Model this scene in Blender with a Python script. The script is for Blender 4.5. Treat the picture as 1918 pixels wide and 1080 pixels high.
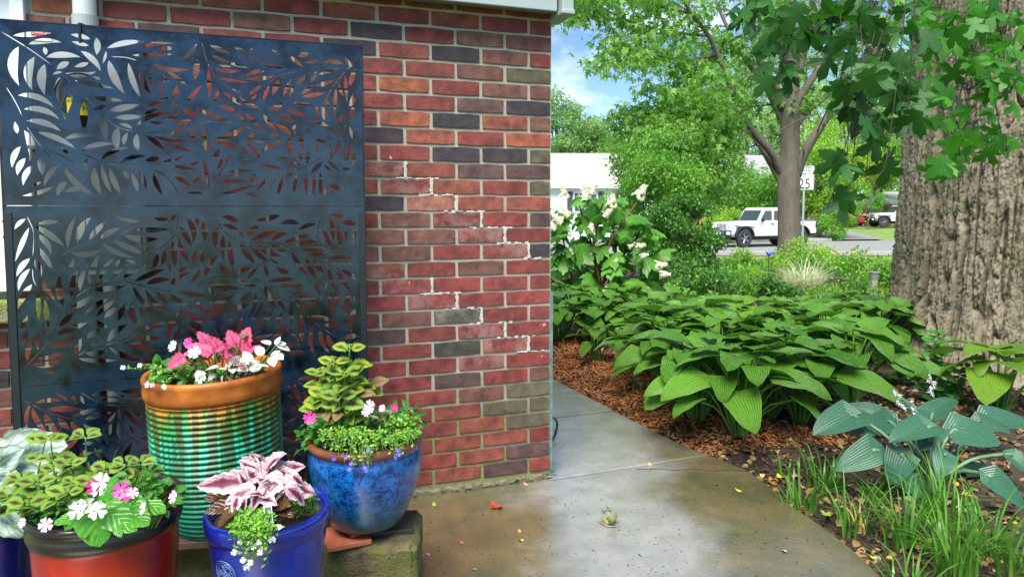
import bpy, bmesh, math, random
import numpy as np
from mathutils import Vector, Matrix, Quaternion, noise as mnoise
from mathutils.geometry import delaunay_2d_cdt

for o in list(bpy.data.objects): bpy.data.objects.remove(o)
S = bpy.context.scene
COL = S.collection
PI = math.pi
R = math.radians
random.seed(7)
rng = np.random.default_rng(11)

# ------------------------------------------------------------------ camera
W0, F0 = 1918.0, 1300.0
CAMZ, PITCH, PY0 = 1.2, R(3.9), 478.6
cam_d = bpy.data.cameras.new('camera'); cam = bpy.data.objects.new('camera', cam_d); COL.objects.link(cam)
cam.location = (0, 0, CAMZ); cam.rotation_euler = (PI/2-PITCH, 0, 0)
cam_d.sensor_width = 36; cam_d.lens = F0/W0*36; cam_d.shift_y = -(540-PY0)/W0
cam_d.clip_start = 0.05; cam_d.clip_end = 1500
S.camera = cam
# ------------------------------------------------------------------ sky, sun, exposure
SUN_EL, SUN_AZ = R(56), R(196)           # azimuth measured from +Y towards +X
world = bpy.data.worlds.new('World'); S.world = world; world.use_nodes = True
wt = world.node_tree
for n in list(wt.nodes): wt.nodes.remove(n)
def wn(t, **k):
    n = wt.nodes.new(t)
    for a, b in k.items(): setattr(n, a, b)
    return n
sky = wn('ShaderNodeTexSky', sky_type='NISHITA', sun_disc=False, sun_elevation=SUN_EL, sun_rotation=SUN_AZ)
sky.air_density = 0.8; sky.dust_density = 0.0; sky.ozone_density = 5.0; sky.altitude = 1500
tc = wn('ShaderNodeTexCoord')
mp = wn('ShaderNodeMapping'); mp.inputs['Scale'].default_value = (1, 1, 2.2)
ns = wn('ShaderNodeTexNoise'); ns.inputs['Scale'].default_value = 4.2; ns.inputs['Detail'].default_value = 7; ns.inputs['Roughness'].default_value = .55
cr = wn('ShaderNodeValToRGB'); cr.color_ramp.elements[0].position = .52; cr.color_ramp.elements[1].position = .70
mx = wn('ShaderNodeMix', data_type='RGBA'); mx.inputs[7].default_value = (6.2, 6.5, 6.9, 1)
bg = wn('ShaderNodeBackground'); bg.inputs['Strength'].default_value = .115
wo = wn('ShaderNodeOutputWorld')
L = wt.links.new
L(tc.outputs['Generated'], mp.inputs['Vector']); L(mp.outputs[0], ns.inputs['Vector']); L(ns.outputs['Fac'], cr.inputs[0])
L(cr.outputs[0], mx.inputs[0]); L(sky.outputs[0], mx.inputs[6]); L(mx.outputs[2], bg.inputs[0]); L(bg.outputs[0], wo.inputs[0])
sd = bpy.data.lights.new('sun', 'SUN'); sun = bpy.data.objects.new('sun', sd); COL.objects.link(sun)
sd.energy = 4.4; sd.angle = R(38); sd.color = (1, .95, .87)
sdir = Vector((math.sin(SUN_AZ)*math.cos(SUN_EL), math.cos(SUN_AZ)*math.cos(SUN_EL), math.sin(SUN_EL)))
sun.rotation_euler = sdir.to_track_quat('Z', 'Y').to_euler(); sun.location = (-5, 8, 20)
S.view_settings.view_transform = 'Standard'; S.view_settings.look = 'None'
S.view_settings.exposure = 1.05; S.view_settings.gamma = 1; S.view_settings.use_curve_mapping = False
S.render.engine = 'CYCLES'
S.cycles.max_bounces = 8; S.cycles.diffuse_bounces = 4; S.cycles.glossy_bounces = 3; S.cycles.transmission_bounces = 5
S.cycles.transparent_max_bounces = 6
S.cycles.caustics_reflective = False; S.cycles.caustics_refractive = False

# ------------------------------------------------------------------ pixel -> place
def ray(px, py):
    a = (px-959)/F0; b = (PY0-py)/F0
    return Vector((a, math.cos(PITCH)+b*math.sin(PITCH), -math.sin(PITCH)+b*math.cos(PITCH)))
def at_z(px, py, z=0.0):
    d = ray(px, py); t = (z-CAMZ)/d.z
    return Vector((d.x*t, d.y*t, z))
def at_y(px, py, Y):
    d = ray(px, py); t = Y/d.y
    return Vector((d.x*t, Y, CAMZ+d.z*t))
TH = R(18.8)
U = Vector((math.cos(TH), math.sin(TH), 0)); NRM = Vector((math.sin(TH), -math.cos(TH), 0))
CORNER = at_z(1029.5, 893)
def wall_hit(px, py, off=0.0):            # (s leftwards from the corner, z) on a plane parallel to the wall
    d = ray(px, py); P = CORNER+NRM*off
    t = P.dot(NRM)/d.dot(NRM)
    q = d*t+Vector((0, 0, CAMZ))
    return -(q-P).dot(U), q.z
def wall_pt(s, z, off=0.0): return CORNER-U*s+NRM*off+Vector((0, 0, z-CORNER.z))
WALLM = Matrix((( -U.x, NRM.x, 0, CORNER.x), (-U.y, NRM.y, 0, CORNER.y), (0, 0, 1, 0), (0, 0, 0, 1)))   # local x = s, y = out, z = up

# ------------------------------------------------------------------ mesh helpers
def link(o, parent=None):
    COL.objects.link(o)
    if parent is not None: o.parent = parent
    return o
def tag(o, label=None, cat=None, group=None, kind=None):
    if label: o['label'] = label
    if cat: o['category'] = cat
    if group: o['group'] = group
    if kind: o['kind'] = kind
    return o
def empty(name, loc, label=None, cat=None, group=None, rz=0, parent=None):
    o = bpy.data.objects.new(name, None); o.location = loc; o.rotation_euler = (0, 0, rz); o.empty_display_size = .1
    link(o, parent); return tag(o, label, cat, group)
class MB:
    def __init__(s): s.v = []; s.f = []; s.uv = []; s.m = []; s.cur = 0
    def add(s, v, f, uv=None):
        b = len(s.v); s.v += [tuple(p) for p in v]; s.f += [tuple(i+b for i in q) for q in f]
        s.uv += list(uv) if uv is not None else [(0, 0)]*len(v); s.m += [s.cur]*len(f)
        return s
    def box(s, c, d, rot=None):
        x, y, z = d[0]/2, d[1]/2, d[2]/2
        v = [Vector(p) for p in ((-x,-y,-z),(x,-y,-z),(x,y,-z),(-x,y,-z),(-x,-y,z),(x,-y,z),(x,y,z),(-x,y,z))]
        if rot is not None: v = [rot @ p for p in v]
        c = Vector(c)
        return s.add([p+c for p in v], [(0,3,2,1),(4,5,6,7),(0,1,5,4),(1,2,6,5),(2,3,7,6),(3,0,4,7)])
    def tube(s, pts, rad, n=8, cap=True):
        v, f, uv = tube_np(pts, rad, n, cap); return s.add(v, f, uv)
    def lathe(s, prof, n=48, c=(0,0,0)):
        v = []; f = []; uv = []
        m = len(prof)
        for j, (r, z) in enumerate(prof):
            for i in range(n):
                a = 2*PI*i/n; v.append((c[0]+r*math.cos(a), c[1]+r*math.sin(a), c[2]+z)); uv.append((i/n, j/(m-1)))
        for j in range(m-1):
            for i in range(n): f.append((j*n+i, j*n+(i+1)%n, (j+1)*n+(i+1)%n, (j+1)*n+i))
        return s.add(v, f, uv)
    def prism(s, poly, z0, z1):
        n = len(poly); v = [(p[0], p[1], z0) for p in poly]+[(p[0], p[1], z1) for p in poly]
        f = [tuple(range(n))[::-1], tuple(range(n, 2*n))]+[(i, (i+1) % n, n+(i+1) % n, n+i) for i in range(n)]
        return s.add(v, f)
    def mesh(s, name, mats, smooth=False):
        me = bpy.data.meshes.new(name); me.from_pydata(s.v, [], s.f)
        if not isinstance(mats, (list, tuple)): mats = [mats]
        for m in mats: me.materials.append(m)
        if len(mats) > 1: me.polygons.foreach_set('material_index', s.m)
        if smooth: me.polygons.foreach_set('use_smooth', [True]*len(s.f))
        ul = me.uv_layers.new(name='UVMap')
        li = np.empty(len(me.loops), int); me.loops.foreach_get('vertex_index', li)
        ul.data.foreach_set('uv', np.array(s.uv, float)[li].ravel())
        me.update(); return me
    def build(s, name, mats, parent=None, smooth=False, bevel=0, seg=2):
        o = bpy.data.objects.new(name, s.mesh(name, mats, smooth)); link(o, parent)
        if bevel:
            b = o.modifiers.new('bevel', 'BEVEL'); b.width = bevel; b.segments = seg; b.limit_method = 'ANGLE'; b.angle_limit = R(35)
        return o
def tube_np(pts, rad, n=8, cap=True):
    pts = [Vector(p) for p in pts]; m = len(pts)
    if not hasattr(rad, '__len__'): rad = [rad]*m
    v = []; f = []; uv = []
    t0 = (pts[1]-pts[0]).normalized(); ref = Vector((0, 0, 1)) if abs(t0.z) < .9 else Vector((1, 0, 0))
    x = t0.cross(ref).normalized()
    ln = 0
    for j in range(m):
        t = ((pts[j+1] if j < m-1 else pts[j])-(pts[j-1] if j else pts[j])).normalized()
        x = (x-t*x.dot(t)).normalized(); y = t.cross(x)
        if j: ln += (pts[j]-pts[j-1]).length
        for i in range(n):
            a = 2*PI*i/n; v.append(pts[j]+(x*math.cos(a)+y*math.sin(a))*rad[j]); uv.append((i/n, ln))
    for j in range(m-1):
        for i in range(n): f.append((j*n+i, j*n+(i+1) % n, (j+1)*n+(i+1) % n, (j+1)*n+i))
    if cap: f.append(tuple(range(n))[::-1]); f.append(tuple(range((m-1)*n, m*n)))
    return v, f, uv
def smoothline(pts, k=6):                 # Catmull-Rom
    P = [Vector(p) for p in pts]; P = [P[0]*2-P[1]]+P+[P[-1]*2-P[-2]]; out = []
    for i in range(1, len(P)-2):
        for j in range(k):
            t = j/k; a, b, c, d = P[i-1:i+3]
            out.append(.5*((2*b)+(c-a)*t+(2*a-5*b+4*c-d)*t*t+(3*b-a-3*c+d)*t**3))
    out.append(P[-2]); return out
def np_mesh(name, V, F, mat, UV=None, rnd=None, smooth=False):
    """V (n,3) verts, F (m,k) faces of one size, UV per vertex, rnd per vertex"""
    me = bpy.data.meshes.new(name); n = len(V); m, k = F.shape
    me.vertices.add(n); me.vertices.foreach_set('co', V.astype(np.float32).ravel())
    me.loops.add(m*k); me.loops.foreach_set('vertex_index', F.astype(np.int32).ravel())
    me.polygons.add(m); me.polygons.foreach_set('loop_start', np.arange(0, m*k, k, dtype=np.int32))
    if smooth: me.polygons.foreach_set('use_smooth', np.ones(m, bool))
    me.update(calc_edges=True)
    if UV is not None:
        ul = me.uv_layers.new(name='UVMap'); ul.data.foreach_set('uv', UV[F.ravel()].astype(np.float32).ravel())
    if rnd is not None:
        at = me.attributes.new('rnd', 'FLOAT', 'POINT'); at.data.foreach_set('value', rnd.astype(np.float32))
    me.materials.append(mat); me.validate(); return me
def basis(dirs, ups):                     # columns: x side, y along leaf, z normal
    y = dirs/np.linalg.norm(dirs, axis=1, keepdims=True)
    x = np.cross(y, ups); x /= np.linalg.norm(x, axis=1, keepdims=True)+1e-9
    z = np.cross(x, y)
    return np.stack([x, y, z], axis=2)
def scatter(name, tmpl, pos, dirs, ups, scale, mat, parent=None, smooth=False, rnd=None):
    tv, tf, tu = tmpl
    B = basis(np.asarray(dirs, float), np.asarray(ups, float)); n = len(pos)
    sc = np.broadcast_to(np.asarray(scale, float).reshape(-1, 1, 1) if np.ndim(scale) else scale, (n, 1, 1))
    V = np.einsum('nij,kj->nki', B, tv)*sc+np.asarray(pos, float)[:, None, :]
    k = len(tv); F = (tf[None]+np.arange(n)[:, None, None]*k).reshape(-1, tf.shape[1])
    r = rng.random(n) if rnd is None else rnd
    me = np_mesh(name, V.reshape(-1, 3), F, mat, np.tile(tu, (n, 1)), np.repeat(r, k), smooth)
    o = bpy.data.objects.new(name, me); link(o, parent); return o
def runit(n):
    v = rng.normal(size=(n, 3)); return v/np.linalg.norm(v, axis=1, keepdims=True)
# leaf template on a (u along, v across) grid
def leaf_np(nu=6, nv=2, L=1.0, Wd=.3, prof=None, curl=.3, fold=.15, lobe=0.0, ruffle=0.0, rf=5, tooth=0.0, tf=9, seed=0, twist=0.0):
    if prof is None: prof = lambda u: math.sin(PI*min(1, u**.75*1.0))**.9 if 0 < u < 1 else 0
    V = []; UV = []; rs = random.Random(seed)
    ph = rs.random()*6
    for i in range(nu+1):
        u = i/nu; w = max(prof(u), 0.0)*Wd
        if tooth and 0 < i < nu: w *= 1+tooth*(1 if i % 2 else -1)
        ang = curl*u*1.6; y = L*(math.sin(ang)/(curl*1.6)) if abs(curl) > 1e-4 else L*u
        z = -L*((1-math.cos(ang))/(curl*1.6)) if abs(curl) > 1e-4 else 0
        for j in range(-nv, nv+1):
            v = j/nv; x = v*w
            zz = z+fold*abs(x)+ruffle*math.sin(u*rf*PI+ph+v)*abs(v)*Wd
            yy = y-lobe*L*abs(v)**1.5*max(0, 1-u*2.2)**1.5
            tw = twist*u*v*w
            V.append((x, yy, zz+tw)); UV.append((v*.5+.5, u))
    m = 2*nv+1; Fc = []
    for i in range(nu):
        for j in range(2*nv): Fc.append((i*m+j, i*m+j+1, (i+1)*m+j+1, (i+1)*m+j))
    return np.array(V), np.array(Fc), np.array(UV)
def tri(fc): return fc
LEAF2 = (np.array([(0,0,0),(.24,.45,.05),(0,1,-.08),(-.24,.45,.05)], float), np.array([(0,1,2),(0,2,3)]), np.array([(.5,0),(1,.5),(.5,1),(0,.5)], float))
def palmate(lobes=5, depth=.55, teeth=True, bend=.12):
    # pointed lobes around a heart shaped base; y along the midrib
    pts = []
    spec = {5: [(-128,.50),(-68,.86),(0,1.0),(68,.86),(128,.50)], 7: [(-140,.5),(-92,.72),(-45,.92),(0,1.0),(45,.92),(92,.72),(140,.5)]}[lobes]
    c = (0, .28)
    for k, (a, r) in enumerate(spec):
        a0 = a
        if k: 
            am = (spec[k-1][0]+a)/2; pts.append((am, depth*.62*min(spec[k-1][1], r)/.86))
        if teeth:
            pts.append((a0-23, r*.66)); pts.append((a0-15, r*.80)); pts.append((a0-9, r*.80))
        pts.append((a0, r))
        if teeth:
            pts.append((a0+9, r*.80)); pts.append((a0+15, r*.80)); pts.append((a0+23, r*.66))
    V = [(0, 0, 0)]; UV = [(.5, .1)]
    V.append((c[0], c[1], .02)); UV.append((.5, .35))
    out = [(0, .0)]
    for a, r in pts:
        x = math.sin(R(a))*r*.72; y = c[1]+math.cos(R(a))*r*.72; out.append((x, y))
    for x, y in out:
        V.append((x, y, -bend*(x*x*2.4+max(0, y-.2)**2))); UV.append((x*.6+.5, y*.8+.1))
    n = len(out); F = [(1, 2+(i+1) % n, 2+i) for i in range(n)]
    return np.array(V, float), np.array(F), np.array(UV, float)
def rot_frame(d, up=Vector((0, 0, 1)), roll=0):
    y = Vector(d).normalized(); x = y.cross(up)
    if x.length < 1e-4: x = Vector((1, 0, 0))
    x.normalize(); z = x.cross(y)
    m = Matrix((x, y, z)).transposed()
    return m @ Matrix.Rotation(roll, 3, 'Y')

# ------------------------------------------------------------------ material helpers
class NT:
    def __init__(s, name):
        s.mat = bpy.data.materials.new(name); s.mat.use_nodes = True; s.t = s.mat.node_tree
        s.t.nodes.clear(); s.out = s.t.nodes.new('ShaderNodeOutputMaterial')
    def n(s, typ, ins=None, **k):
        nd = s.t.nodes.new('ShaderNode'+typ)
        for a, b in k.items(): setattr(nd, a, b)
        for a, b in (ins or {}).items():
            if isinstance(b, bpy.types.NodeSocket): s.t.links.new(b, nd.inputs[a])
            elif b is not None:
                nd.inputs[a].default_value = (tuple(b)+(1,) if isinstance(b, tuple) and len(b) == 3 and nd.inputs[a].type == 'RGBA' else b)
        return nd
    def coord(s, kind='Object', scale=None):
        c = s.n('TexCoord').outputs[kind]
        if scale: c = s.n('Mapping', {'Vector': c, 'Scale': scale}).outputs[0]
        return c
    def noise(s, vec, scale, detail=4, rough=.55, dist=0):
        return s.n('TexNoise', {'Vector': vec, 'Scale': scale, 'Detail': detail, 'Roughness': rough, 'Distortion': dist}).outputs['Fac']
    def ramp(s, fac, stops, interp='LINEAR'):
        nd = s.n('ValToRGB', {0: fac}); e = nd.color_ramp.elements; nd.color_ramp.interpolation = interp
        while len(e) < len(stops): e.new(.5)
        for q, (p, c) in zip(e, stops):
            q.position = p; q.color = (c, c, c, 1) if not hasattr(c, '__len__') else tuple(c)+(1,)
        return nd.outputs[0]
    def mix(s, fac, a, b, blend='MIX'):
        nd = s.n('Mix', None, data_type='RGBA', blend_type=blend)
        for i, x in ((0, fac), (6, a), (7, b)):
            if isinstance(x, bpy.types.NodeSocket): s.t.links.new(x, nd.inputs[i])
            else: nd.inputs[i].default_value = x if i == 0 else tuple(x)+(1,)
        return nd.outputs[2]
    def math(s, op, a, b=None, c=None):
        nd = s.n('Math', None, operation=op)
        for i, x in enumerate((a, b, c)):
            if x is None: continue
            if isinstance(x, bpy.types.NodeSocket): s.t.links.new(x, nd.inputs[i])
            else: nd.inputs[i].default_value = x
        return nd.outputs[0]
    def bump(s, h, strength=.5, dist=.01, prev=None):
        return s.n('Bump', {'Height': h, 'Strength': strength, 'Distance': dist, 'Normal': prev}).outputs[0]
    def pbr(s, color, rough=.6, normal=None, spec=.5, metal=0, coat=0, coatr=.1, emit=None, trans=0, alpha=None):
        i = {'Base Color': color, 'Roughness': rough, 'Specular IOR Level': spec, 'Metallic': metal, 'Coat Weight': coat, 'Coat Roughness': coatr, 'Transmission Weight': trans}
        if normal is not None: i['Normal'] = normal
        return s.n('BsdfPrincipled', i)
    def done(s, sh):
        s.t.links.new(sh.outputs[0], s.out.inputs[0]); return s.mat
def plain(name, col, rough=.6, metal=0, coat=0, var=.25, scale=30, spec=.5, bump=0.0):
    t = NT(name); v = t.coord('Object'); nz = t.noise(v, scale)
    c = t.mix(t.ramp(nz, [(.3, 0), (.7, 1)]), tuple(x*(1-var) for x in col), tuple(min(1, x*(1+var)) for x in col))
    nm = t.bump(nz, bump, .003) if bump else None
    return t.done(t.pbr(c, rough, nm, spec, metal, coat))
def leafmat(name, base, alt=None, rib=0, ribcol=None, rough=.38, trans=.35, rim=None, centre=None, vein=None, tcol=None, hue=.5, ribstr=.6, spec=.5, lateral=0, source='attr', cw=(.20, .36), fine=.5):
    """base/alt vary leaf by leaf; rib: hosta like lengthwise ribs; centre/rim: markings across the blade; vein: midrib colour"""
    t = NT(name); alt = alt or tuple(x*1.6 for x in base)
    uv = t.coord('UV'); sx = t.n('SeparateXYZ', {0: uv})
    if source == 'attr': r = t.n('Attribute', None, attribute_name='rnd').outputs['Fac']
    else: r = t.n('ObjectInfo').outputs['Random']
    c = t.mix(r, base, alt)
    ob = t.coord('Object'); nz = t.noise(ob, 14, 3)
    c = t.mix(t.ramp(nz, [(.35, 0), (.7, .45)]), c, tuple(min(1, x*1.5) for x in alt))
    c = t.mix(t.ramp(t.noise(ob, 5, 3), [(.62, 0), (.80, .5)]), c, (alt[0]*1.6+.03, alt[1]*1.1, alt[2])) if rib else c
    av = t.math('ABSOLUTE', t.math('SUBTRACT', sx.outputs[0], .5))      # 0 midrib .. 0.5 edge
    normal = None
    if centre:
        nn = t.noise(ob, 60, 3)
        m = t.math('ADD', t.math('ADD', av, t.math('MULTIPLY', t.math('ABSOLUTE', t.math('SUBTRACT', sx.outputs[1], .45)), .45)), t.math('MULTIPLY', t.math('SUBTRACT', nn, .25), .34))
        c = t.mix(t.ramp(m, [(cw[0], 1), (cw[1], 0)]), c, centre)
    if rim: c = t.mix(t.ramp(av, [(.36, 0), (.46, 1)]), c, rim)
    if vein:
        side = t.math('ABSOLUTE', t.math('SINE', t.math('MULTIPLY', t.math('SUBTRACT', sx.outputs[1], t.math('MULTIPLY', av, 1.1)), 15.0)))
        vm = t.math('MAXIMUM', t.ramp(side, [(.10, 1), (.32, 0)]), t.ramp(av, [(.012, 1), (.05, 0)]))
        c = t.mix(t.math('MULTIPLY', vm, .85), c, vein)
    if lateral:
        side = t.math('SINE', t.math('MULTIPLY', t.math('SUBTRACT', sx.outputs[1], t.math('MULTIPLY', av, .9)), lateral))
        normal = t.bump(t.math('ABSOLUTE', side), .5, .004)
    if rib:
        h = t.math('ABSOLUTE', t.math('SINE', t.math('MULTIPLY', sx.outputs[0], rib*PI)))
        h2 = t.math('ADD', h, t.math('MULTIPLY', t.noise(ob, 90, 3), fine))
        normal = t.bump(h2, ribstr, .006)
        if ribcol: c = t.mix(t.ramp(h, [(.0, .5), (.45, 0)]), c, ribcol)
    p = t.pbr(c, rough, normal, spec)
    tl = t.n('BsdfTranslucent', {'Color': t.mix(.5, c, tcol, 'MIX') if tcol else c})
    if normal is not None: t.t.links.new(normal, tl.inputs['Normal'])
    ms = t.n('MixShader', {0: trans}); t.t.links.new(p.outputs[0], ms.inputs[1]); t.t.links.new(tl.outputs[0], ms.inputs[2])
    return t.done(ms)
# ================================================================== GROUND
def gz(x, y):
    z = 0.0
    if y > 9: z = -.6*min(1, (y-9)/22.0)
    if y > 40: z += .25*min(1, (y-40)/20)
    return z
def m_soil():
    t = NT('soil'); v = t.coord('Object'); a = t.noise(v, 30, 6); b = t.noise(v, 3, 4); c = t.noise(v, 140, 3)
    col = t.mix(t.ramp(a, [(.3, 0), (.7, 1)]), (.022, .016, .010), (.085, .055, .032))
    col = t.mix(t.ramp(b, [(.5, 0), (.7, .5)]), col, (.05, .06, .02))
    return t.done(t.pbr(col, .8, t.bump(t.math('ADD', a, c), .8, .02)))
def m_lawn():
    t = NT('lawn'); v = t.coord('Object'); a = t.noise(v, 1.1, 5); b = t.noise(v, 35, 4)
    col = t.mix(t.ramp(a, [(.35, 0), (.7, 1)]), (.10, .19, .035), (.24, .30, .09))
    col = t.mix(t.ramp(b, [(.3, .0), (.7, .6)]), col, (.16, .27, .05))
    return t.done(t.pbr(col, .85, t.bump(b, .6, .05)))
M = {}
M['soil'] = m_soil(); M['lawn'] = m_lawn()
def sheet(name, xs, ys, zf, mat, lab=None):
    X, Y = np.meshgrid(xs, ys); V = np.array([(x, y, zf(x, y)) for x, y in zip(X.ravel(), Y.ravel())])
    nx = len(xs); F = np.array([(j*nx+i, j*nx+i+1, (j+1)*nx+i+1, (j+1)*nx+i) for j in range(len(ys)-1) for i in range(nx-1)])
    o = bpy.data.objects.new(name, np_mesh(name, V, F, mat, smooth=True)); link(o); tag(o, lab, kind='structure'); return o
xs = np.concatenate([np.linspace(-400, -20, 12), np.linspace(-18, 30, 49), np.linspace(35, 400, 14)])
ys = np.concatenate([np.linspace(-20, 50, 71), np.linspace(55, 700, 22)])
sheet('ground', xs, ys, lambda x, y: gz(x, y)-.06, M['lawn'], 'grassy ground running out to the street and beyond')
def m_concrete():
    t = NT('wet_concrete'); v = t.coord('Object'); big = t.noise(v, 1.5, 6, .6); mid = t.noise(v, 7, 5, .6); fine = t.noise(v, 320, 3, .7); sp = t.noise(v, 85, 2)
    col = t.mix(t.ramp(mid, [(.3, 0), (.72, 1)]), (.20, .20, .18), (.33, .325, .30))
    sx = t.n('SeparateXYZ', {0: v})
    # ochre and olive algae stains near the bed and by the wall; the pale gap between paints sky glare into the colour; a paler clean slab behind
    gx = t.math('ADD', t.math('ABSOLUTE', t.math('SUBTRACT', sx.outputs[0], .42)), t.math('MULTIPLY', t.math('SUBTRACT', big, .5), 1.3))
    stain_beside_glare = t.ramp(gx, [(.15, 0), (.40, 1)])
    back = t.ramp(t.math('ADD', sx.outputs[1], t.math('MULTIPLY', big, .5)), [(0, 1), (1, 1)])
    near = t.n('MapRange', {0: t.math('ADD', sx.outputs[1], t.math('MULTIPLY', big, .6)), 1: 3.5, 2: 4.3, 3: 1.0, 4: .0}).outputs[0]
    st = t.math('MULTIPLY', stain_beside_glare, near)
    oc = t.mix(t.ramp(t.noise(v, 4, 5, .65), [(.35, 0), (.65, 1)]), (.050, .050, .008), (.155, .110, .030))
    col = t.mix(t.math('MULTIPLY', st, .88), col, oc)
    col = t.mix(t.ramp(t.noise(v, 420, 2, .8), [(.35, .35), (.5, 0)]), col, (.06, .055, .04))
    col = t.mix(t.ramp(t.noise(v, 300, 2, .8), [(.60, 0), (.68, .4)]), col, (.45, .43, .36))
    col = t.mix(t.ramp(t.noise(v, 55, 2), [(.66, 0), (.70, .6)]), col, (.05, .05, .035))
    rough = t.math('ADD', t.ramp(t.noise(v, 3.5, 4), [(.35, .10), (.68, .28)]), t.math('MULTIPLY', fine, .10))
    nm = t.bump(t.math('ADD', fine, t.math('MULTIPLY', sp, .8)), .42, .0022)
    p = t.pbr(col, rough, nm, .7, coat=1.0, coatr=.13)
    t.t.links.new(t.bump(sp, .40, .0025), p.inputs['Coat Normal']); p.inputs['Coat IOR'].default_value = 1.75
    return t.done(p)
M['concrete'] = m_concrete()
def slab(name, pts, label, z1=0.0, th=.12, mat='concrete'):
    b = MB(); b.prism([(p[0], p[1]) for p in pts], z1-th, z1)
    o = b.build(name, M[mat], bevel=.006, seg=2); return tag(o, label, kind='structure')
PX = lambda l: [at_z(x, y) for x, y in l]
edge_near = [(1331, 852), (1400, 880), (1440, 908), (1482, 945), (1540, 984), (1600, 1030), (1662, 1090)]
wl = wall_pt(2.6, 0, -.02)
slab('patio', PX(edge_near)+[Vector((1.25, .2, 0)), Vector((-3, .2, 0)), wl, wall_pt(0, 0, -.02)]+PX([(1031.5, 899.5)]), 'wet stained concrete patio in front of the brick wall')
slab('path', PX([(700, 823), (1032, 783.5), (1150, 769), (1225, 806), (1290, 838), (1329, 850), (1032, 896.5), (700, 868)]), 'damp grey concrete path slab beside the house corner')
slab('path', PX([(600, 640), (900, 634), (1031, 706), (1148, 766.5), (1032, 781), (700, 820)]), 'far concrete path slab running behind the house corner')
# hairline crack
t = NT('crack_dark'); M['dark'] = t.done(t.pbr((.03, .025, .018), .9))
cb = MB(); prev = None
cpts = [at_z(x, y, .0015) for x, y in ((1192, 878.5), (1230, 877), (1265, 880), (1300, 877.5), (1335, 881), (1370, 879), (1403, 882))]
for a, b_ in zip(cpts[:-1], cpts[1:]):
    for k in range(3):
        p0 = a.lerp(b_, k/3); p1 = a.lerp(b_, (k+1)/3); w = .0022+.001*random.random()
        cb.add([p0+Vector((0, -w, 0)), p1+Vector((0, -w, 0)), p1+Vector((0, w, 0)), p0+Vector((0, w, 0))], [(0, 1, 2, 3)])
tag(cb.build('path_crack', M['dark']), 'thin dark crack across the patio corner', kind='structure')

# beds: the edge follows the path
edge_px = [(700, 500), (900, 636), (1031, 708), (1150, 768), (1225, 808), (1290, 841), (1331, 853), (1400, 881), (1440, 909), (1482, 946), (1540, 985), (1600, 1031), (1662, 1091)]
EDGE = [at_z(*p) for p in edge_px[1:]]
EDGE = [Vector((EDGE[0].x-3, EDGE[0].y+2.6, 0))]+EDGE+[Vector((1.25, .2, 0)), Vector((1.3, -2, 0))]
def edge_x(y):
    for a, b_ in zip(EDGE[:-1], EDGE[1:]):
        if b_.y <= y <= a.y: return a.x+(b_.x-a.x)*(a.y-y)/max(1e-6, a.y-b_.y)
    return EDGE[0].x if y > EDGE[0].y else EDGE[-1].x
def bz(x, y):
    d = x-edge_x(y)
    h = -.03+.07*min(1, max(0, d)/.5)+.02*mnoise.noise((x*2.3, y*2.3, 0))
    return h+gz(x, y)
V = []; rows = np.concatenate([np.linspace(-1.5, 7, 86), np.linspace(7.3, 17, 32)]); cols = np.concatenate([np.linspace(0, 2, 41), np.linspace(2.2, 14, 40)])
for y in rows:
    for c in cols: x = edge_x(y)+.004+c; V.append((x, y, bz(x, y)))
nx = len(cols); F = np.array([(j*nx+i, j*nx+i+1, (j+1)*nx+i+1, (j+1)*nx+i) for j in range(len(rows)-1) for i in range(nx-1)])
o = bpy.data.objects.new('bed_soil', np_mesh('bed_soil', np.array(V), F, M['soil'], smooth=True)); link(o); tag(o, 'dark planting soil beside the path', kind='structure')

# street
M['asphalt'] = plain('asphalt', (.23, .23, .225), .75, var=.12, scale=3)
M['pale_concrete'] = plain('pale_concrete', (.34, .32, .28), .8, var=.15, scale=4)
rv = [(-60, 24.6), (2, 24.2), (60, 25.5)]; rf = [(60, 46), (18, 39), (10, 37.5), (-60, 33.5)]
def drape(name, poly, mat, label, dz=.0, kind='structure'):
    # a fine strip sheet that follows the terrain between two polylines (near, far)
    near, far = poly; v = []; n = 60; m = 12
    def at(line, t):
        x = line[0][0]+(line[-1][0]-line[0][0])*t
        for a, b in zip(line[:-1], line[1:]):
            if a[0] <= x <= b[0]: return (x, a[1]+(b[1]-a[1])*(x-a[0])/(b[0]-a[0]))
        return line[-1]
    for j in range(m+1):
        for i in range(n+1):
            p = at(near, i/n); q = at(far, i/n); s = j/m; x = p[0]+(q[0]-p[0])*s; y = p[1]+(q[1]-p[1])*s
            v.append((x, y, gz(x, y)+dz))
    f = np.array([(j*(n+1)+i, j*(n+1)+i+1, (j+1)*(n+1)+i+1, (j+1)*(n+1)+i) for j in range(m) for i in range(n)])
    o = bpy.data.objects.new(name, np_mesh(name, np.array(v), f, mat)); link(o); tag(o, label, kind=kind); return o
drape('road', (rv, rf[::-1]), M['asphalt'], 'pale sunlit asphalt street', -.04)
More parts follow.
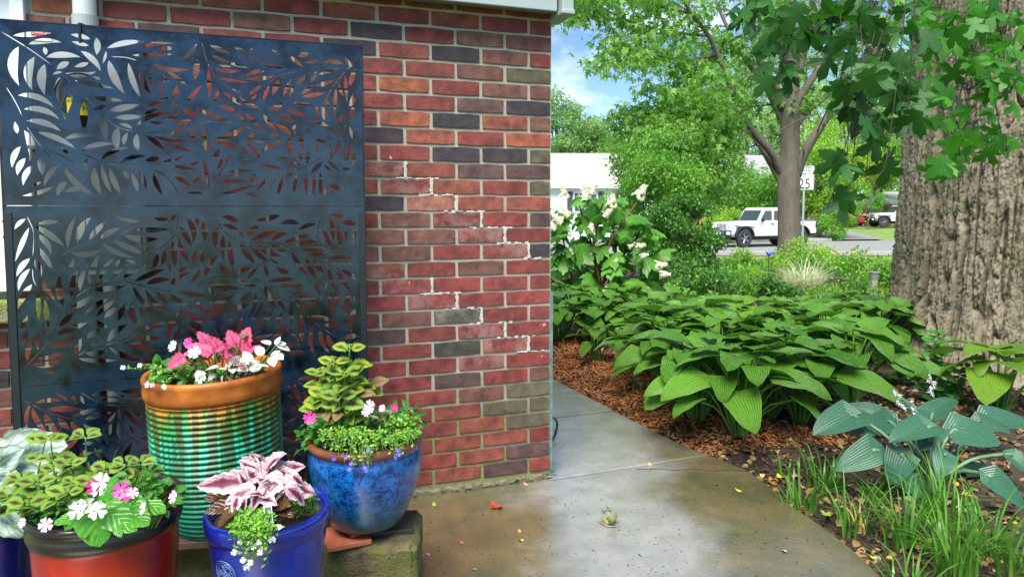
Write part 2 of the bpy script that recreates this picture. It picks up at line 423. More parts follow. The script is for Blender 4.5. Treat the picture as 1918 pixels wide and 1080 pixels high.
def strip(name, line, w, h, mat, label):
    v = []; f = []
    pts = [Vector((p[0], p[1], gz(p[0], p[1])-.05)) for p in line]
    for i, p in enumerate(pts):
        t = (pts[min(i+1, len(pts)-1)]-pts[max(0, i-1)]); t.z = 0; t.normalize(); nn = Vector((-t.y, t.x, 0))*w/2
        v += [p-nn, p+nn, p+nn+Vector((0, 0, h)), p-nn+Vector((0, 0, h))]
    for i in range(len(pts)-1):
        a = i*4; f += [(a, a+1, a+5, a+4), (a+1, a+2, a+6, a+5), (a+2, a+3, a+7, a+6), (a+3, a, a+4, a+7)]
    f += [(0, 3, 2, 1), (len(v)-4, len(v)-3, len(v)-2, len(v)-1)]
    o = MB().add(v, f).build(name, mat, bevel=.02); return tag(o, label, kind='structure')
def lin(a, b, n=20): return [(a[0]+(b[0]-a[0])*i/n, a[1]+(b[1]-a[1])*i/n) for i in range(n+1)]
strip('kerb', lin((-30, 24.3), (30, 24.7)), .18, .16, M['pale_concrete'], 'near concrete kerb of the street')
strip('kerb', lin((-30, 35.4), (18, 39.1), 24), .2, .17, M['pale_concrete'], 'far concrete kerb where the white pickup is parked')
strip('kerb', lin((23, 40.3), (40, 43), 12), .25, .3, M['pale_concrete'], 'raised kerb beside the lawn across the street')
# driveway beyond
dv = [(17.0, 39.2), (21.5, 40.2), (26, 56), (21, 56)]
tag(MB().add([(x, y, gz(x, y)+.02) for x, y in dv], [(0, 1, 2, 3)]).build('driveway', M['asphalt']), 'grey driveway running up beside the far lawn', kind='structure')

# ================================================================== HOUSE WITH BRICK WALL
def m_brick():
    t = NT('brick_face'); oi = t.n('ObjectInfo'); v0 = t.coord('Object')
    off = t.n('VectorMath', {0: v0, 1: t.n('CombineXYZ', {0: t.math('MULTIPLY', oi.outputs['Random'], 57.0), 1: t.math('MULTIPLY', oi.outputs['Random'], 23.0), 2: 0.0}).outputs[0]}, operation='ADD').outputs[0]
    a = t.noise(off, 22, 5); b = t.noise(off, 190, 4, .7); c = t.noise(off, 8, 3)
    base = oi.outputs['Color']
    dark = t.mix(1.0, base, (.50, .50, .56), 'MULTIPLY'); lite = t.mix(1.0, base, (1.30, 1.42, 1.42), 'MULTIPLY')
    col = t.mix(t.ramp(a, [(.3, 0), (.7, 1)]), dark, lite)
    col = t.mix(t.ramp(c, [(.55, 0), (.72, .35)]), col, (.10, .05, .045))
    col = t.mix(t.ramp(b, [(.30, .55), (.42, 0)]), col, (.05, .03, .03))
    # pale efflorescence on flagged bricks (object colour alpha below one), painted splashes
    m = t.math('MULTIPLY', t.math('SUBTRACT', 1.0, oi.outputs['Alpha']), t.ramp(t.noise(off, 13, 4, .7), [(.42, 0), (.60, 1)]))
    col = t.mix(m, col, (.42, .33, .30))
    col = t.mix(t.ramp(t.noise(t.n('Mapping', {'Vector': off, 'Scale': (1, 1, .35)}).outputs[0], 42, 2), [(.755, 0), (.775, .8)]), col, (.55, .53, .5))
    return t.done(t.pbr(col, .62, t.bump(t.math('ADD', b, t.math('MULTIPLY', a, 1.5)), .7, .006), .4))
M['brick'] = m_brick()
def m_mortar():
    t = NT('mortar'); v = t.coord('Object'); a = t.noise(v, 260, 3, .8); b = t.noise(v, 9, 4); sx = t.n('SeparateXYZ', {0: v})
    col = t.mix(t.ramp(a, [(.32, 0), (.62, 1)]), (.27, .25, .18), (.56, .54, .45))
    hz = t.math('ADD', t.n('MapRange', {0: sx.outputs[2], 1: 0.0, 2: .9, 3: .95, 4: .0}).outputs[0], t.math('MULTIPLY', t.math('SUBTRACT', b, .5), 1.6))
    top = t.n('MapRange', {0: sx.outputs[2], 1: 1.75, 2: 2.0, 3: .0, 4: .55}).outputs[0]
    lf = t.n('MapRange', {0: sx.outputs[0], 1: .9, 2: 1.6, 3: .0, 4: 1.2}).outputs[0]
    moss = t.ramp(t.math('ADD', hz, t.math('MULTIPLY', top, lf)), [(.25, 0), (.75, 1)])
    col = t.mix(t.math('MULTIPLY', moss, .75), col, t.mix(t.ramp(b, [(.4, 0), (.6, 1)]), (.13, .13, .03), (.22, .24, .035)))
    return t.done(t.pbr(col, .95, t.bump(a, 1.0, .006), .2))
M['mortar'] = m_mortar()
house = empty('brick_house', wall_pt(0, 0, 0), 'brick house corner with weathered red and dark bricks in pale mortar', 'house')
house.matrix_world = WALLM
wallm = MB()
# mortar bed: displaced front skin over a thick backing, local x = s, y = outwards, z up
ns_, nz_ = 150, 128; SL, ZT = 2.75, 2.16
Vw = []; 
for j in range(nz_+1):
    for i in range(ns_+1):
        s_ = SL*i/ns_; z_ = -.12+(ZT+.12)*j/nz_
        Vw.append((s_, .0015*mnoise.noise((s_*60, z_*60, 1)) if 0 < i else 0, z_))
Fw = [(j*(ns_+1)+i, (j+1)*(ns_+1)+i, (j+1)*(ns_+1)+i+1, j*(ns_+1)+i+1) for j in range(nz_) for i in range(ns_)]
wallm.add(Vw, Fw)
wallm.box((SL/2, -.11, 1.02), (SL, .21, ZT+.12))
wallm.box((.11, -2.0, 1.02), (.20, 3.6, ZT+.12))       # side of the house running back from the corner
wallo = wallm.build('brick_wall', M['mortar'], house, smooth=False)
BR = {'R': (.205, .038, .030), 'r': (.245, .060, .038), 'B': (.165, .066, .045), 'D': (.042, .029, .036), 'O': (.105, .085, .048), 'o': (.33, .082, .038), 'X': (.095, .047, .042), 'G': (.06, .055, .036)}
ROWS = {  # from the corner leftwards, top row A = index 30
 30: 'RRDRB', 29: 'RRrRR', 28: 'RRrRr', 27: 'BBRD', 26: 'RBDrD', 25: 'OBrR', 24: 'BBRoR', 23: 'DXRR', 22: 'BrDoR', 21: 'oRrD', 20: 'ODDRR',
 19: 'XXrR', 18: 'ORrRR', 17: 'rroD', 16: 'XRRBR', 15: 'RRBB', 14: 'DRRBB', 13: 'RBRr', 12: 'RRRRR', 11: 'RRRR', 10: 'RRGBR', 9: 'RRRX',
 8: 'RRGRR', 7: 'RRRR', 6: 'BRXRR', 5: 'OBRR', 4: 'OOrR', 3: 'OrRR', 2: 'RrrR', 1: 'XrRR', 0: 'RXrRR'}
def brick_mesh(name, w, h, seed, n=12):
    rs = random.Random(seed); out = []
    cs = [(-w/2, -h/2), (w/2, -h/2), (w/2, h/2), (-w/2, h/2)]
    for k in range(4):
        a = cs[k]; b = cs[(k+1) % 4]; m = 4 if k % 2 == 0 else 1
        for q in range(m):
            f = q/m; x = a[0]+(b[0]-a[0])*f; y = a[1]+(b[1]-a[1])*f
            if q == 0: x -= math.copysign(.002, x); y -= math.copysign(.002, y)
            out.append((x+rs.uniform(-1, 1)*.0009, y+rs.uniform(-1, 1)*.0011))
    v = [(x, -.03, y) for x, y in out]+[(x, .0035, y) for x, y in out]+[(x*.985, .0060, y*.95) for x, y in out]
    k = len(out); f = []
    for i in range(k):
        j = (i+1) % k; f += [(i, j, k+j, k+i), (k+i, k+j, 2*k+j, 2*k+i)]
    f.append(tuple(range(2*k, 3*k)))
    return MB().add(v, [tuple(reversed(q)) for q in f]).mesh(name, M['brick'])
full = [brick_mesh('brick', .2025, .0575, i) for i in range(6)]
half = [brick_mesh('brick_end', .095, .0575, 20+i) for i in range(3)]
CP = .0677
rs = random.Random(5)
brick_list = []
Z0 = .040
for r in range(0, 32):
    z = Z0+CP*r+.029; codes = ROWS.get(r, '')
    s_ = 0.003; k = 0
    while s_ < 2.72:
        header = (k == 0 and r % 2 == 0)
        w = .095 if header else .2025
        c = codes[k] if k < len(codes) else rs.choice('RRRRRrrRBBXDR' if r % 3 else 'RRrRRBRoXDRB')
        brick_list.append((s_+w/2, z, header, c, r, k))
        s_ += w+.0102; k += 1
CRACK = {19: 3, 18: 3, 17: 2, 16: 2, 15: 1, 14: 1, 13: 3, 12: 3, 11: 2, 10: 2, 9: 1, 8: 1, 7: 1}
def vis(s_, z):     # how openly a brick shows: behind the metal screen or the pots counts less
    return s_+(.9 if z < .45 and s_ > .5 else 0)
def put_brick(s_, z, header, c, r, k):
    o = bpy.data.objects.new('brick', (half if header else full)[rs.randrange(3 if header else 6)])
    link(o, wallo); o.location = (s_+rs.uniform(-.001, .001), rs.uniform(-.0012, .0016), z+rs.uniform(-.0012, .0012))
    o.rotation_euler = (rs.uniform(-.008, .008), rs.uniform(-.006, .006), rs.uniform(-.004, .004))
    b = BR[c]; q = rs.uniform(.82, 1.16); g = rs.uniform(.93, 1.12)
    fl = 1.0
    if r in CRACK and abs(k-CRACK[r]) <= 0.6: fl = .70
    o.color = (b[0]*q, b[1]*q*g, b[2]*q, fl)
brick_list.sort(key=lambda b: vis(b[0], b[1]))
keep = [b for b in brick_list if not (b[0] > 1.99 and b[1] > .84)]
for b in keep[:299]: put_brick(*b)
rest = MB()
for (s_, z, header, c, r, k) in keep[299:]:
    w = .095 if header else .2025
    rest.box((s_, -.012, z), (w, .036, .0575))
tag(rest.build('brick_remainder', plain('brick_hidden', (.2, .045, .035), .65, var=.5, scale=5), wallo, bevel=.002, seg=1), kind='stuff')
# white repair mortar zig-zagging down the joints
t = NT('repair_mortar'); v_ = t.coord('Object'); M['repair'] = t.done(t.pbr(t.mix(t.noise(v_, 30), (.33, .31, .25), (.56, .54, .49)), .8, t.bump(t.noise(v_, 120), .5, .003)))
rp = MB()
def joint_s(r, k): return .003+((.095 if r % 2 == 0 else .2025)+.0051)+k*.2127
# (row, px x of vertical joint)
for r, px in ((19, 776), (18, 829), (17, 862), (16, 909), (15, 951), (14, 992), (13, 0), (12, 821), (11, 866), (10, 909), (9, 950), (8, 993), (7, 0)):
    z = Z0+CP*r+.029
    if px:
        sj, _ = wall_hit(px, 390)
        ks = [joint_s(r, k) for k in range(8)]; sj = min(ks, key=lambda q: abs(q-sj))
        for q in range(5):
            rp.box((sj+rs.uniform(-.0015, .0015), .003, z-.026+q*.013), (.0115+rs.uniform(-.003, .005), .008+rs.uniform(0, .004), .014))
        w = .17; s0 = sj
        for q in range(12):
            if s0+.045-q*.016 > .012: rs.random() < .72 and rp.box((s0+.045-q*.016, .0022, z-.034+rs.uniform(-.002, .002)), (.0165, .006+rs.uniform(0, .003), .006+rs.uniform(-.002, .007)))
tag(rp.build('mortar_repair', M['repair'], wallo, bevel=.003, seg=2), kind='stuff')
# base fillet of dirty mortar along the foot
ft = MB()
for q in range(90):
    ft.box((q*.02+.010, .006+rs.uniform(-.004, .004), .008), (.0215+rs.uniform(0, .012), .026+rs.uniform(0, .014), .022+rs.uniform(-.012, .012)))
tag(ft.build('wall_foot', plain('dirty_mortar', (.13, .12, .075), .95, var=.5, scale=40, bump=.6), wallo, bevel=.006, seg=2), kind='stuff')
# eave boards over the corner
M['trim'] = plain('eave_paint', (.30, .36, .35), .45, var=.06, scale=5)
M['trim_dark'] = plain('eave_soffit', (.20, .24, .24), .5, var=.1, scale=5)
e = MB(); zb = wall_hit(1018, 19, .115)[1]
e.box((1.38, .103, zb+.10), (2.72, .022, .20)); e.build('fascia_board', M['trim'], house, bevel=.003)
e = MB(); e.box((1.38, .05, zb+.025), (2.74, .085, .018)); e.build('soffit_board', M['trim_dark'], house, bevel=.002)
e = MB(); e.box((-.016, .06, zb+.09), (.050, .17, .21)); e.box((-.016, .06, zb-.006), (.058, .182, .02)); e.build('corner_return', M['trim'], house, bevel=.004)
e = MB(); e.box((-.030, -1.8, zb+.12), (.02, 3.5, .16)); e.box((-.010, -1.8, zb+.04), (.02, 3.5, .016)); e.build('side_fascia', M['trim'], house, bevel=.003)
# roof plane above, never seen from the patio but it casts the eave's shade
rf_ = MB(); rf_.add([(-.13, .14, zb+.20), (3.2, .14, zb+.20), (3.2, -3.6, zb+1.4), (-.13, -3.6, zb+1.4), (-.13, .14, zb+.225), (3.2, .14, zb+.225), (3.2, -3.6, zb+1.425), (-.13, -3.6, zb+1.425)],
   [(0, 1, 2, 3), (7, 6, 5, 4), (0, 4, 5, 1), (1, 5, 6, 2), (2, 6, 7, 3), (3, 7, 4, 0)]); rf_.build('roof', plain('roof_shingle', (.09, .085, .08), .9), house)
# weathered pale green batten on the far side of the corner
M['teal'] = plain('teal_board', (.16, .27, .24), .7, var=.35, scale=25)
e = MB(); e.box((-.012, -.035, .43), (.016, .035, .80)); e.build('corner_batten', M['teal'], house, bevel=.002)
# white window panel and mossy sill at the far left
sw0 = wall_hit(61, 300, .01)[0]; zs1 = wall_hit(10, 546, .03)[1]; zs0 = wall_hit(10, 604, .05)[1]; zmid = wall_hit(10, 562, .05)[1]
M['white'] = plain('white_painted_panel', (.62, .66, .70), .4, var=.03, scale=4)
M['white_frame'] = plain('white_frame', (.72, .76, .80), .35, var=.03, scale=4)
e = MB(); e.box((sw0+.45, .006, (zs1+2.12)/2), (.90, .02, 2.12-zs1)); wp = e.build('window_panel', M['white'], house)
for (c, d) in (((sw0+.02, .02, (zs1+2.12)/2), (.04, .03, 2.12-zs1)), ((sw0+.45, .02, zs1+.025), (.82, .03, .05))):
    MB().box(c, d).build('window_frame', M['white_frame'], wp, bevel=.003)
t = NT('mossy_stone'); v_ = t.coord('Object'); nz = t.noise(v_, 18, 5, .65); nf = t.noise(v_, 150, 4)
c_ = t.mix(t.ramp(nz, [(.36, 0), (.55, 1)]), (.24, .22, .15), t.mix(t.ramp(nf, [(.35, 0), (.6, 1)]), (.07, .12, .008), (.21, .28, .02)))
M['moss_stone'] = t.done(t.pbr(c_, .95, t.bump(t.math('ADD', nf, nz), .9, .008)))
e = MB(); e.box((sw0+.40, .03, (zs0+zmid)/2), (.96, .10, zmid-zs0)); e.build('window_sill', M['moss_stone'], house, bevel=.008)

def on_wall(name, label, cat, s_, z, off=0.0, rz=0):
    o = empty(name, wall_pt(s_, z, off), label, cat)
    o.matrix_world = WALLM @ Matrix.Translation((s_, off, z)); return o
# ---- electric meter cabinet behind the screen
M['grey_metal'] = plain('grey_painted_metal', (.30, .34, .34), .42, metal=.0, var=.06, scale=6)
M['pale_metal'] = plain('pale_grey_metal', (.48, .52, .54), .4, var=.05, scale=6)
M['black'] = plain('black_plastic', (.012, .012, .014), .4, var=.2)
M['yellow'] = plain('yellow_sticker', (.80, .62, .02), .5, var=.03)
M['red'] = plain('red_print', (.55, .04, .03), .5, var=.05)
M['wpaper'] = plain('label_paper', (.75, .75, .73), .6, var=.03)
s_a = wall_hit(266, 200, .08)[0]; s_b = wall_hit(58, 200, .08)[0]
za = wall_hit(160, 60, .08)[1]; zb_ = wall_hit(160, 282, .08)[1]
mc = on_wall('meter_cabinet', 'grey electric meter cabinet behind the leaf screen with a glass dial and yellow tag', 'meter box', (s_a+s_b)/2, zb_)
wC = s_b-s_a; hC = za-zb_
MB().box((0, .055, hC/2), (wC, .09, hC)).build('cabinet_body', M['pale_metal'], mc, bevel=.006)
MB().box((0, .10, .006), (wC+.02, .03, .012)).build('bottom_lip', M['grey_metal'], mc, bevel=.002)
def dial(s_, z, r, parent):
    lx = s_-(s_a+s_b)/2; lz = z-zb_
    g = MB(); g.lathe([(r*1.12, 0), (r*1.12, .012), (r, .014), (r, .03)], 32); o1 = g.build('meter_ring', M['grey_metal'], parent); 
    o1.matrix_local = Matrix.Translation((lx, .10, lz)) @ Matrix.Rotation(-PI/2, 4, 'X')
    g = MB(); g.lathe([(r*.93, .0), (r*.93, .035), (r*.80, .05), (r*.5, .058), (.001, .06)], 32); 
    t2 = NT('meter_glass'); gm = t2.done(t2.pbr((.75, .8, .82), .06, None, .6, trans=.9)); o2 = g.build('meter_glass', gm, parent, smooth=True)
    o2.matrix_local = Matrix.Translation((lx, .10, lz)) @ Matrix.Rotation(-PI/2, 4, 'X')
    f = MB(); f.lathe([(0.001, .004), (r*.85, .004), (r*.85, .012)], 32); o3 = f.build('meter_face', M['wpaper'], parent); o3.matrix_local = Matrix.Translation((lx, .106, lz)) @ Matrix.Rotation(-PI/2, 4, 'X')
sm, zm = wall_hit(148, 178, .14)
dial(sm, zm, .075, mc)
def on_cab(px, py, w, h, name, mat, d=.164):
    s_, z_ = wall_hit(px, py, d); return MB().box((s_-(s_a+s_b)/2, d, z_-zb_), (w, .002, h)).build(name, mat, mc)
on_cab(150, 200, .075, .055, 'yellow_tag', M['yellow'], .168)
on_cab(78, 62, .06, .02, 'danger_label', M['red'], .102)
on_cab(74, 68, .07, .03, 'warning_label', M['wpaper'], .101)
on_cab(113, 175, .035, .09, 'rating_plate', M['wpaper'], .102)
on_cab(150, 228, .07, .035, 'meter_base_plate', M['black'], .12)
def text(name, body, size, loc, parent, mat, rot=None, ext=.0006, align='CENTER'):
    c = bpy.data.curves.new(name, 'FONT'); c.body = body; c.size = size; c.align_x = align; c.align_y = 'CENTER'; c.extrude = ext; c.space_line = .9
    tmp = bpy.data.objects.new(name, c); COL.objects.link(tmp); bpy.context.view_layer.update()
    me = bpy.data.meshes.new_from_object(tmp.evaluated_get(bpy.context.evaluated_depsgraph_get())); bpy.data.objects.remove(tmp)
    me.materials.clear(); me.materials.append(mat)
    o = bpy.data.objects.new(name, me); link(o, parent)
    o.matrix_local = Matrix.Translation(loc) @ (rot or Matrix.Identity(4)); return o
FACE = Matrix(((-1, 0, 0, 0), (0, 0, 1, 0), (0, 1, 0, 0), (0, 0, 0, 1)))   # text plane turned to face outwards from the wall
for txt, px, py, sz in (('ATTENTION', 150, 190, .013), ('7 747', 158, 204, .020)):
    s_, z_ = wall_hit(px, py, .169); text('tag_lettering', txt, sz, (s_-(s_a+s_b)/2, .1695, z_-zb_), mc, M['black'], FACE)
s_, z_ = wall_hit(78, 62, .103); text('danger_lettering', 'DANGER', .014, (s_-(s_a+s_b)/2, .1035, z_-zb_), mc, M['wpaper'], FACE)
# ---- lower service panel
z2t = wall_hit(160, 290, .06)[1]; z2b = wall_hit(160, 516, .06)[1]
sp_ = on_wall('service_panel', 'plain dull grey service panel below the meter cabinet', 'utility panel', (s_a+s_b)/2, z2b)
MB().box((0, .04, (z2t-z2b)/2-.005), (wC*.98, .065, z2t-z2b-.012)).build('panel_body', M['grey_metal'], sp_, bevel=.005)
MB().box((0, .055, (z2t-z2b)/2), (wC*.90, .06, (z2t-z2b)*.86)).build('panel_door', M['grey_metal'], sp_, bevel=.004)
for px in (152, 168, 186):
    s_, z_ = wall_hit(px, 428, .09); MB().box((s_-(s_a+s_b)/2, .087, z_-z2b), (.022, .003, .075)).build('paper_label', M['wpaper'], sp_)
    MB().box((s_-(s_a+s_b)/2, .087, z_-z2b+.044), (.022, .003, .010)).build('red_label_tip', M['red'], sp_)
# ---- pvc conduits
def conduit(px, z0, z1, r, off, label, name='conduit', mat='pale_metal', coll=()):
    s_ = wall_hit(px, 30, off)[0]; o = on_wall(name, label, 'pipe', s_, z0)
    MB().lathe([(.0, 0), (r, 0), (r, z1-z0), (0, z1-z0)], 24, (0, off, 0)).build('pipe', M[mat], o, smooth=False)
    for zc in coll: MB().lathe([(r, -.02), (r*1.12, -.02), (r*1.12, .02), (r, .02)], 24, (0, off, zc-z0)).build('coupling', M['grey_metal'], o)
    return o
zc_ = wall_hit(160, 42, .05)[1]
conduit(159, za-.03, 2.10, .036, .05, 'thick pale plastic conduit rising from the meter cabinet to the eave', coll=(zc_,))
conduit(186, .02, z2b+.01, .022, .045, 'thin grey conduit dropping to the ground behind the screen, right of its partner', mat='grey_metal')
conduit(140, .02, z2b+.01, .030, .045, 'thicker grey conduit dropping to the ground behind the screen, left of its partner', mat='grey_metal', coll=(.5,))

# ================================================================== LEAF-CUT METAL SCREEN
SOFF = .20
sL = wall_hit(9, 385, SOFF)[0]; sR = wall_hit(681, 385, SOFF)[0]
zTop = wall_hit(341, 62, SOFF)[1]; zS1 = wall_hit(341, 385.5, SOFF)[1]; zS2 = wall_hit(341, 702, SOFF)[1]; zBot = zS2-(zS1-zS2)
scr = on_wall('metal_screen', 'dark blue metal privacy screen with leaf cut-outs standing before the wall', 'privacy screen', sR, 0, SOFF)
PWd = sL-sR
def m_screen():
    t = NT('screen_metal'); v = t.coord('Object'); a = t.noise(v, 9, 4, .5, .3); b = t.noise(v, 26, 5, .6, .6); c = t.noise(v, 3, 2)
    f = t.math('ADD', t.math('MULTIPLY', a, .65), t.math('MULTIPLY', b, .4))
    col = t.mix(t.ramp(f, [(.43, 0), (.58, 1)]), (.0012, .003, .006), (.009, .027, .050))
    col = t.mix(t.ramp(t.noise(v, 11, 3), [(.64, 0), (.70, .7)]), col, (.004, .007, .014))
    rough = t.ramp(b, [(.3, .12), (.7, .26)])
    return t.done(t.pbr(col, rough, t.bump(a, .06, .01), .6, metal=.35, coat=.25, coatr=.2))
M['screen'] = m_screen(); M['screen_dark'] = plain('screen_black_edge', (.006, .009, .014), .35, var=.3, scale=8, coat=.2)
def crop2uv(x, y, oy):      # traced positions on the photograph -> (distance from the right edge, height) on the sheet
    s_, z_ = wall_hit(x/2.7, y/2.7+oy, SOFF); return (s_-sR, z_)
class Cut:
    def __init__(c, z0, z1): c.z0 = z0; c.z1 = z1; c.D = np.zeros((0, 3)); c.polys = []
    def spine(c, a, b, w, bow=0.0, n=9):
        a = np.array(a); b = np.array(b); d = b-a; L_ = np.hypot(*d); nn = np.array([-d[1], d[0]])
        ts = np.linspace(0, 1, n); P = a+d*ts[:, None]+nn*(bow*4*ts*(1-ts))[:, None]
        r = w/2*np.sin(PI*ts**.85)**.92; r[0] = r[-1] = .0004; return P, r
    def inside(c, P, r, m=.018):
        return (P[:, 0]-r > m).all() and (P[:, 0]+r < PWd-m).all() and (P[:, 1]-r > c.z0+.030).all() and (P[:, 1]+r < c.z1-.026).all()
    def free(c, P, r, gap):
        if not len(c.D): return True
        d = np.hypot(P[:, None, 0]-c.D[None, :, 0], P[:, None, 1]-c.D[None, :, 1])
        return (d > r[:, None]+c.D[None, :, 2]+gap).all()
    def put(c, P, r):
        c.D = np.vstack([c.D, np.column_stack([P, r])])
        T = np.gradient(P, axis=0); T /= np.hypot(T[:, 0], T[:, 1])[:, None]+1e-9; N_ = np.column_stack([-T[:, 1], T[:, 0]])
        c.polys.append(np.vstack([P+N_*r[:, None], (P-N_*r[:, None])[::-1][1:-1]]))
    def leaf(c, a, b, w, bow=0.0, gap=.0035, force=False):
        P, r = c.spine(a, b, w, bow)
        if c.inside(P, r) and (force or c.free(P, r, gap)): c.put(P, r); return True
        return False
    def slit(c, pts, w=.0028):
        P = np.array([tuple(p)[:2] for p in smoothline([(x, y, 0) for x, y in pts], 5)])
        cut = [i for i in range(0, len(P), 11)]
        for i0 in cut:                    # bridges keep the sheet in one piece
            q = P[i0:i0+10]
            if len(q) > 2:
                r = np.full(len(q), w/2); r[0] = r[-1] = .0004
                if c.inside(q, r, .012): c.put(q, r)
        return P
    def frond(c, pts, ln=.058, w=.0125, step=.017, rsd=None):
        P = c.slit(pts); rs_ = rsd; acc = 0; side = 1
        for i in range(1, len(P)):
            acc += np.hypot(*(P[i]-P[i-1]))
            if acc > step:
                acc = 0; t_ = P[i]-P[i-1]; t_ /= np.hypot(*t_)+1e-9
                for side in (1, -1):
                    for ang, k in ((.60, 1), (.80, .85), (.50, .7), (.9, .6), (1.1, .45)):
                        a_ = ang*side+rs_.uniform(-.15, .15); d_ = np.array([t_[0]*math.cos(a_)-t_[1]*math.sin(a_), t_[0]*math.sin(a_)+t_[1]*math.cos(a_)])
                        nrm_ = np.array([-t_[1], t_[0]])*side
                        if c.leaf(P[i]+nrm_*.005+d_*.004, P[i]+nrm_*.005+d_*ln*k*rs_.uniform(.8, 1.2), w*rs_.uniform(.8, 1.25)*(.6+.4*k), side*rs_.uniform(.0, .14)): break
    def fill(c, n, rsd, ln=.055, w=.0125):
        for _ in range(n):
            x = rsd.uniform(.02, PWd-.02); y = rsd.uniform(c.z0+.03, c.z1-.03)
            a_ = 2.6*mnoise.noise((x*3.1, y*3.1, c.z0*5))+rsd.choice([.9, -.9, 0, 1.6])
            k = rsd.uniform(.45, 1.15); d_ = np.array([math.cos(a_), math.sin(a_)])*ln*k
            c.leaf((x, y), (x+d_[0], y+d_[1]), w*rsd.uniform(.8, 1.3), rsd.uniform(-.13, .13), gap=.0042)
    def mesh(c):
        rect = [(0, c.z0+.0015), (PWd, c.z0+.0015), (PWd, c.z1-.0015), (0, c.z1-.0015)]
        vs = [Vector(p) for p in rect]; fs = [[0, 1, 2, 3]]
        for p in c.polys:
            ar = 0.5*np.sum(p[:, 0]*np.roll(p[:, 1], -1)-np.roll(p[:, 0], -1)*p[:, 1])
            if ar < 0: p = p[::-1]
            b_ = len(vs); vs += [Vector((float(x), float(y))) for x, y in p]; fs.append(list(range(b_, b_+len(p))))
        ov, oe, of, _, _, off_ = delaunay_2d_cdt(vs, [], fs, 0, 1e-6)
        tr = [f for f, src in zip(of, off_) if list(src) == [0]]
        m = MB(); m.add([(x, 0, z) for x, z in ov], tr)
        return m
L1 = """35 198 35 365 38 .06|95 235 98 435 42 .14|175 288 165 458 38 .14|228 325 228 482 38 .1|65 180 262 168 24 0|142 225 312 215 26 -.08|233 290 408 290 30 -.08|330 370 487 362 26 .1|390 178 535 188 22 -.1
437 235 583 178 28 -.14|408 258 510 362 28 -.1|540 245 735 212 26 -.06|550 305 630 475 38 .06|650 318 715 500 28 .05|378 408 578 448 24 .0|300 390 300 530 40 0|372 465 330 608 38 .1|425 510 425 672 34 0|465 495 620 510 24 0
550 560 705 530 32 0|580 595 730 590 26 0|515 590 535 708 34 0|600 645 600 765 36 .1|695 675 705 770 28 .1|90 482 275 545 28 -.14|120 552 302 605 28 -.14|135 610 310 665 28 -.1|190 668 388 755 26 -.06|72 580 72 748 52 0
122 658 150 815 34 -.12|105 740 62 850 26 .1|130 800 88 888 28 .1|172 835 118 940 26 .12|325 705 495 690 24 -.1|410 765 580 730 24 -.1|510 808 655 748 22 -.1|605 828 740 790 22 -.1|205 790 215 885 34 0|300 835 222 945 26 .1
180 893 188 1003 40 0|325 845 485 990 30 .1|330 970 432 960 24 -.1|480 842 515 985 34 .1|555 850 615 985 28 .05|600 855 700 995 26 .05|700 250 885 220 24 -.08|668 280 887 275 20 0|748 322 962 350 26 .08|835 352 950 435 22 0
712 352 768 478 32 .1|752 535 862 490 24 0|725 580 800 550 20 0|690 635 865 572 24 -.1|775 690 952 712 24 .05|735 685 835 765 28 -.05|850 730 975 768 20 0|820 820 945 790 20 0|855 835 1000 860 20 0|708 862 742 960 28 0
775 875 825 990 26 .05|870 875 970 945 28 0|920 305 1000 215 24 .05|1000 300 985 410 34 0|1055 220 1165 270 28 .05|1175 230 1248 270 22 0|1070 282 1160 318 24 0|1140 315 1258 345 18 0|1088 350 1222 358 24 .05|1095 395 1275 425 20 0
1055 345 1060 510 24 0|945 515 1025 425 24 0|1130 465 1228 540 24 0|990 545 1165 605 24 .05|1270 235 1275 325 22 0|1300 230 1350 305 22 0|1340 235 1425 305 24 0|1425 240 1500 305 24 0|1525 245 1640 275 22 0|1700 250 1795 290 24 .1
1310 322 1450 350 22 0|1460 280 1535 340 24 0|1240 400 1400 380 24 .05|1260 480 1330 425 24 0|1330 510 1365 425 20 0|1430 490 1475 395 22 0|1500 430 1550 378 26 0|1575 415 1600 360 26 0|1590 440 1690 408 26 0|1530 490 1645 470 28 0
1485 520 1590 535 20 0|1450 555 1550 590 26 0|1395 580 1500 620 24 0|1320 570 1400 665 26 0|1230 565 1345 668 22 0|1600 380 1720 345 20 0|1745 380 1755 520 24 0|1790 330 1810 440 22 0|1700 440 1690 600 22 0|1270 715 1380 708 20 0
1315 765 1430 710 26 0|1460 690 1465 790 26 0|1510 660 1535 760 28 0|1590 700 1680 740 26 0|1410 795 1525 835 24 0|1315 830 1440 855 22 0|1150 870 1290 860 20 0|1115 918 1240 915 22 0|1110 985 1280 940 22 0|1300 960 1360 890 22 0
1405 985 1430 890 22 0|1485 975 1500 880 22 0|1545 880 1550 985 22 0|1590 880 1585 990 22 0|1620 870 1620 990 22 0|1660 920 1720 1000 24 0|1655 810 1720 870 24 0|1030 800 1060 960 22 0|1100 860 1130 790 22 0"""
S1 = ["5 160,150 250,290 350", "320 380,400 460,490 553", "510 575,590 640,700 668,850 668", "320 165,400 230,520 280", "560 287,640 292,705 312", "735 325,790 370,855 445", "30 438,80 520,120 605", "135 640,190 720,290 840,325 900,290 1000",
      "270 765,370 820,480 888", "395 770,560 830,740 850,850 900,905 985", "1020 215,1050 320,1110 410,1230 480", "1810 295,1690 430,1600 580,1480 680", "1500 362,1410 385,1345 440,1335 520", "930 660,1080 610,1200 630,1320 670", "1640 790,1530 850,1420 870,1345 990", "1745 560,1745 720,1740 860,1750 990", "1080 985,1120 860,1180 820,1290 800"]
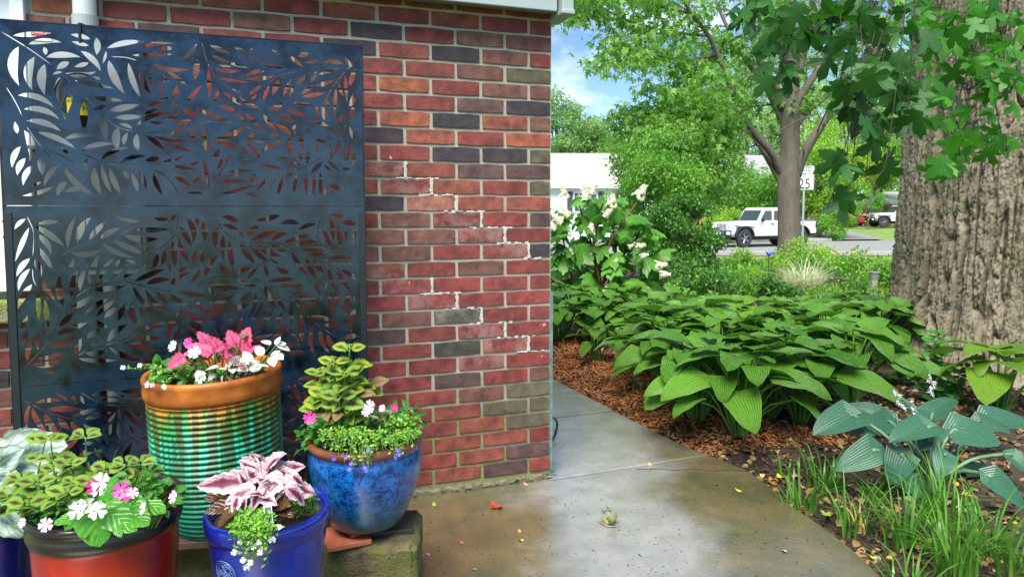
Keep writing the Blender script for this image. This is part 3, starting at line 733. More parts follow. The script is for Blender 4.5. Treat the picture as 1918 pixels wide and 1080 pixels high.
S2 = ["135 92,170 180,165 330,175 430,250 520", "300 300,420 235,560 205,700 140", "115 870,250 720,330 560,430 470,560 415,700 440,850 470,940 440", "905 100,880 190,790 270,705 295", "1085 95,1150 190,1230 225,1400 232,1520 280,1700 360", "1625 90,1605 200,1680 310,1760 450,1810 550",
      "760 465,900 540,935 720", "1450 480,1590 630,1760 740", "470 760,640 710,740 620", "345 830,440 770", "1280 405,1430 470", "1000 430,1100 400,1255 400", "1430 735,1590 810", "1000 640,1090 500,1200 450", "640 860,760 780,900 770", "1150 850,1250 700,1230 560"]
S3 = ["100 1015,260 1090,420 1130", "400 980,520 1040,700 1060,860 1040", "1450 900,1560 960,1700 1010", "160 1380,260 1250,330 1120", "560 1400,600 1260,760 1180,900 1170", "1000 1100,1150 1040,1300 1010", "1100 1400,1200 1250,1380 1180", "1500 1400,1560 1250,1680 1150"]
def mk_panel(z0, z1, leaves, stems, oy, seed, sc=1.0):
    c = Cut(z0, z1); rs_ = random.Random(seed)
    for ln in leaves.replace('\n', '|').split('|') if leaves else []:
        q = [float(x) for x in ln.split()]
        a = crop2uv(q[0], q[1], oy); b_ = crop2uv(q[2], q[3], oy); k = (zS1-zS2)/(316*2.7)
        c.leaf(a, b_, q[4]*k*(1.0 if q[0] < 700 else .85), q[5], force=True)
    st = [[crop2uv(*[float(v) for v in p.split()], oy) for p in s_.split(',')] for s_ in stems]
    for s_ in st:
        if leaves: c.slit(s_)
        else: c.frond(s_, .105*sc, .0185*sc, .0225*sc, rs_)
    c.fill(1800, rs_, .095, .016); c.fill(900, rs_, .055, .011)
    return c.mesh()
for (z0, z1, lv, st, oy, sd_) in ((zS1, zTop, L1, S1, 0, 1), (zS2, zS1, None, S2, 370, 2), (zBot, zS2, None, S3, 370, 3)):
    m = mk_panel(z0, z1, lv, st, oy, sd_)
    # a folded lip at the top and bottom of each sheet
    m.box((PWd/2, -.008, z1-.0028), (PWd, .016, .002)); m.box((PWd/2, -.008, z0+.0028), (PWd, .016, .002))
    p = m.build('leaf_panel', M['screen'], scr); so = p.modifiers.new('thick', 'SOLIDIFY'); so.thickness = .002; so.offset = 0
for s_, nm in ((-.004, 'side_post'), (PWd+.004, 'side_post')):
    b = MB(); b.box((s_, -.010, zTop/2), (.004, .030, zTop)); b.box((s_+(.010 if s_ < 0 else -.010), .0035, zS1/2-.01), (.024, .003, zS1-.02)); b.build('side_post', M['screen_dark'], scr, bevel=.001, seg=1)
    for z in (zTop-.25, zS1-.05, zS1-.1, zS2+.25, zS2-.04):
        MB().lathe([(.0, .006), (.004, .005), (.0055, 0)], 10, (0, 0, 0)).build('bolt', M['screen_dark'], scr).matrix_local = Matrix.Translation((s_+(-.002 if s_ < 0 else .002), -.008, z)) @ Matrix.Rotation(PI/2 if s_ > 0 else -PI/2, 4, 'Y')
MB().box((PWd/2, -.006, zTop+.001), (PWd+.01, .018, .003)).build('top_rail', M['screen_dark'], scr)
for s_ in (.06, PWd-.06): MB().box((s_, -.09, .01), (.03, .16, .006)).build('foot', M['screen_dark'], scr)
# cable tie from conduit to screen
st_s, st_z = wall_hit(150, 52, SOFF)
b = MB(); c0 = Vector((st_s, .195, st_z)); pts = [c0+Vector((.0, .01, -.05)), c0+Vector((0, .012, -.0)), c0+Vector((.0, -.0, .012)), c0+Vector((-.012, -.10, .02)), c0+Vector((-.01, -.16, .02))]
b.tube(smoothline(pts, 5), .005, 6); o = b.build('cable_tie', M['black']); o.matrix_world = WALLM; tag(o, 'black strap tying the screen top to the pale conduit', 'cable tie')
o = MB().tube(smoothline([at_z(1031, 783, .05)+Vector((-.02, .1, 0)), at_z(1041, 786, .07), at_z(1043, 800, .05), at_z(1036, 820, .02), at_z(1026, 826, .02)], 8), .006, 8).build('perforated_strap', M['black']); tag(o, 'black perforated strap loop poking out past the wall corner', 'strap')
# ================================================================== PLANT BUILDERS
def hosta_prof(u): return min(1, (u/.10)**.5)*(1-u)**.62*(1+.25*u)*1.02 if 0 <= u < 1 else 0
def oval(u): return math.sin(PI*u**.8)**.8 if 0 < u < 1 else 0
def spear(u): return math.sin(PI*u**.6)**.9 if 0 < u < 1 else 0
def leaf_meshes(name, mat, n=3, **k):
    return [np_mesh(name, *leaf_np(seed=i, **{a: (b*(1+.25*(i-1)) if a in ('curl', 'ruffle') else b) for a, b in k.items()})[:2], mat, UV=leaf_np(seed=i, **k)[2], smooth=True) for i in range(n)]
def put_leaf(parent, mesh, base, d, size, roll=0, name='leaf', up=Vector((0, 0, 1)), wide=1.0):
    o = bpy.data.objects.new(name, mesh); link(o, parent)
    m = rot_frame(d, up, roll).to_4x4() @ Matrix.Diagonal((size*wide, size, size, 1))
    o.matrix_local = Matrix.Translation(base) @ m; return o
def stems_mb(): return MB()
LM = {}
LM['hosta'] = leafmat('hosta_leaf', (.055, .190, .016), (.145, .345, .034), rib=13, ribcol=(.020, .11, .012), rough=.24, trans=.30, source='obj', ribstr=.8)
LM['hosta_lime'] = leafmat('hosta_lime_leaf', (.085, .22, .018), (.17, .33, .03), rib=14, rough=.36, trans=.38, source='obj', ribstr=.55)
LM['hosta_blue'] = leafmat('hosta_blue_leaf', (.020, .088, .045), (.045, .135, .075), rib=12, fine=.12, rough=.36, trans=.15, source='obj', ribstr=.32, spec=.5)
M['stalk'] = plain('green_stalk', (.10, .22, .035), .5, var=.2)
M['stalk_blue'] = plain('pale_blue_green_stalk', (.10, .20, .10), .5, var=.2)
M['stalk_red'] = plain('reddish_stalk', (.22, .07, .04), .5, var=.2)
M['twig'] = plain('brown_twig', (.045, .035, .02), .8, var=.3)
HM = {k: leaf_meshes(k+'_leaf', LM[k], 4, nu=9, nv=3, Wd=.40, prof=hosta_prof, curl=.42, fold=.16, lobe=.20, ruffle=.05, rf=4) for k in ('hosta', 'hosta_lime')}
HM['hosta_blue'] = leaf_meshes('hosta_blue_leaf', LM['hosta_blue'], 4, nu=9, nv=3, Wd=.43, prof=hosta_prof, curl=.26, fold=.24, lobe=.22, ruffle=.03, rf=3)
def hosta(x, y, n, L_, h, Rd, kind, label, group=None, rsd=None, aim=None, flowers=0, z=None):
    r = random.Random(rsd or int(x*1000)+int(y*77)); z0 = bz(x, y) if z is None else z
    root = empty('hosta', (x, y, z0), label, 'hosta', group); st = MB()
    for i in range(n):
        a = 2*PI*(i*.618)+r.uniform(-.3, .3); lv = (i+.5)/n       # 0 outer/low .. 1 inner/high
        rad = Rd*(1-.75*lv)*r.uniform(.85, 1.12); hh = h*(.48+.52*math.sqrt(lv))*r.uniform(.88, 1.08)
        base = Vector((math.cos(a)*rad, math.sin(a)*rad, hh))
        el = -(.35-.55*lv)+r.uniform(-.22, .18); a2 = a+r.uniform(-.4, .4)
        d = Vector((math.cos(a2)*math.cos(el), math.sin(a2)*math.cos(el), math.sin(el)+.16))
        put_leaf(root, r.choice(HM[kind]), base, d, L_*r.uniform(.66, 1.18)*(1-.22*lv), r.uniform(-.35, .35), wide=r.uniform(.9, 1.1))
        c0 = Vector((math.cos(a)*.03, math.sin(a)*.03, 0)); m = c0.lerp(base, .55)+Vector((0, 0, hh*.22))
        st.tube([c0, c0.lerp(m, .6)+Vector((0, 0, .02)), m, base+d*.02], [.008, .006, .005, .0035], 5, False)
    st.build('stalks', M['stalk_blue' if kind == 'hosta_blue' else 'stalk'], root, smooth=True)
    return root
M['petal_white'] = plain('white_petal', (.80, .80, .76), .5, var=.05)
M['petal_cream'] = plain('cream_petal', (.78, .76, .58), .6, var=.08)
# ================================================================== BED PLANTING
tops = [  # px, Y, number of leaves, kind, how it is told apart
 (1312, 3.78, 22, 'hosta', 'front-left green hosta of the big clump, its leaves drooping over the bark mulch'),
 (1392, 3.52, 22, 'hosta', 'foremost green hosta with a large heart leaf hanging by the path edge'),
 (1508, 3.72, 20, 'hosta', 'front green hosta between the path hosta and the blue hosta'),
 (1610, 4.15, 18, 'hosta', 'right front green hosta nearest the blue-leaved one'),
 (1258, 4.45, 20, 'hosta', 'left edge green hosta leaning towards the little lime hosta'),
 (1450, 3.80, 15, 'hosta', 'front green hosta squeezed just right of the foremost path-edge plant'),
 (1240, 4.95, 15, 'hosta', 'left green hosta reaching over the mulch behind the edge plant'),
 (1360, 4.35, 18, 'hosta', 'second-row green hosta behind the mulch-side front plant'),
 (1455, 4.3, 18, 'hosta', 'second-row green hosta in the middle of the big clump'),
 (1560, 4.6, 18, 'hosta', 'second-row green hosta a little left of the great trunk'),
 (1650, 5.15, 14, 'hosta', 'green hosta pressed against the left side of the great trunk'),
 (1305, 5.1, 16, 'hosta', 'third-row green hosta at the left end behind the clump'),
 (1400, 5.2, 16, 'hosta_lime', 'lime-green hosta glowing in the middle of the clump'),
 (1490, 5.1, 16, 'hosta', 'third-row green hosta in front of the striped grass'),
 (1590, 5.4, 15, 'hosta', 'third-row green hosta beside the great trunk'),
 (1350, 6.1, 13, 'hosta_lime', 'far lime-tinted hosta at the left of the back row'),
 (1435, 6.1, 14, 'hosta_lime', 'far lime-tinted hosta in the centre of the back row'),
 (1520, 6.0, 14, 'hosta', 'far green hosta in the back row below the striped grass'),
 (1610, 6.5, 13, 'hosta', 'far green hosta in the back row near the stone planter'),
 (1050, 6.0, 16, 'hosta', 'green hosta just past the brick corner under the hydrangea'),
 (1125, 6.1, 16, 'hosta', 'green hosta beneath the middle of the white hydrangea'),
 (1205, 6.0, 16, 'hosta', 'green hosta under the right side of the white hydrangea'),
 (1262, 6.5, 13, 'hosta', 'green hosta between the hydrangea and the dark shrub'),
 (1165, 6.9, 12, 'hosta', 'rear green hosta hidden low behind the hydrangea hostas'),
 (1070, 7.0, 12, 'hosta', 'rear green hosta farthest back at the brick corner'),
]
for px, Y, n, kd, lb in tops:
    X = (px-959)/F0*Y
    hosta(X, Y, n+11, .265 if Y < 5.2 else .26, (.45 if Y < 5.2 else .40 if Y < 6 else .36) if px > 1230 else .38, .30 if Y < 5.2 else .36, kd, lb, 'green hostas massed in the bed')
hosta(.62+.02, 5.22, 11, .19, .26, .12, 'hosta_lime', 'small lime hosta standing alone on the bark mulch')
p = at_z(1185, 700); hosta(p.x, p.y, 16, .13, .13, .12, 'hosta', 'tiny dark green hosta seedling cluster on the mulch edge')
p = at_z(1188, 742); hosta(p.x+.02, p.y+.02, 3, .10, .09, .04, 'hosta', 'two-leaf hosta sprout alone on the mulch')
p = at_z(1870, 780); hosta(p.x, p.y, 15, .30, .36, .22, 'hosta_lime', 'bright green hosta at the foot of the great trunk on the right edge')
p = at_z(1925, 735); hosta(p.x+.2, p.y+.1, 11, .28, .34, .2, 'hosta_lime', 'bright green hosta half out of view beside the trunk')
# blue hosta: traced leaves (tip px, base px, depth, length) around one crown
bh = at_z(1735, 935); broot = empty('blue_hosta', (bh.x, bh.y, bz(bh.x, bh.y)), 'large blue-green ribbed hosta with wet leaves in front of the trunk', 'hosta')
bs = MB(); brr = random.Random(3)
def blue(bpx, bpy_, tpx, tpy, Yb, Yt, wide=1.0, roll=0.0):
    Yt = Yb+(Yt-Yb)*.45; A = at_y(bpx, bpy_, Yb); B = at_y(tpx, tpy, Yt); org = broot.location
    d = B-A; put_leaf(broot, brr.choice(HM['hosta_blue']), A-org, d.normalized()+Vector((0, 0, .12)), max(.11, d.length*.86), roll, up=Vector((0, -.6, .8)), wide=wide*.9)
    c0 = Vector((brr.uniform(-.03, .03), brr.uniform(-.03, .03), 0)); base = A-org
    bs.tube(smoothline([c0, c0.lerp(base, .5)+Vector((0, 0, .05)), base, base+d*.06], 4), [.008]*13, 6, False)
for q in ((1600, 778, 1512, 818, 2.98, 2.86, 1.1, .2), (1668, 792, 1570, 742, 3.15, 3.35, .8, 0), (1668, 790, 1602, 818, 3.0, 2.82, .9, -.1), (1640, 842, 1560, 892, 2.78, 2.66, .9, -.2), (1690, 850, 1668, 918, 2.72, 2.6, 1.25, 0),
          (1742, 800, 1655, 828, 2.74, 2.62, 1.0, .3), (1745, 778, 1800, 728, 2.95, 3.08, 1.0, -.5), (1748, 805, 1722, 850, 2.8, 2.65, 1.2, .1), (1785, 805, 1895, 838, 2.85, 2.72, 1.1, .1), (1770, 850, 1760, 890, 2.7, 2.55, 1.1, 0),
          (1780, 800, 1778, 770, 3.0, 3.2, .9, 0), (1830, 790, 1918, 812, 3.1, 3.0, .7, .2), (1845, 785, 1960, 800, 3.2, 3.1, .8, 0), (1850, 890, 1935, 965, 2.6, 2.4, .8, .3), (1700, 905, 1790, 960, 2.75, 2.65, .8, 0), (1815, 880, 1880, 880, 2.9, 2.7, .9, .2),
          (1890, 850, 1945, 900, 2.8, 2.6, 1.0, 0), (1705, 870, 1735, 965, 2.85, 2.7, 1.0, 0), (1720, 780, 1690, 745, 3.1, 3.25, .9, .2)): blue(*q)
bs.build('stalks', M['stalk_blue'], broot, smooth=True)
# flower spikes of the blue hosta
def bell(r):
    m = MB()
    for k in range(5):
        a = k*2*PI/5; c, s_ = math.cos(a), math.sin(a); c2, s2 = math.cos(a+.7), math.sin(a+.7); c3, s3 = math.cos(a-.7), math.sin(a-.7)
        m.add([(0, 0, 0), (c3*.35*r, s3*.35*r, r*.9), (c*.75*r, s_*.75*r, r*1.9), (c2*.35*r, s2*.35*r, r*.9)], [(0, 1, 2, 3)])
    return m
bellm = bell(.014).mesh('bell_flower', M['petal_white'])
for (px0, py0, px1, py1, Y, n) in ((1722, 850, 1672, 728, 3.0, 10), (1752, 830, 1742, 700, 3.15, 12), (1738, 870, 1700, 745, 2.9, 4)):
    A = at_y(px0, py0, Y)-broot.location; B = at_y(px1, py1, Y)-broot.location
    sc = MB().tube([A, A.lerp(B, .5)+Vector((.01, 0, .02)), B], [.005, .004, .002], 6).build('flower_stalk', M['stalk_blue'], broot)
    for k in range(n):
        p = A.lerp(B, .72+.30*k/n); dd = Vector((brr.uniform(-1, 1), brr.uniform(-1, .4), brr.uniform(-.9, .3))).normalized()
        o = bpy.data.objects.new('flower', bellm); link(o, sc); o.matrix_local = Matrix.Translation(p) @ dd.to_track_quat('Z', 'Y').to_matrix().to_4x4() @ Matrix.Scale(brr.uniform(.7, 1.15), 4)
# ---- liriope / grass tufts
LM['blade'] = leafmat('grass_blade', (.055, .19, .018), (.12, .30, .035), rough=.35, trans=.35)
LM['blade_var'] = leafmat('variegated_blade', (.50, .55, .30), (.66, .68, .45), rough=.5, trans=.4)
LM['blade_dry'] = leafmat('dry_blade', (.40, .26, .07), (.55, .38, .12), rough=.6, trans=.3)
def blades(name, x, y, z, n, h, spread, w, mat, label=None, cat=None, group=None, parent=None, seg=6, lean=.9, seed=0):
    r = np.random.default_rng(seed+int(abs(x)*100)+int(y*10)); V = []; F = []; UV = []; RN = []
    for i in range(n):
        a = r.random()*2*PI; rr = spread*math.sqrt(r.random()); b0 = np.array([math.cos(a)*rr, math.sin(a)*rr, 0]); a2 = a+r.normal()*.7
        hh = h*(.55+.6*r.random()); ln = lean*(.25+.9*r.random()); wd = w*(.7+.6*r.random()); rn = r.random()
        dx = np.array([math.cos(a2), math.sin(a2), 0]); sx_ = np.array([-math.sin(a2), math.cos(a2), 0]); b = len(V)
        for k in range(seg+1):
            t_ = k/seg; th = ln*t_*1.5
            P = b0+dx*hh*(ln*t_*t_*.75)+np.array([0, 0, hh*(t_-.42*ln*t_*t_*t_)])
            ww = wd*(1-t_**2.2)*.5+.0004
            V += [P-sx_*ww, P+sx_*ww]; UV += [(0, t_), (1, t_)]; RN += [rn, rn]
        for k in range(seg): F.append((b+2*k, b+2*k+1, b+2*k+3, b+2*k+2))
    me = np_mesh(name, np.array(V), np.array(F), mat, np.array(UV), np.array(RN), True)
    o = bpy.data.objects.new(name, me); o.location = (x, y, z); link(o, parent); return tag(o, label, cat, group)
gt = [(1500, 930, 60, .20, 'grass tuft closest to the hostas where the patio edge begins to curve'), (1545, 900, 70, .22, 'tall grass tuft left of the blue hosta'), (1600, 975, 55, .24, 'arching grass tuft below the round blue hosta leaf'),
      (1640, 930, 40, .16, 'short grass tuft tucked under the blue hosta'), (1700, 1010, 90, .28, 'broad grass tuft on the leaf litter, left of the tallest one'), (1760, 985, 100, .32, 'tallest grass tuft in front of the blue hosta'),
      (1790, 1060, 110, .30, 'bottom-edge grass tuft with long leaning blades'), (1850, 1040, 90, .28, 'grass tuft at the lower right under the drooping blue leaf'), (1700, 1085, 60, .22, 'grass tuft cut by the bottom of the picture beside the patio'), (1900, 1075, 60, .24, 'grass tuft in the bottom right corner'),
      (1480, 880, 30, .14, 'thin grass tuft at the tip of the patio crack')]
for i, (px, py, n, h, lb) in enumerate(gt):
    p = at_z(px, py, .03); blades('grass_tuft', p.x, p.y, bz(p.x, p.y)-.01, int(n*.62), h, .07, .0072, LM['blade'], lb, 'grass', 'arching grass tufts along the patio edge', seed=i)
p = at_z(1625, 985, .03); blades('dry_grass_tuft', p.x, p.y, bz(p.x, p.y), 12, .12, .05, .007, LM['blade_dry'], 'few dry yellow grass blades on the soil by the patio', 'grass')

# ---- mulch chips and leaf litter
def litter(name, n, xr, yr, cols, size, label, accept, flat=.35, curl=True, tmpl=None):
    P = []; 
    while len(P) < n:
        x = rng.uniform(*xr); y = rng.uniform(*yr)
        if x > edge_x(y)+.003 and accept(x, y): P.append((x, y, bz(x, y)+rng.uniform(.0, .012)))
    P = np.array(P); d = runit(n); d[:, 2] *= flat; u = np.tile([0, 0, 1.], (n, 1))+runit(n)*.5
    t = NT(name+'_material'); a = t.n('Attribute', None, attribute_name='rnd').outputs['Fac']
    m = t.done(t.pbr(t.ramp(a, [(i/(len(cols)-1), c) for i, c in enumerate(cols)]), .7, None, .35))
    o = scatter(name, tmpl, P, d, u, size*(.5+rng.random(n)), m); tag(o, label, kind='stuff'); return o
CHIP = (np.array([(-.11, 0, 0), (.11, 0, 0), (.14, 1, .03), (-.09, 1, 0), (-.11, 0, .1), (.11, 0, .1), (.14, 1, .13), (-.09, 1, .1)], float),
        np.array([(3, 2, 1, 0), (4, 5, 6, 7), (0, 1, 5, 4), (1, 2, 6, 5), (2, 3, 7, 6), (3, 0, 4, 7)]), np.zeros((8, 2)))
DLEAF = (leaf_np(4, 1, 1, .33, oval, .5, .5)[0], leaf_np(4, 1, 1, .33, oval, .5, .5)[1], leaf_np(4, 1, 1, .33, oval, .5, .5)[2])
litter('bark_mulch', 15000, (-1, 3.0), (3.0, 7.2), [(.075, .028, .012), (.24, .085, .028), (.40, .15, .048), (.30, .115, .04), (.52, .23, .085), (.16, .06, .02)], .034, 'reddish bark mulch chips spread along the path', lambda x, y: (x < edge_x(y)+.9+.5*mnoise.noise((x*2, y*2, 3))) and (y > 3.35+.15*mnoise.noise((x*3, y*3, 0))) and rng.random() < (1 if x-edge_x(y) > .04 else .5), tmpl=CHIP)
litter('leaf_litter', 8000, (.8, 3.8), (.9, 4.6), [(.05, .028, .014), (.13, .075, .03), (.24, .16, .08), (.33, .25, .15), (.30, .14, .04), (.09, .06, .03)], .036, 'dry brown leaf litter under the blue hosta and grass', lambda x, y: y < 4.6, tmpl=DLEAF, flat=.5)
litter('soil_crumbs', 9000, (.2, 3.6), (.9, 5.6), [(.02, .014, .009), (.05, .034, .02), (.09, .06, .035)], .014, 'dark soil crumbs along the bed edge', lambda x, y: x < edge_x(y)+.35, tmpl=CHIP)
litter('yellowed_litter', 260, (.9, 3.6), (1.0, 4.4), [(.55, .35, .04), (.50, .20, .04), (.62, .50, .12)], .030, 'scattered yellow and orange fallen leaflets in the bed', lambda x, y: True, tmpl=DLEAF, flat=.4)

# ================================================================== GREAT TRUNK with deep bark
def _hash(ix, iy, iz):
    h = (ix*374761393+iy*668265263+iz*2147483647) & 0xffffffff
    h = ((h ^ (h >> 13))*1274126177) & 0xffffffff
    return ((h ^ (h >> 16)) & 0xffff)/65535.0
def vnoise(x, y, z):
    x, y, z = x*.8+y*.6+z*.31, -x*.6+y*.8+z*.27, z*.92-x*.23+y*.19
    ix, iy, iz = np.floor(x).astype(np.int64), np.floor(y).astype(np.int64), np.floor(z).astype(np.int64)
    fx, fy, fz = x-ix, y-iy, z-iz; fx, fy, fz = [f*f*f*(f*(f*6-15)+10) for f in (fx, fy, fz)]
    r = 0
    for dx in (0, 1):
        for dy in (0, 1):
            for dz in (0, 1):
                r = r+_hash(ix+dx, iy+dy, iz+dz)*(fx if dx else 1-fx)*(fy if dy else 1-fy)*(fz if dz else 1-fz)
    return r*2-1
def m_bark(name, a, b, moss, scale=6):
    t = NT(name); v = t.coord('Object'); st = t.n('Mapping', {'Vector': v, 'Scale': (1, 1, .3)}).outputs[0]
    n1 = t.noise(st, scale, 6, .65); n2 = t.noise(v, 2.2, 4); n3 = t.noise(v, 90, 4, .7)
    c = t.mix(t.ramp(n1, [(.3, 0), (.7, 1)]), a, b); c = t.mix(t.ramp(n2, [(.5, 0), (.72, .6)]), c, moss)
    c = t.mix(t.ramp(n3, [(.3, .35), (.5, 0)]), c, tuple(x*.5 for x in a))
    return t.done(t.pbr(c, .9, t.bump(t.math('ADD', n3, n1), .7, .012), .25))
M['bark_big'] = m_bark('furrowed_bark', (.150, .125, .085), (.32, .275, .195), (.16, .18, .085))
M['bark_mid'] = m_bark('smooth_grey_bark', (.12, .10, .078), (.21, .18, .145), (.14, .16, .09), 14)
TX, TY = 3.62, 5.12
nt, nz2 = 760, 560; zz = np.linspace(-.25, 3.6, nz2); th = np.linspace(0, 2*PI, nt, endpoint=False)
ZZ, TT = np.meshgrid(zz, th, indexing='ij')
ck, sk = np.cos(TT), np.sin(TT)
def rid(kx, kz, ox, warp=.35):
    wx = vnoise(ck*3+ox, sk*3, ZZ*2.2)*warp; wz = vnoise(ck*9+ox+9, sk*9, ZZ*1.3)*1.1+.5*ck
    return vnoise((ck+wx*.25)*kx+ox, (sk+wx*.25)*kx+5, (ZZ+wz*.6)*kz)
n1 = rid(10, 1.3, 0, .30); n2 = rid(18, 2.4, 31, .28); n3 = rid(38, 5.5, 57, .25)
pl = np.clip(np.abs(n1)/.20, 0, 1)**.55; p2 = np.clip(np.abs(n2)/.24, 0, 1)**.6; p3 = np.clip(np.abs(n3)/.3, 0, 1)**.7
disp = .060*pl+.032*p2*(.35+.65*pl)+.014*p3
for k_, (f_, g_, a_) in enumerate(((40, 14, .008), (75, 30, .007), (130, 60, .006), (230, 110, .004))): disp = disp-a_*np.abs(vnoise(ck*f_+k_*7, sk*f_, ZZ*g_))*2
rad = .605-.026*ZZ+.27*np.exp(-np.clip(ZZ+.1, 0, 9)/.22)*(1+.35*np.sin(TT*5+1))+.05*vnoise(ck*1.5, sk*1.5, ZZ*.6)
RR = rad+disp
Vt = np.stack([ck*RR+.012*ZZ, sk*RR, ZZ], -1).reshape(-1, 3)
ii, jj = np.meshgrid(np.arange(nz2-1), np.arange(nt), indexing='ij')
Ft = np.stack([ii*nt+jj, ii*nt+(jj+1) % nt, (ii+1)*nt+(jj+1) % nt, (ii+1)*nt+jj], -1).reshape(-1, 4)
bt = empty('great_tree', (TX, TY, 0), 'massive tree trunk with deeply furrowed grey-brown bark and leafy branches hanging before it', 'tree')
o = bpy.data.objects.new('trunk', np_mesh('trunk', Vt, Ft, M['bark_big'], smooth=True)); link(o, bt)
# overhanging leafy branches: real leaves on twigs two to three metres from the camera
LM['maple'] = leafmat('maple_leaf', (.007, .052, .004), (.024, .120, .008), rough=.55, trans=.32, source='obj', tcol=(.05, .22, .01))  # front sprays: their backlit shade is put into a darker leaf colour
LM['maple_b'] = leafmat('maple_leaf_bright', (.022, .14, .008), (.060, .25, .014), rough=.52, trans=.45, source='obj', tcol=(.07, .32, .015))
mp_t = [palmate(5, .55, True, b) for b in (.12, .3, .5)]
mpm = {k: [np_mesh('maple_leaf', t_[0], t_[1], LM[k], t_[2], smooth=False) for t_ in mp_t] for k in ('maple', 'maple_b')}
limb = [Vector((TX, TY-.2, 3.9)), Vector((3.1, 4.3, 4.0)), Vector((2.3, 3.3, 3.3)), Vector((1.7, 2.6, 2.75)), Vector((1.3, 2.3, 2.45))]
limb2 = [Vector((TX, TY-.2, 3.8)), Vector((3.2, 4.2, 3.7)), Vector((2.7, 3.2, 3.1)), Vector((2.1, 2.7, 2.6)), Vector((1.75, 2.5, 2.35))]
lim_o = []
for lb_ in (limb, limb2):
    pts = smoothline([p-bt.location for p in lb_], 8); m = MB().tube(pts, [.07*(1-i/len(pts))+.008 for i in range(len(pts))], 8)
    lim_o.append(m.build('limb', M['bark_mid'], bt, smooth=True))
clusters = [ # px, py, rx, ry, depth, count, bright
 (1425, 25, 50, 30, 2.4, 9, 0), (1455, 85, 40, 45, 2.3, 11, 0), (1470, 150, 25, 30, 2.3, 5, 0), (1545, 45, 75, 45, 2.35, 26, 0), (1640, 60, 85, 70, 2.4, 36, 0), (1650, 165, 75, 60, 2.3, 30, 0), (1590, 140, 50, 50, 2.2, 14, 0),
 (1615, 235, 42, 38, 2.2, 10, 0), (1588, 300, 16, 30, 2.15, 5, 0), (1570, 362, 10, 20, 2.1, 3, 0), (1592, 372, 10, 14, 2.1, 1, 0), (1665, 305, 22, 16, 2.0, 2, 0), (1625, 315, 22, 18, 2.1, 2, 0), (1700, 225, 30, 28, 2.25, 5, 0),
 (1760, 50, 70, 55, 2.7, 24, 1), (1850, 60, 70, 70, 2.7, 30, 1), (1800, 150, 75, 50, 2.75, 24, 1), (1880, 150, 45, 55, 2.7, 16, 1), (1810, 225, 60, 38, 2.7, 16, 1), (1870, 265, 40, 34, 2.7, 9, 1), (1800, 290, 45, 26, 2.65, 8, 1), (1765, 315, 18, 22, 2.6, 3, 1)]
rr_ = random.Random(12)
for (px, py, rx, ry, D, n, br) in clusters:
    lo = lim_o[br]; org = bt.location
    c = at_y(px, py-10, D)-org
    la = limb2 if br else limb; a0 = min(la[2:], key=lambda q: (q-org-c).length)-org
    br_o = None
    tw = MB(); mid = a0.lerp(c, .5)+Vector((rr_.uniform(-.14, .14), rr_.uniform(-.1, .1), .16)); main = smoothline([a0, mid, c+Vector((0, 0, .05)), c+Vector((-.04 if not br else .02, -.02, -.06))], 5)
    tw.tube(main, [.0026-.0018*i/len(main) for i in range(len(main))], 5)
    LV = []
    for i in range(n):
        a = rr_.random()*2*PI; q = math.sqrt(rr_.random())
        P = at_y(px+rx*q*math.cos(a), py-12+ry*q*math.sin(a), D+rr_.uniform(-.28, .28))-org
        d = Vector((rr_.gauss(-.1, .5), rr_.gauss(-.05, .45), -1+rr_.uniform(0, .8))).normalized()
        LV.append((P, d, rr_.uniform(.060, .105)*(1.0 if not br else .9), rr_.uniform(-1.1, 1.1)))
        s0 = min(main, key=lambda w_: (w_-P).length)
        tw.tube([s0, s0.lerp(P, .6)+Vector((0, 0, .015)), P], [.0016, .0012, .0009], 3, False)
    tw_o = tw.build('twig', M['twig'], bt, smooth=True)
    for P, d, sz, roll in LV:
        up = Vector((rr_.gauss(0, .6), -1, rr_.gauss(.5, .5))).normalized()
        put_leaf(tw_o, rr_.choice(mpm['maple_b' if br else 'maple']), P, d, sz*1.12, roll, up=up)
# ================================================================== STREET TREE AND BACKGROUND FOLIAGE
M['fol'] = {}
def fol(name, a, b, trans=.45, rough=.5, tcol=None): M['fol'][name] = leafmat(name, a, b, rough=rough, trans=trans, tcol=tcol); return M['fol'][name]
fol('street_leaf', (.09, .25, .035), (.20, .41, .06), .5)
fol('bright_leaf', (.15, .34, .025), (.30, .52, .05), .5)
fol('mid_leaf', (.08, .27, .03), (.19, .41, .05), .45)
fol('dark_leaf', (.035, .125, .018), (.085, .24, .030), .35, .4)
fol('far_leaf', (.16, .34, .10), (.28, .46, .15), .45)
fol('lime_leaf', (.20, .36, .03), (.33, .48, .05), .5)
def clump_leaves(centres, radii, n_each, leaf, out=.5, squash=.75):
    P = []; D = []
    for (c, r, n) in zip(centres, radii, n_each):
        v = rng.normal(size=(n, 3)); v /= np.linalg.norm(v, axis=1, keepdims=True); q = rng.random(n)**.45
        v2 = v*q[:, None]*np.array([1, 1, squash])*r
        P.append(v2+np.array(c)); d = v*out+rng.normal(size=(n, 3))*.7; d[:, 2] -= .25; D.append(d)
    P = np.vstack(P); D = np.vstack(D); U_ = rng.normal(size=P.shape)*.55; U_[:, 2] += 1
    return P, D, U_
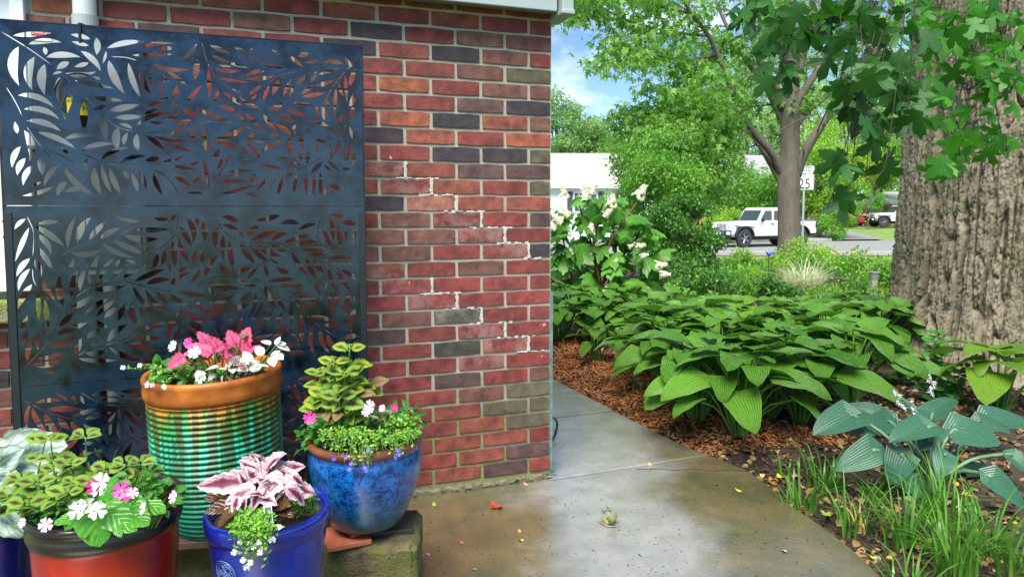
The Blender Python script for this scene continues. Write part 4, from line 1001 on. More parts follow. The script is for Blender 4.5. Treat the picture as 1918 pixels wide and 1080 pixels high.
def bush(name, label, cat, x, y, rx, rz, n, leaf, mat, h0=0.0, ry=None, ncl=26, group=None, trunk=None, tmpl=LEAF2, seed=0, stemcol='twig', cl=.38, tilt=0, flat_bottom=.0):
    r = random.Random(seed+int(x*31+y*17)); z0 = gz(x, y)-.05; ry = ry or rx
    root = empty(name, (x, y, z0), label, cat, group)
    C_ = []; Rr = []; cz = h0+rz
    for i in range(ncl):
        v = Vector((r.gauss(0, 1), r.gauss(0, 1), r.gauss(0, 1))).normalized()*r.uniform(.35, .92)
        if v.z < -flat_bottom and flat_bottom: v.z = -flat_bottom*r.random()
        C_.append((v.x*rx, v.y*ry, cz+v.z*rz)); Rr.append(r.uniform(.6, 1.3)*cl*min(rx, rz*1.2))
    w = np.array(Rr)**2; ne = np.maximum(3, (w/w.sum()*n)).astype(int)
    P, D, U_ = clump_leaves(C_, Rr, ne, leaf)
    k = P[:, 2] > .02; P, D, U_ = P[k], D[k], U_[k]
    sc = leaf*(.6+.8*rng.random(len(P)))
    # clumps differ a little in leaf colour, as sprays of young and old leaves do
    cr_ = np.concatenate([np.clip(r.gauss(.5, .25)+rng.normal(size=m_)*.2, 0, 1) for m_ in ne])[k]
    scatter('crown' if trunk else 'foliage', tmpl, P, D, U_, sc, mat, root, rnd=cr_)['kind'] = 'stuff'
    b = MB()
    if trunk:
        top = Vector((r.uniform(-.3, .3)*trunk*3, 0, cz+rz*.3)); 
        b.tube(smoothline([Vector((0, 0, 0)), Vector((r.uniform(-.1, .1), 0, h0*.6)), top], 5), [trunk*(1-.75*i/10) for i in range(11)], 8)
        for c in C_[:12]: b.tube([Vector((0, 0, h0*.8+.2*rz)), Vector(c)*.6+Vector((0, 0, .35*cz)), Vector(c)], [trunk*.4, trunk*.22, trunk*.06], 5)
        b.build('trunk', M['bark_mid'], root, smooth=True)
    else:
        for c in C_[:14]: b.tube([Vector((c[0]*.1, c[1]*.1, 0)), Vector((c[0]*.6, c[1]*.6, c[2]*.6)), Vector(c)], [.018, .012, .005], 4, False)
        b.build('stems', M[stemcol], root, smooth=True)
    return root
# ---- street tree: traced limbs
SY = 16.0
sb = Vector((at_y(1477, 480, SY).x, SY, gz(0, SY)-.05)); stree = empty('street_tree', sb, 'street tree with a forked grey trunk standing before the white pickup', 'tree')
def TP(px, py, dy=0): return at_y(px, py, SY+dy)-sb
mm = px_m = SY/F0
b = MB(); tp = smoothline([TP(1478, 520), TP(1478, 460), TP(1477, 400), TP(1477, 330), TP(1479, 280), TP(1480, 220), TP(1481, 140), TP(1479, 70), TP(1483, -40), TP(1480, -160)], 5)
trad = [22.5, 21, 20, 20.5, 17, 16.5, 14, 11, 8, 5]
tr_r = np.interp(np.linspace(0, 9, len(tp)), range(10), trad)*mm
v, f, uv = tube_np(tp, tr_r, 28)
v = [Vector(p)+Vector((p.x-TP(1478, 0).x, p.y, 0))*(.07*math.sin(math.atan2(p.y, p.x-TP(1478, 0).x)*4+1)+.04*mnoise.noise((p.x*5, p.y*5, p.z*1.2))) for p in v]
b.add(v, f, uv); b.build('trunk', M['bark_mid'], stree, smooth=True)
limbs = [([(1466, 330), (1448, 290), (1418, 255), (1392, 215), (1369, 164), (1345, 105), (1327, 67), (1295, 25), (1262, -30)], 8, 0, -1.2),
 ([(1470, 205), (1452, 165), (1430, 130), (1412, 80), (1404, 10), (1400, -60)], 8, 0, -.8), ([(1474, 240), (1450, 195), (1432, 160), (1395, 110), (1352, 30), (1330, -40)], 7, 0, .8),
 ([(1490, 330), (1505, 290), (1530, 248), (1562, 200), (1598, 152), (1640, 100), (1690, 40)], 10, 0, -.6), ([(1490, 235), (1512, 208), (1545, 182), (1590, 140), (1650, 80)], 8, 0, .9),
 ([(1487, 200), (1510, 165), (1540, 120), (1568, 80), (1610, 10)], 9, 0, -.5), ([(1484, 175), (1498, 130), (1512, 80), (1528, 20), (1545, -60)], 8, 0, .5), ([(1476, 150), (1462, 80), (1440, 10), (1430, -60)], 7, 0, .3),
 ([(1466, 345), (1440, 300), (1415, 262), (1398, 244)], 7, 0, .3)]
pts_l = []
for L_, r0, _, dy in limbs:
    n = len(L_); P = smoothline([TP(x, y, dy*i/(n-1)) for i, (x, y) in enumerate(L_)], 4)
    m = MB().tube(P, [r0*mm*(1-.72*i/len(P)) for i in range(len(P))], 9); m.build('limb', M['bark_mid'], stree, smooth=True); pts_l += P[4:]
tg = MB(); rs_t = random.Random(4); tips = []
twl = [[(1369, 164), (1320, 175), (1250, 205), (1190, 215), (1160, 235)], [(1385, 195), (1330, 215), (1270, 235), (1220, 262)], [(1327, 67), (1260, 60), (1180, 40), (1110, 10), (1060, 25)], [(1345, 105), (1280, 110), (1210, 100), (1150, 90)], [(1295, 25), (1230, 10), (1160, -20), (1090, -10)],
       [(1392, 215), (1360, 235), (1320, 250), (1290, 290)], [(1430, 130), (1400, 150), (1370, 200), (1340, 235)], [(1404, 60), (1360, 80), (1300, 130), (1250, 165)], [(1412, 80), (1430, 40), (1470, 0)], [(1562, 200), (1600, 210), (1650, 215)], [(1598, 152), (1650, 150), (1700, 170)]]
for L_ in twl:
    dy = rs_t.uniform(-2.2, 2.2); n = len(L_); P = smoothline([TP(x, y, dy*i/(n-1)-.6) for i, (x, y) in enumerate(L_)], 4)
    tg.tube(P, [3.0*mm*(1-.8*i/len(P)) for i in range(len(P))], 5); tips += P[3:]
for p in pts_l:
    if rs_t.random() < .6:
        d = Vector((rs_t.gauss(-.35, .8), rs_t.gauss(0, 1), rs_t.gauss(.1, .4))); q = p+d*rs_t.uniform(.5, 1.3); tg.tube([p, p.lerp(q, .5)+Vector((0, 0, .12)), q], [.018, .012, .005], 4, False); tips.append(q)
tg.build('twigs', M['bark_mid'], stree, smooth=True)
cc = [tuple(t_) for t_ in tips]; rdd = [rs_t.uniform(.28, .60) for _ in cc]
boxes = [(1060, 1330, -60, 45, 30), (1110, 1360, 40, 130, 26), (1160, 1400, 120, 215, 28), (1200, 1440, 190, 270, 24), (1400, 1620, -80, 30, 12), (1330, 1460, 40, 200, 8), (1280, 1400, 250, 330, 10), (1230, 1340, 230, 300, 8), (1560, 1720, 0, 120, 8), (1640, 1760, 120, 240, 5)]
for (x0, x1, y0, y1, n) in boxes:
    for _ in range(n): cc.append(tuple(TP(rs_t.uniform(x0, x1), rs_t.uniform(y0, y1), rs_t.uniform(-3, 3)))); rdd.append(rs_t.uniform(.25, .52))
def _px(c):
    w = Vector(c)+sb; return 959+F0*w.x/w.y, 390-F0*(w.z-CAMZ)/w.y
kp = [i for i, c in enumerate(cc) if not (1375 < _px(c)[0] < 1570 and 120 < _px(c)[1] < 345 and i % 4)]
cc = [cc[i] for i in kp]; rdd = [rdd[i] for i in kp]
P, D, U_ = clump_leaves(cc, rdd, [int(180*r_*r_)+6 for r_ in rdd], .1, squash=.6); D[:, 2] -= .5
LM2 = (palmate(5, .5, False, .2)[0], palmate(5, .5, False, .2)[1], palmate(5, .5, False, .2)[2])
scatter('crown', LM2, P, D, U_, .17*(.6+.7*rng.random(len(P))), M['fol']['street_leaf'], stree)['kind'] = 'stuff'
# ---- hydrangea
hx, hy = at_y(1120, 600, 7.6).x, 7.6
hyd = empty('hydrangea', (hx, hy, gz(hx, hy)-.04), 'oakleaf hydrangea bush with creamy white flower cones by the house corner', 'shrub')
LM['oak'] = leafmat('oakleaf', (.055, .20, .022), (.12, .33, .04), rough=.42, trans=.42, source='obj')
oakm = [np_mesh('oak_leaf', *palmate(7, .66, True, b_)[:2], LM['oak'], palmate(7, .66, True, b_)[2]) for b_ in (.2, .4, .6)]
hb = MB(); hr = random.Random(9); tipsH = []
def HP(px, py, dy=0): return at_y(px, py, hy+dy)-hyd.location
stemsH = [[(1130, 640), (1125, 560), (1118, 500), (1100, 430), (1085, 385)], [(1130, 640), (1122, 540), (1140, 460), (1165, 420), (1192, 380)], [(1112, 640), (1085, 560), (1065, 500), (1050, 420)], [(1118, 640), (1110, 560), (1080, 500), (1040, 470)],
          [(1135, 640), (1150, 580), (1180, 520), (1215, 490), (1250, 490)], [(1140, 640), (1160, 590), (1200, 560), (1240, 560)], [(1125, 560), (1112, 470), (1120, 410), (1130, 380)], [(1122, 540), (1150, 500), (1185, 455), (1200, 430)], [(1085, 560), (1050, 540), (1030, 520)]]
for L_ in stemsH:
    P = smoothline([HP(x, y, (i*hr.uniform(-.12, .12))) for i, (x, y) in enumerate(L_)], 5); hb.tube(P, [.022*(1-.7*i/len(P)) for i in range(len(P))], 6); tipsH += P[5:]
hb.build('stems', plain('hydrangea_bark', (.15, .065, .035), .8, var=.4, scale=60), hyd, smooth=True)
hp_box = [(1035, 1090, 380, 560, 46), (1085, 1160, 370, 470, 38), (1140, 1225, 400, 480, 32), (1130, 1250, 470, 560, 44), (1070, 1150, 470, 600, 40), (1190, 1262, 520, 600, 18)]
for (x0, x1, y0, y1, n) in hp_box:
    for _ in range(n):
        p = HP(hr.uniform(x0, x1), hr.uniform(y0, y1), hr.uniform(-.35, .5)); d = Vector((hr.gauss(0, .8), hr.gauss(-.3, .6), hr.uniform(-.9, .25)))
        put_leaf(hyd, hr.choice(oakm), p, d, hr.uniform(.18, .30), hr.uniform(-.6, .6))
def panicle(seed, h=.13, r=.066, n=150):
    q = random.Random(seed); m = MB()
    for i in range(n):
        t_ = q.random(); a = q.random()*6.28; rr__ = r*(1-.75*t_)*q.uniform(.7, 1.05); c = Vector((rr__*math.cos(a), rr__*math.sin(a), h*t_)); s_ = q.uniform(.009, .014)
        nrm = Vector((math.cos(a), math.sin(a), q.uniform(.0, .8))).normalized(); x = nrm.cross(Vector((0, 0, 1))).normalized(); y = nrm.cross(x)
        for (u_, w_) in ((x, y), (y, -x), (-x, -y), (-y, x)):
            m.add([c, c+u_*s_*.9+w_*s_*.4, c+(u_+w_)*s_+nrm*.003, c+w_*s_*.9+u_*s_*.3], [(0, 1, 2, 3)])
    return m
pm = [panicle(i).mesh('flower_cone', M['petal_cream']) for i in range(3)]
for (px, py, s_, tl) in ((1057, 362, 1.0, -.2), (1062, 395, .9, -.5), (1094, 362, 1.3, .1), (1107, 352, 1.0, .5), (1145, 378, 1.1, .1), (1132, 395, .9, .9), (1195, 362, 1.25, .5), (1105, 430, 1.0, .1), (1048, 408, 1.1, -.8), (1037, 420, .9, -.8),
                         (1190, 455, .9, 1.3), (1200, 472, .7, 1.3), (1228, 490, 1.0, 1.4), (1236, 505, .9, 1.6), (1250, 530, 1.0, 1.7), (1152, 490, .7, .2), (1068, 468, .6, .0), (1133, 540, .8, .3), (1178, 330+125, .5, 1)):
    o = bpy.data.objects.new('flower_cone', pm[hr.randrange(3)]); link(o, hyd); o.matrix_local = Matrix.Translation(HP(px, py+8, -.35)) @ Matrix.Rotation(tl, 4, 'Y') @ Matrix.Rotation(.3, 4, 'X') @ Matrix.Scale(s_*.9, 4)
# ---- shrubs and trees behind  (px centre, Y)
def at_px(px, Y): return (px-959)/F0*Y
FO = M['fol']
bush('shrub', 'dark glossy twiggy shrub between the hydrangea and the street', 'shrub', at_px(1272, 9.6), 9.6, .55, .74, 15000, .050, FO['dark_leaf'], .0, ncl=50, cl=.33)
bush('shrub', 'tall loose shrub rising behind the hydrangea with fine bright leaves', 'shrub', at_px(1235, 11.5), 11.5, 1.0, 1.35, 19000, .060, FO['mid_leaf'], .15, ncl=60, cl=.30)
bush('shrub', 'low dark evergreen shrub right of the hydrangea, yellow specks in it', 'shrub', at_px(1290, 8.3), 8.3, .62, .36, 8000, .038, FO['dark_leaf'], .0, ncl=30, cl=.4)
bush('tree', 'slender dogwood tree filling the gap left of the forked trunk', 'tree', at_px(1275, 15), 15, 1.5, 1.5, 17000, .085, FO['mid_leaf'], 1.0, ncl=60, trunk=.08, cl=.30)
bush('tree', 'leafy tree whose crown overlaps the white house roof', 'tree', at_px(1245, 19), 19, 1.6, 1.8, 14000, .11, FO['street_leaf'], .9, ncl=50, trunk=.12, cl=.30)
bush('tree', 'mid green tree behind the pickup and left of the forked trunk', 'tree', at_px(1395, 40), 40, 2.8, 2.3, 12000, .17, FO['mid_leaf'], .3, ncl=50, trunk=.2, cl=.30)
bush('shrub', 'rounded bright shrub at the front of the white pickup', 'shrub', at_px(1352, 37), 37, 1.5, .95, 7000, .12, FO['bright_leaf'], .0, ncl=24, cl=.4)
bush('tree', 'bright yellow-green tree just behind the speed limit sign', 'tree', at_px(1535, 42), 42, 2.6, 3.1, 13000, .17, FO['bright_leaf'], .3, ncl=50, trunk=.2, cl=.30)
bush('tree', 'low spreading tree right behind the pickup bed', 'tree', at_px(1462, 43), 43, 3.2, 2.4, 12000, .17, FO['bright_leaf'], .2, ncl=50, trunk=.2, cl=.30)
bush('shrub', 'leafy green shrub at the tailgate of the white pickup', 'shrub', at_px(1557, 39.5), 39.5, .95, .85, 4500, .11, FO['mid_leaf'], .0, ncl=20, cl=.45)
bush('shrub', 'yellow-tipped shrub left of the log pile', 'shrub', at_px(1572, 58), 58, 1.1, .9, 2600, .14, FO['lime_leaf'], .0, ncl=16, cl=.45)
bush('shrub', 'small dark juniper touching the log pile', 'shrub', at_px(1588, 60), 60, 1.2, .6, 2600, .12, FO['dark_leaf'], .0, ncl=16, cl=.45)
bush('tree', 'young tree with a thin stem in front of the log pile', 'tree', at_px(1625, 55), 55, 1.3, 1.0, 1800, .15, FO['mid_leaf'], 1.3, ncl=22, trunk=.05, cl=.3)
bush('tree', 'golden-green tree over the tan garage', 'tree', at_px(1640, 64), 64, 3.8, 2.6, 8000, .24, FO['lime_leaf'], 2.6, ncl=46, trunk=.25, cl=.28)
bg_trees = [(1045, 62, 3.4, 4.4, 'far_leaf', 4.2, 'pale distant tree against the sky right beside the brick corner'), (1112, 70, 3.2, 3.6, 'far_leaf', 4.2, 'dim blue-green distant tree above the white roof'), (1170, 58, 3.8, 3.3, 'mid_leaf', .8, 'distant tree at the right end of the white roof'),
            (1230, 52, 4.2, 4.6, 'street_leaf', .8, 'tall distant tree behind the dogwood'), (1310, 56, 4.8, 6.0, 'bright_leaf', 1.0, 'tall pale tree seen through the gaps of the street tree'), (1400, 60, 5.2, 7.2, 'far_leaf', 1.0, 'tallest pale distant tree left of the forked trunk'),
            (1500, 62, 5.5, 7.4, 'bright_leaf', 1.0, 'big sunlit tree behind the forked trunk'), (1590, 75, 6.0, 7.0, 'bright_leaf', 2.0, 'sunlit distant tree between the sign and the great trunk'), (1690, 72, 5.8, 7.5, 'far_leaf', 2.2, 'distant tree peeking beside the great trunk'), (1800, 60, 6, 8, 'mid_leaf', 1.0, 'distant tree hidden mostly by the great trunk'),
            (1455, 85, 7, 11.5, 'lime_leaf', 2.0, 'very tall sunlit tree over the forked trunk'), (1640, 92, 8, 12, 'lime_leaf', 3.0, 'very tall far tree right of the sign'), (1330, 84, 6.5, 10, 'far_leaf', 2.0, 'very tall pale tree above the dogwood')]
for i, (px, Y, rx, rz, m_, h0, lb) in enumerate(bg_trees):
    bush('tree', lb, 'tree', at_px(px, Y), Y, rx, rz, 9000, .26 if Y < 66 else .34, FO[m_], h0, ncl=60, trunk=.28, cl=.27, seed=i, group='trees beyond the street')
# low hedge line closing the horizon
hz_ = []; hr_ = []
for i in range(150): X = rng.uniform(-10, 130); Yh = rng.uniform(100, 125); hz_.append((X, Yh, rng.uniform(0, 4.5)+gz(X, Yh))); hr_.append(rng.uniform(2.2, 4.5))
P, D, U_ = clump_leaves(hz_, hr_, [260]*150, 1)
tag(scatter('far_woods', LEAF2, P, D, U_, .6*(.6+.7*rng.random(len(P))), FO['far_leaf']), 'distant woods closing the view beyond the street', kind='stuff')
# ---- perennials in front of the street tree
def peren(px, Y, rx, rz, n, leaf, m_, lb, name='perennial', cat='plant', h0=0, **k): return bush(name, lb, cat, at_px(px, Y), Y, rx, rz, n, leaf, FO[m_], h0, ncl=18, cl=.5, stemcol='stalk', **k)
peren(1345, 8.9, .42, .26, 3200, .045, 'mid_leaf', 'fresh green perennial mound right of the dark shrub')
peren(1410, 9.3, .50, .24, 3600, .045, 'bright_leaf', 'broad bright perennial mound left of the striped grass')
peren(1385, 10.6, .60, .28, 3600, .05, 'mid_leaf', 'feathery mound under the front of the white pickup')
peren(1450, 8.4, .36, .20, 2400, .05, 'dark_leaf', 'dark low mound at the foot of the striped grass')
peren(1560, 10.2, .60, .34, 3800, .055, 'mid_leaf', 'leafy perennial with yellow blooms right of the striped grass')
peren(1500, 12.6, .60, .42, 4200, .05, 'bright_leaf', 'ferny bright perennial around the base of the forked trunk')
peren(1425, 13.2, .62, .30, 3200, .05, 'bright_leaf', 'low ferny plant left of the base of the forked trunk')
peren(1620, 11.0, .62, .26, 3600, .055, 'bright_leaf', 'yellow-flowered perennial near the lawn edge')
peren(1655, 9.6, .40, .30, 2600, .05, 'mid_leaf', 'dark green perennial against the great trunk')
peren(1560, 8.3, .46, .16, 2600, .04, 'bright_leaf', 'low spreading groundcover below the yellow blooms')
peren(1625, 7.9, .36, .12, 2400, .035, 'lime_leaf', 'pale lime groundcover beside the stone planter')
peren(1300, 7.4, .26, .22, 1300, .05, 'mid_leaf', 'small leafy plant at the foot of the dark shrub')
peren(1690, 7.4, .30, .22, 1400, .05, 'bright_leaf', 'bright leafy plant hugging the left of the great trunk')
def bloom_dots(px, Y, rx, z0, z1, n, r, col, name, lb, cat='flowers'):
    m = MB(); q = random.Random(int(px)); X = at_px(px, Y)
    for _ in range(n):
        c = Vector((q.uniform(-rx, rx), q.uniform(-rx, rx)*.5, q.uniform(z0, z1)))
        for k in range(5):
            a = k*1.257; m.add([c, c+Vector((math.cos(a-.5)*r*.6, -.2*r, math.sin(a-.5)*r*.6)), c+Vector((math.cos(a)*r, -.4*r, math.sin(a)*r)), c+Vector((math.cos(a+.5)*r*.6, -.2*r, math.sin(a+.5)*r*.6))], [(0, 1, 2, 3)])
        m.cur = 1; m.tube([c, Vector((c.x*.8, c.y*.8, 0))], [.003, .003], 3, False); m.cur = 0
    o = m.build(name, [plain(name+'_petal', col, .5, var=.1), M['stalk']]); o.location = (X, Y, gz(X, Y)-.03); tag(o, lb, cat, kind='stuff'); return o
bloom_dots(1570, 9.9, .5, .45, .72, 14, .016, (.85, .48, .02), 'yellow_blooms', 'scattered yellow blooms right of the striped grass')
bloom_dots(1625, 10.5, .5, .35, .62, 20, .015, (.85, .50, .02), 'orange_blooms', 'yellow-orange blooms before the lawn strip')
bloom_dots(1600, 8.0, .25, .25, .5, 10, .014, (.55, .60, .10), 'yellow_sprays', 'yellow-green flower sprays left of the stone planter')
bloom_dots(1300, 8.0, .6, .2, .5, 16, .016, (.75, .55, .05), 'yellow_leaflets', 'few yellow leaflets in the low dark evergreen shrub')
p = at_px(1508, 9.0); blades('striped_grass', p, 9.0, gz(p, 9.0), 520, .62, .16, .010, LM['blade_var'], 'cream-striped ornamental grass fountaining before the forked trunk', 'ornamental grass', lean=1.15, seed=5)
p = at_px(1560, 7.6); blades('upright_blades', p, 7.6, gz(p, 7.6), 120, .42, .22, .012, LM['blade'], 'upright green blades behind the back row of hostas', 'plant', seed=8)
p = at_px(1450, 12.0); blades('upright_blades', p, 12.0, gz(p, 12), 100, .5, .35, .018, LM['blade'], 'tufted blades left of the forked trunk foot', 'plant', seed=9)
# small woven planter and blue ornament
t = NT('woven_stone'); v_ = t.coord('Object'); br_ = t.n('TexBrick', {'Vector': t.n('Mapping', {'Vector': t.coord('UV'), 'Scale': (6, 2, 1)}).outputs[0], 'Color1': (.45, .43, .36), 'Color2': (.34, .33, .28), 'Mortar': (.12, .11, .09), 'Scale': 3.0})
M['woven'] = t.done(t.pbr(br_.outputs['Color'], .9, t.bump(br_.outputs['Fac'], .5, .01)))
px_, Y_ = 1640, 8.0; X_ = at_px(px_, Y_); zt = at_y(1640, 508, Y_).z
pl_ = empty('stone_planter', (X_, Y_, zt-.17), 'small pale basketwork stone planter before the lawn, left of the great trunk', 'planter')
MB().lathe([(.0, 0), (.060, 0), (.085, .15), (.090, .17), (.078, .17), (.070, .12), (0, .12)], 28).build('planter_body', M['woven'], pl_)
MB().lathe([(.088, .150), (.097, .158), (.097, .176), (.086, .180)], 28).build('planter_rim', plain('planter_rim', (.42, .40, .34), .8), pl_)
MB().box((0, 0, -.15), (.12, .12, .30)).build('planter_foot', M['pale_concrete'], pl_, bevel=.01); pl_.scale = (.62, .62, .62); pl_.location.z += .06
X_ = at_px(1441, 10); bo = empty('blue_ornament', (X_, 10, gz(X_, 10)), 'tiny cobalt blue glass bird ornament on a stake among the perennials', 'ornament')
zt = at_y(1441, 476, 10).z-gz(X_, 10)
M['cobalt'] = plain('cobalt_glass', (.01, .05, .60), .15, var=.05, coat=.6)
MB().tube([(0, 0, 0), (0, 0, zt-.02)], [.005, .005], 6).build('stake', M['black'], bo)
MB().lathe([(0, -.035), (.022, -.02), (.03, .0), (.024, .02), (.012, .035), (.0, .05)], 14, (0, 0, zt)).build('body', M['cobalt'], bo, smooth=True)
MB().add([(.02, 0, zt), (.075, .01, zt+.035), (.085, 0, zt+.01), (.03, 0, zt-.015)], [(0, 1, 2, 3)]).add([(-.01, 0, zt+.02), (-.055, 0, zt+.05), (-.035, .0, zt+.0)], [(0, 1, 2)]).build('wing', M['cobalt'], bo)

# ================================================================== BUILDINGS ACROSS THE STREET
def house_box(name, label, x, y, w, d, h, rh, wallm_, roofm, rz=0, over=.4, wins=(), doors=()):
    z0 = gz(x, y)-.1; r = empty(name, (x, y, z0), label, 'house', rz=rz)
    MB().box((0, 0, h/2), (w, d, h)).build('wall', wallm_, r)
    m = MB(); a, b_ = w/2+over, d/2+over
    m.add([(-a, -b_, h-.06), (a, -b_, h-.06), (a, b_, h-.06), (-a, b_, h-.06), (-a, 0, h+rh), (a, 0, h+rh), (-a, -b_, h-.22), (a, -b_, h-.22), (a, b_, h-.22), (-a, b_, h-.22)],
          [(0, 1, 5, 4), (2, 3, 4, 5), (1, 2, 5), (3, 0, 4), (6, 7, 1, 0), (7, 8, 2, 1), (8, 9, 3, 2), (9, 6, 0, 3), (9, 8, 7, 6)])
    m.build('roof', roofm, r)
    for (cx, cz, ww, wh) in wins:
        f = MB(); f.box((cx, -d/2-.03, cz), (ww, .06, wh)); fo = f.build('window', M['white_frame'], r)
        for k in (-1, 1): MB().box((cx+k*ww*.24, -d/2-.065, cz), (ww*.40, .02, wh*.84)).build('pane', M['dark_glass'], fo)
        for k in (-1, 1): MB().box((cx+k*(ww/2+.2), -d/2-.03, cz), (.30, .05, wh)).build('shutter', M['shutter'], r)
    for (cx, ww, wh) in doors:
        do = MB().box((cx, -d/2-.03, wh/2), (ww, .06, wh)).build('door', M['tan'], r)
        for k in range(4): MB().box((cx, -d/2-.065, wh*(k+.5)/4), (ww*.94, .02, wh*.22)).build('door_panel', M['tan'], do)
    return r
t = NT('dark_window'); M['dark_glass'] = t.done(t.pbr((.03, .04, .045), .08, None, .6))
M['shutter'] = plain('dark_shutter', (.04, .06, .08), .6); M['tan'] = plain('tan_paint', (.55, .36, .19), .7, var=.05); M['pale_roof'] = plain('pale_shingle', (.50, .50, .48), .9, var=.08, scale=8)
M['grey_roof'] = plain('grey_shingle', (.28, .28, .28), .9, var=.15, scale=9); M['pink_brick'] = plain('far_pink_brick', (.42, .22, .17), .9, var=.2, scale=12); M['siding'] = plain('white_siding', (.72, .74, .74), .7, var=.04)
house_box('white_house', 'low white house with a broad pale roof beyond the hydrangea', at_px(1040, 44), 44, 14, 8, 3.2, 2.1, M['siding'], M['pale_roof'], .02, wins=((3.9, 2.2, 1.1, 1.2), (1.4, 2.2, 1.4, 1.2)))
house_box('pink_house', 'pinkish brick house glimpsed through the dogwood leaves', at_px(1370, 50), 50, 11, 8, 3.0, 2.6, M['pink_brick'], M['grey_roof'], .3, wins=((-2.5, 1.7, 1.5, 1.2), (2.2, 1.7, 1.2, 1.2)))
gh = house_box('garage', 'tan garage with a grey roof at the far end of the drive', at_px(1700, 68), 68, 6.5, 6, 2.25, 1.0, M['tan'], M['pale_roof'], .0, doors=((-1.6, 2.4, 2.0),))
X_ = at_px(1622, 66); fn = empty('board_fence', (X_, 66, gz(X_, 66)-.05), 'weathered beige board fence behind the log pile', 'fence')
M['fence'] = plain('weathered_board', (.30, .26, .19), .85, var=.2, scale=3)
for k in range(16): MB().box((-1.9+k*.25, rs.uniform(-.02, .02), .9), (.235, .03, 1.8+rs.uniform(-.03, .03))).build('plank', M['fence'], fn)
for z in (.4, 1.5): MB().box((0, .06, z), (4.1, .05, .1)).build('rail', M['fence'], fn)
for k in (-2, 0, 2): MB().box((k, .12, .95), (.12, .12, 1.95)).build('post', M['fence'], fn)
# log pile
X_ = at_px(1622, 62); z_ = gz(X_, 62)-.05
lp = empty('log_pile', (X_, 62, z_), 'heap of split brown logs on the far lawn', 'log pile')
M['logbark'] = plain('log_bark', (.12, .075, .05), .9, var=.4); M['logend'] = plain('log_end', (.42, .26, .15), .85, var=.25)
lgm = []
for k in range(3):
    m = MB(); m.cur = 0; m.tube([(0, -.25, 0), (0, .25, 0)], [.095, .095], 7, False); m.cur = 1
    m.add([(math.cos(a)*.095, -.2505, math.sin(a)*.095) for a in [i*2*PI/7 for i in range(7)]], [tuple(range(7))]); lgm.append(m.mesh('log', [M['logbark'], M['logend']]))
for i in range(110):
    x = rs.uniform(-1.9, 1.9); hmax = 1.15*(1-(abs(x+.9)/2.6)**2)*.9+.1; o = bpy.data.objects.new('log', rs.choice(lgm)); link(o, lp)
    o.location = (x, rs.uniform(-.3, .3), rs.uniform(.08, max(.12, hmax))); o.rotation_euler = (rs.uniform(-.4, .4), rs.uniform(0, 6), rs.uniform(-.9, .9)); o.scale = (rs.uniform(.8, 1.3),)*3
X_ = at_px(1707, 57); bush('tree', 'bare grey trunk of a tree seen left of the great trunk', 'tree', X_, 57, 2.6, 2.0, 3000, .2, FO['mid_leaf'], 5.0, ncl=24, trunk=.34, cl=.35)

# ================================================================== SPEED LIMIT SIGN
SX, SYY = at_px(1503, 23), 23.0
sg = empty('speed_sign', (SX, SYY, gz(SX, SYY)-.05), 'white SPEED LIMIT 25 sign on a galvanised post half hidden by the forked trunk', 'road sign')
zt = at_y(1503, 311, SYY).z-sg.location.z; zb2 = at_y(1503, 355.5, SYY).z-sg.location.z; sh_ = zt-zb2; sw_ = sh_*.80; zc = (zt+zb2)/2
M['signw'] = plain('sign_white', (.74, .75, .74), .4, var=.02); M['signk'] = plain('sign_black', (.02, .02, .02), .5); M['galv'] = plain('galvanised_steel', (.38, .42, .42), .4, metal=.3, var=.1)
def rrect(w, h, r, n=5):
    o = []
    for cx, cy, a0 in ((w/2-r, h/2-r, 0), (-w/2+r, h/2-r, 90), (-w/2+r, -h/2+r, 180), (w/2-r, -h/2+r, 270)):
        for k in range(n+1): a = R(a0+90*k/n); o.append((cx+r*math.cos(a), cy+r*math.sin(a)))
    return o
def plate(name, w, h, r, y, th, mat, parent, zc):
    p = rrect(w, h, r); n = len(p); v = [(x, y, z+zc) for x, z in p]+[(x, y+th, z+zc) for x, z in p]
    return MB().add(v, [tuple(range(n)), tuple(range(n, 2*n))[::-1]]+[(i, n+i, n+(i+1) % n, (i+1) % n) for i in range(n)]).build(name, mat, parent)
sp1 = plate('sign_plate', sw_, sh_, .04, -.05, .004, M['signw'], sg, zc)
def ring(name, w, h, r, t_, y, mat, parent, zc):
    a = rrect(w, h, r); b_ = rrect(w-2*t_, h-2*t_, max(.005, r-t_)); n = len(a); v = [(x, y, z+zc) for x, z in a]+[(x, y, z+zc) for x, z in b_]
    return MB().add(v, [(i, (i+1) % n, n+(i+1) % n, n+i) for i in range(n)]).build(name, mat, parent)
ring('sign_border', sw_-.03, sh_-.03, .032, .012, -.0525, M['signk'], sg, zc)
SF = Matrix(((1, 0, 0, 0), (0, 0, -1, 0), (0, 1, 0, 0), (0, 0, 0, 1)))
for body, sz, dz in (('SPEED', .165, .27), ('LIMIT', .165, .09), ('25', .40, -.20)):
    text('sign_lettering', body, sz*sh_/.76, (0, -.0535, zc+dz*sh_/.76), sg, M['signk'], SF, .0004).scale = (1.0, 1.15, 1)
MB().box((0, -.02, zt/2-.02), (.06, .035, zt-.06)).build('post', M['galv'], sg, bevel=.004)
for z in (zt-.06, zb2+.06): MB().lathe([(0, .006), (.012, .005), (.012, 0)], 8).build('bolt', M['galv'], sg).matrix_local = Matrix.Translation((0, -.052, z)) @ Matrix.Rotation(PI/2, 4, 'X')

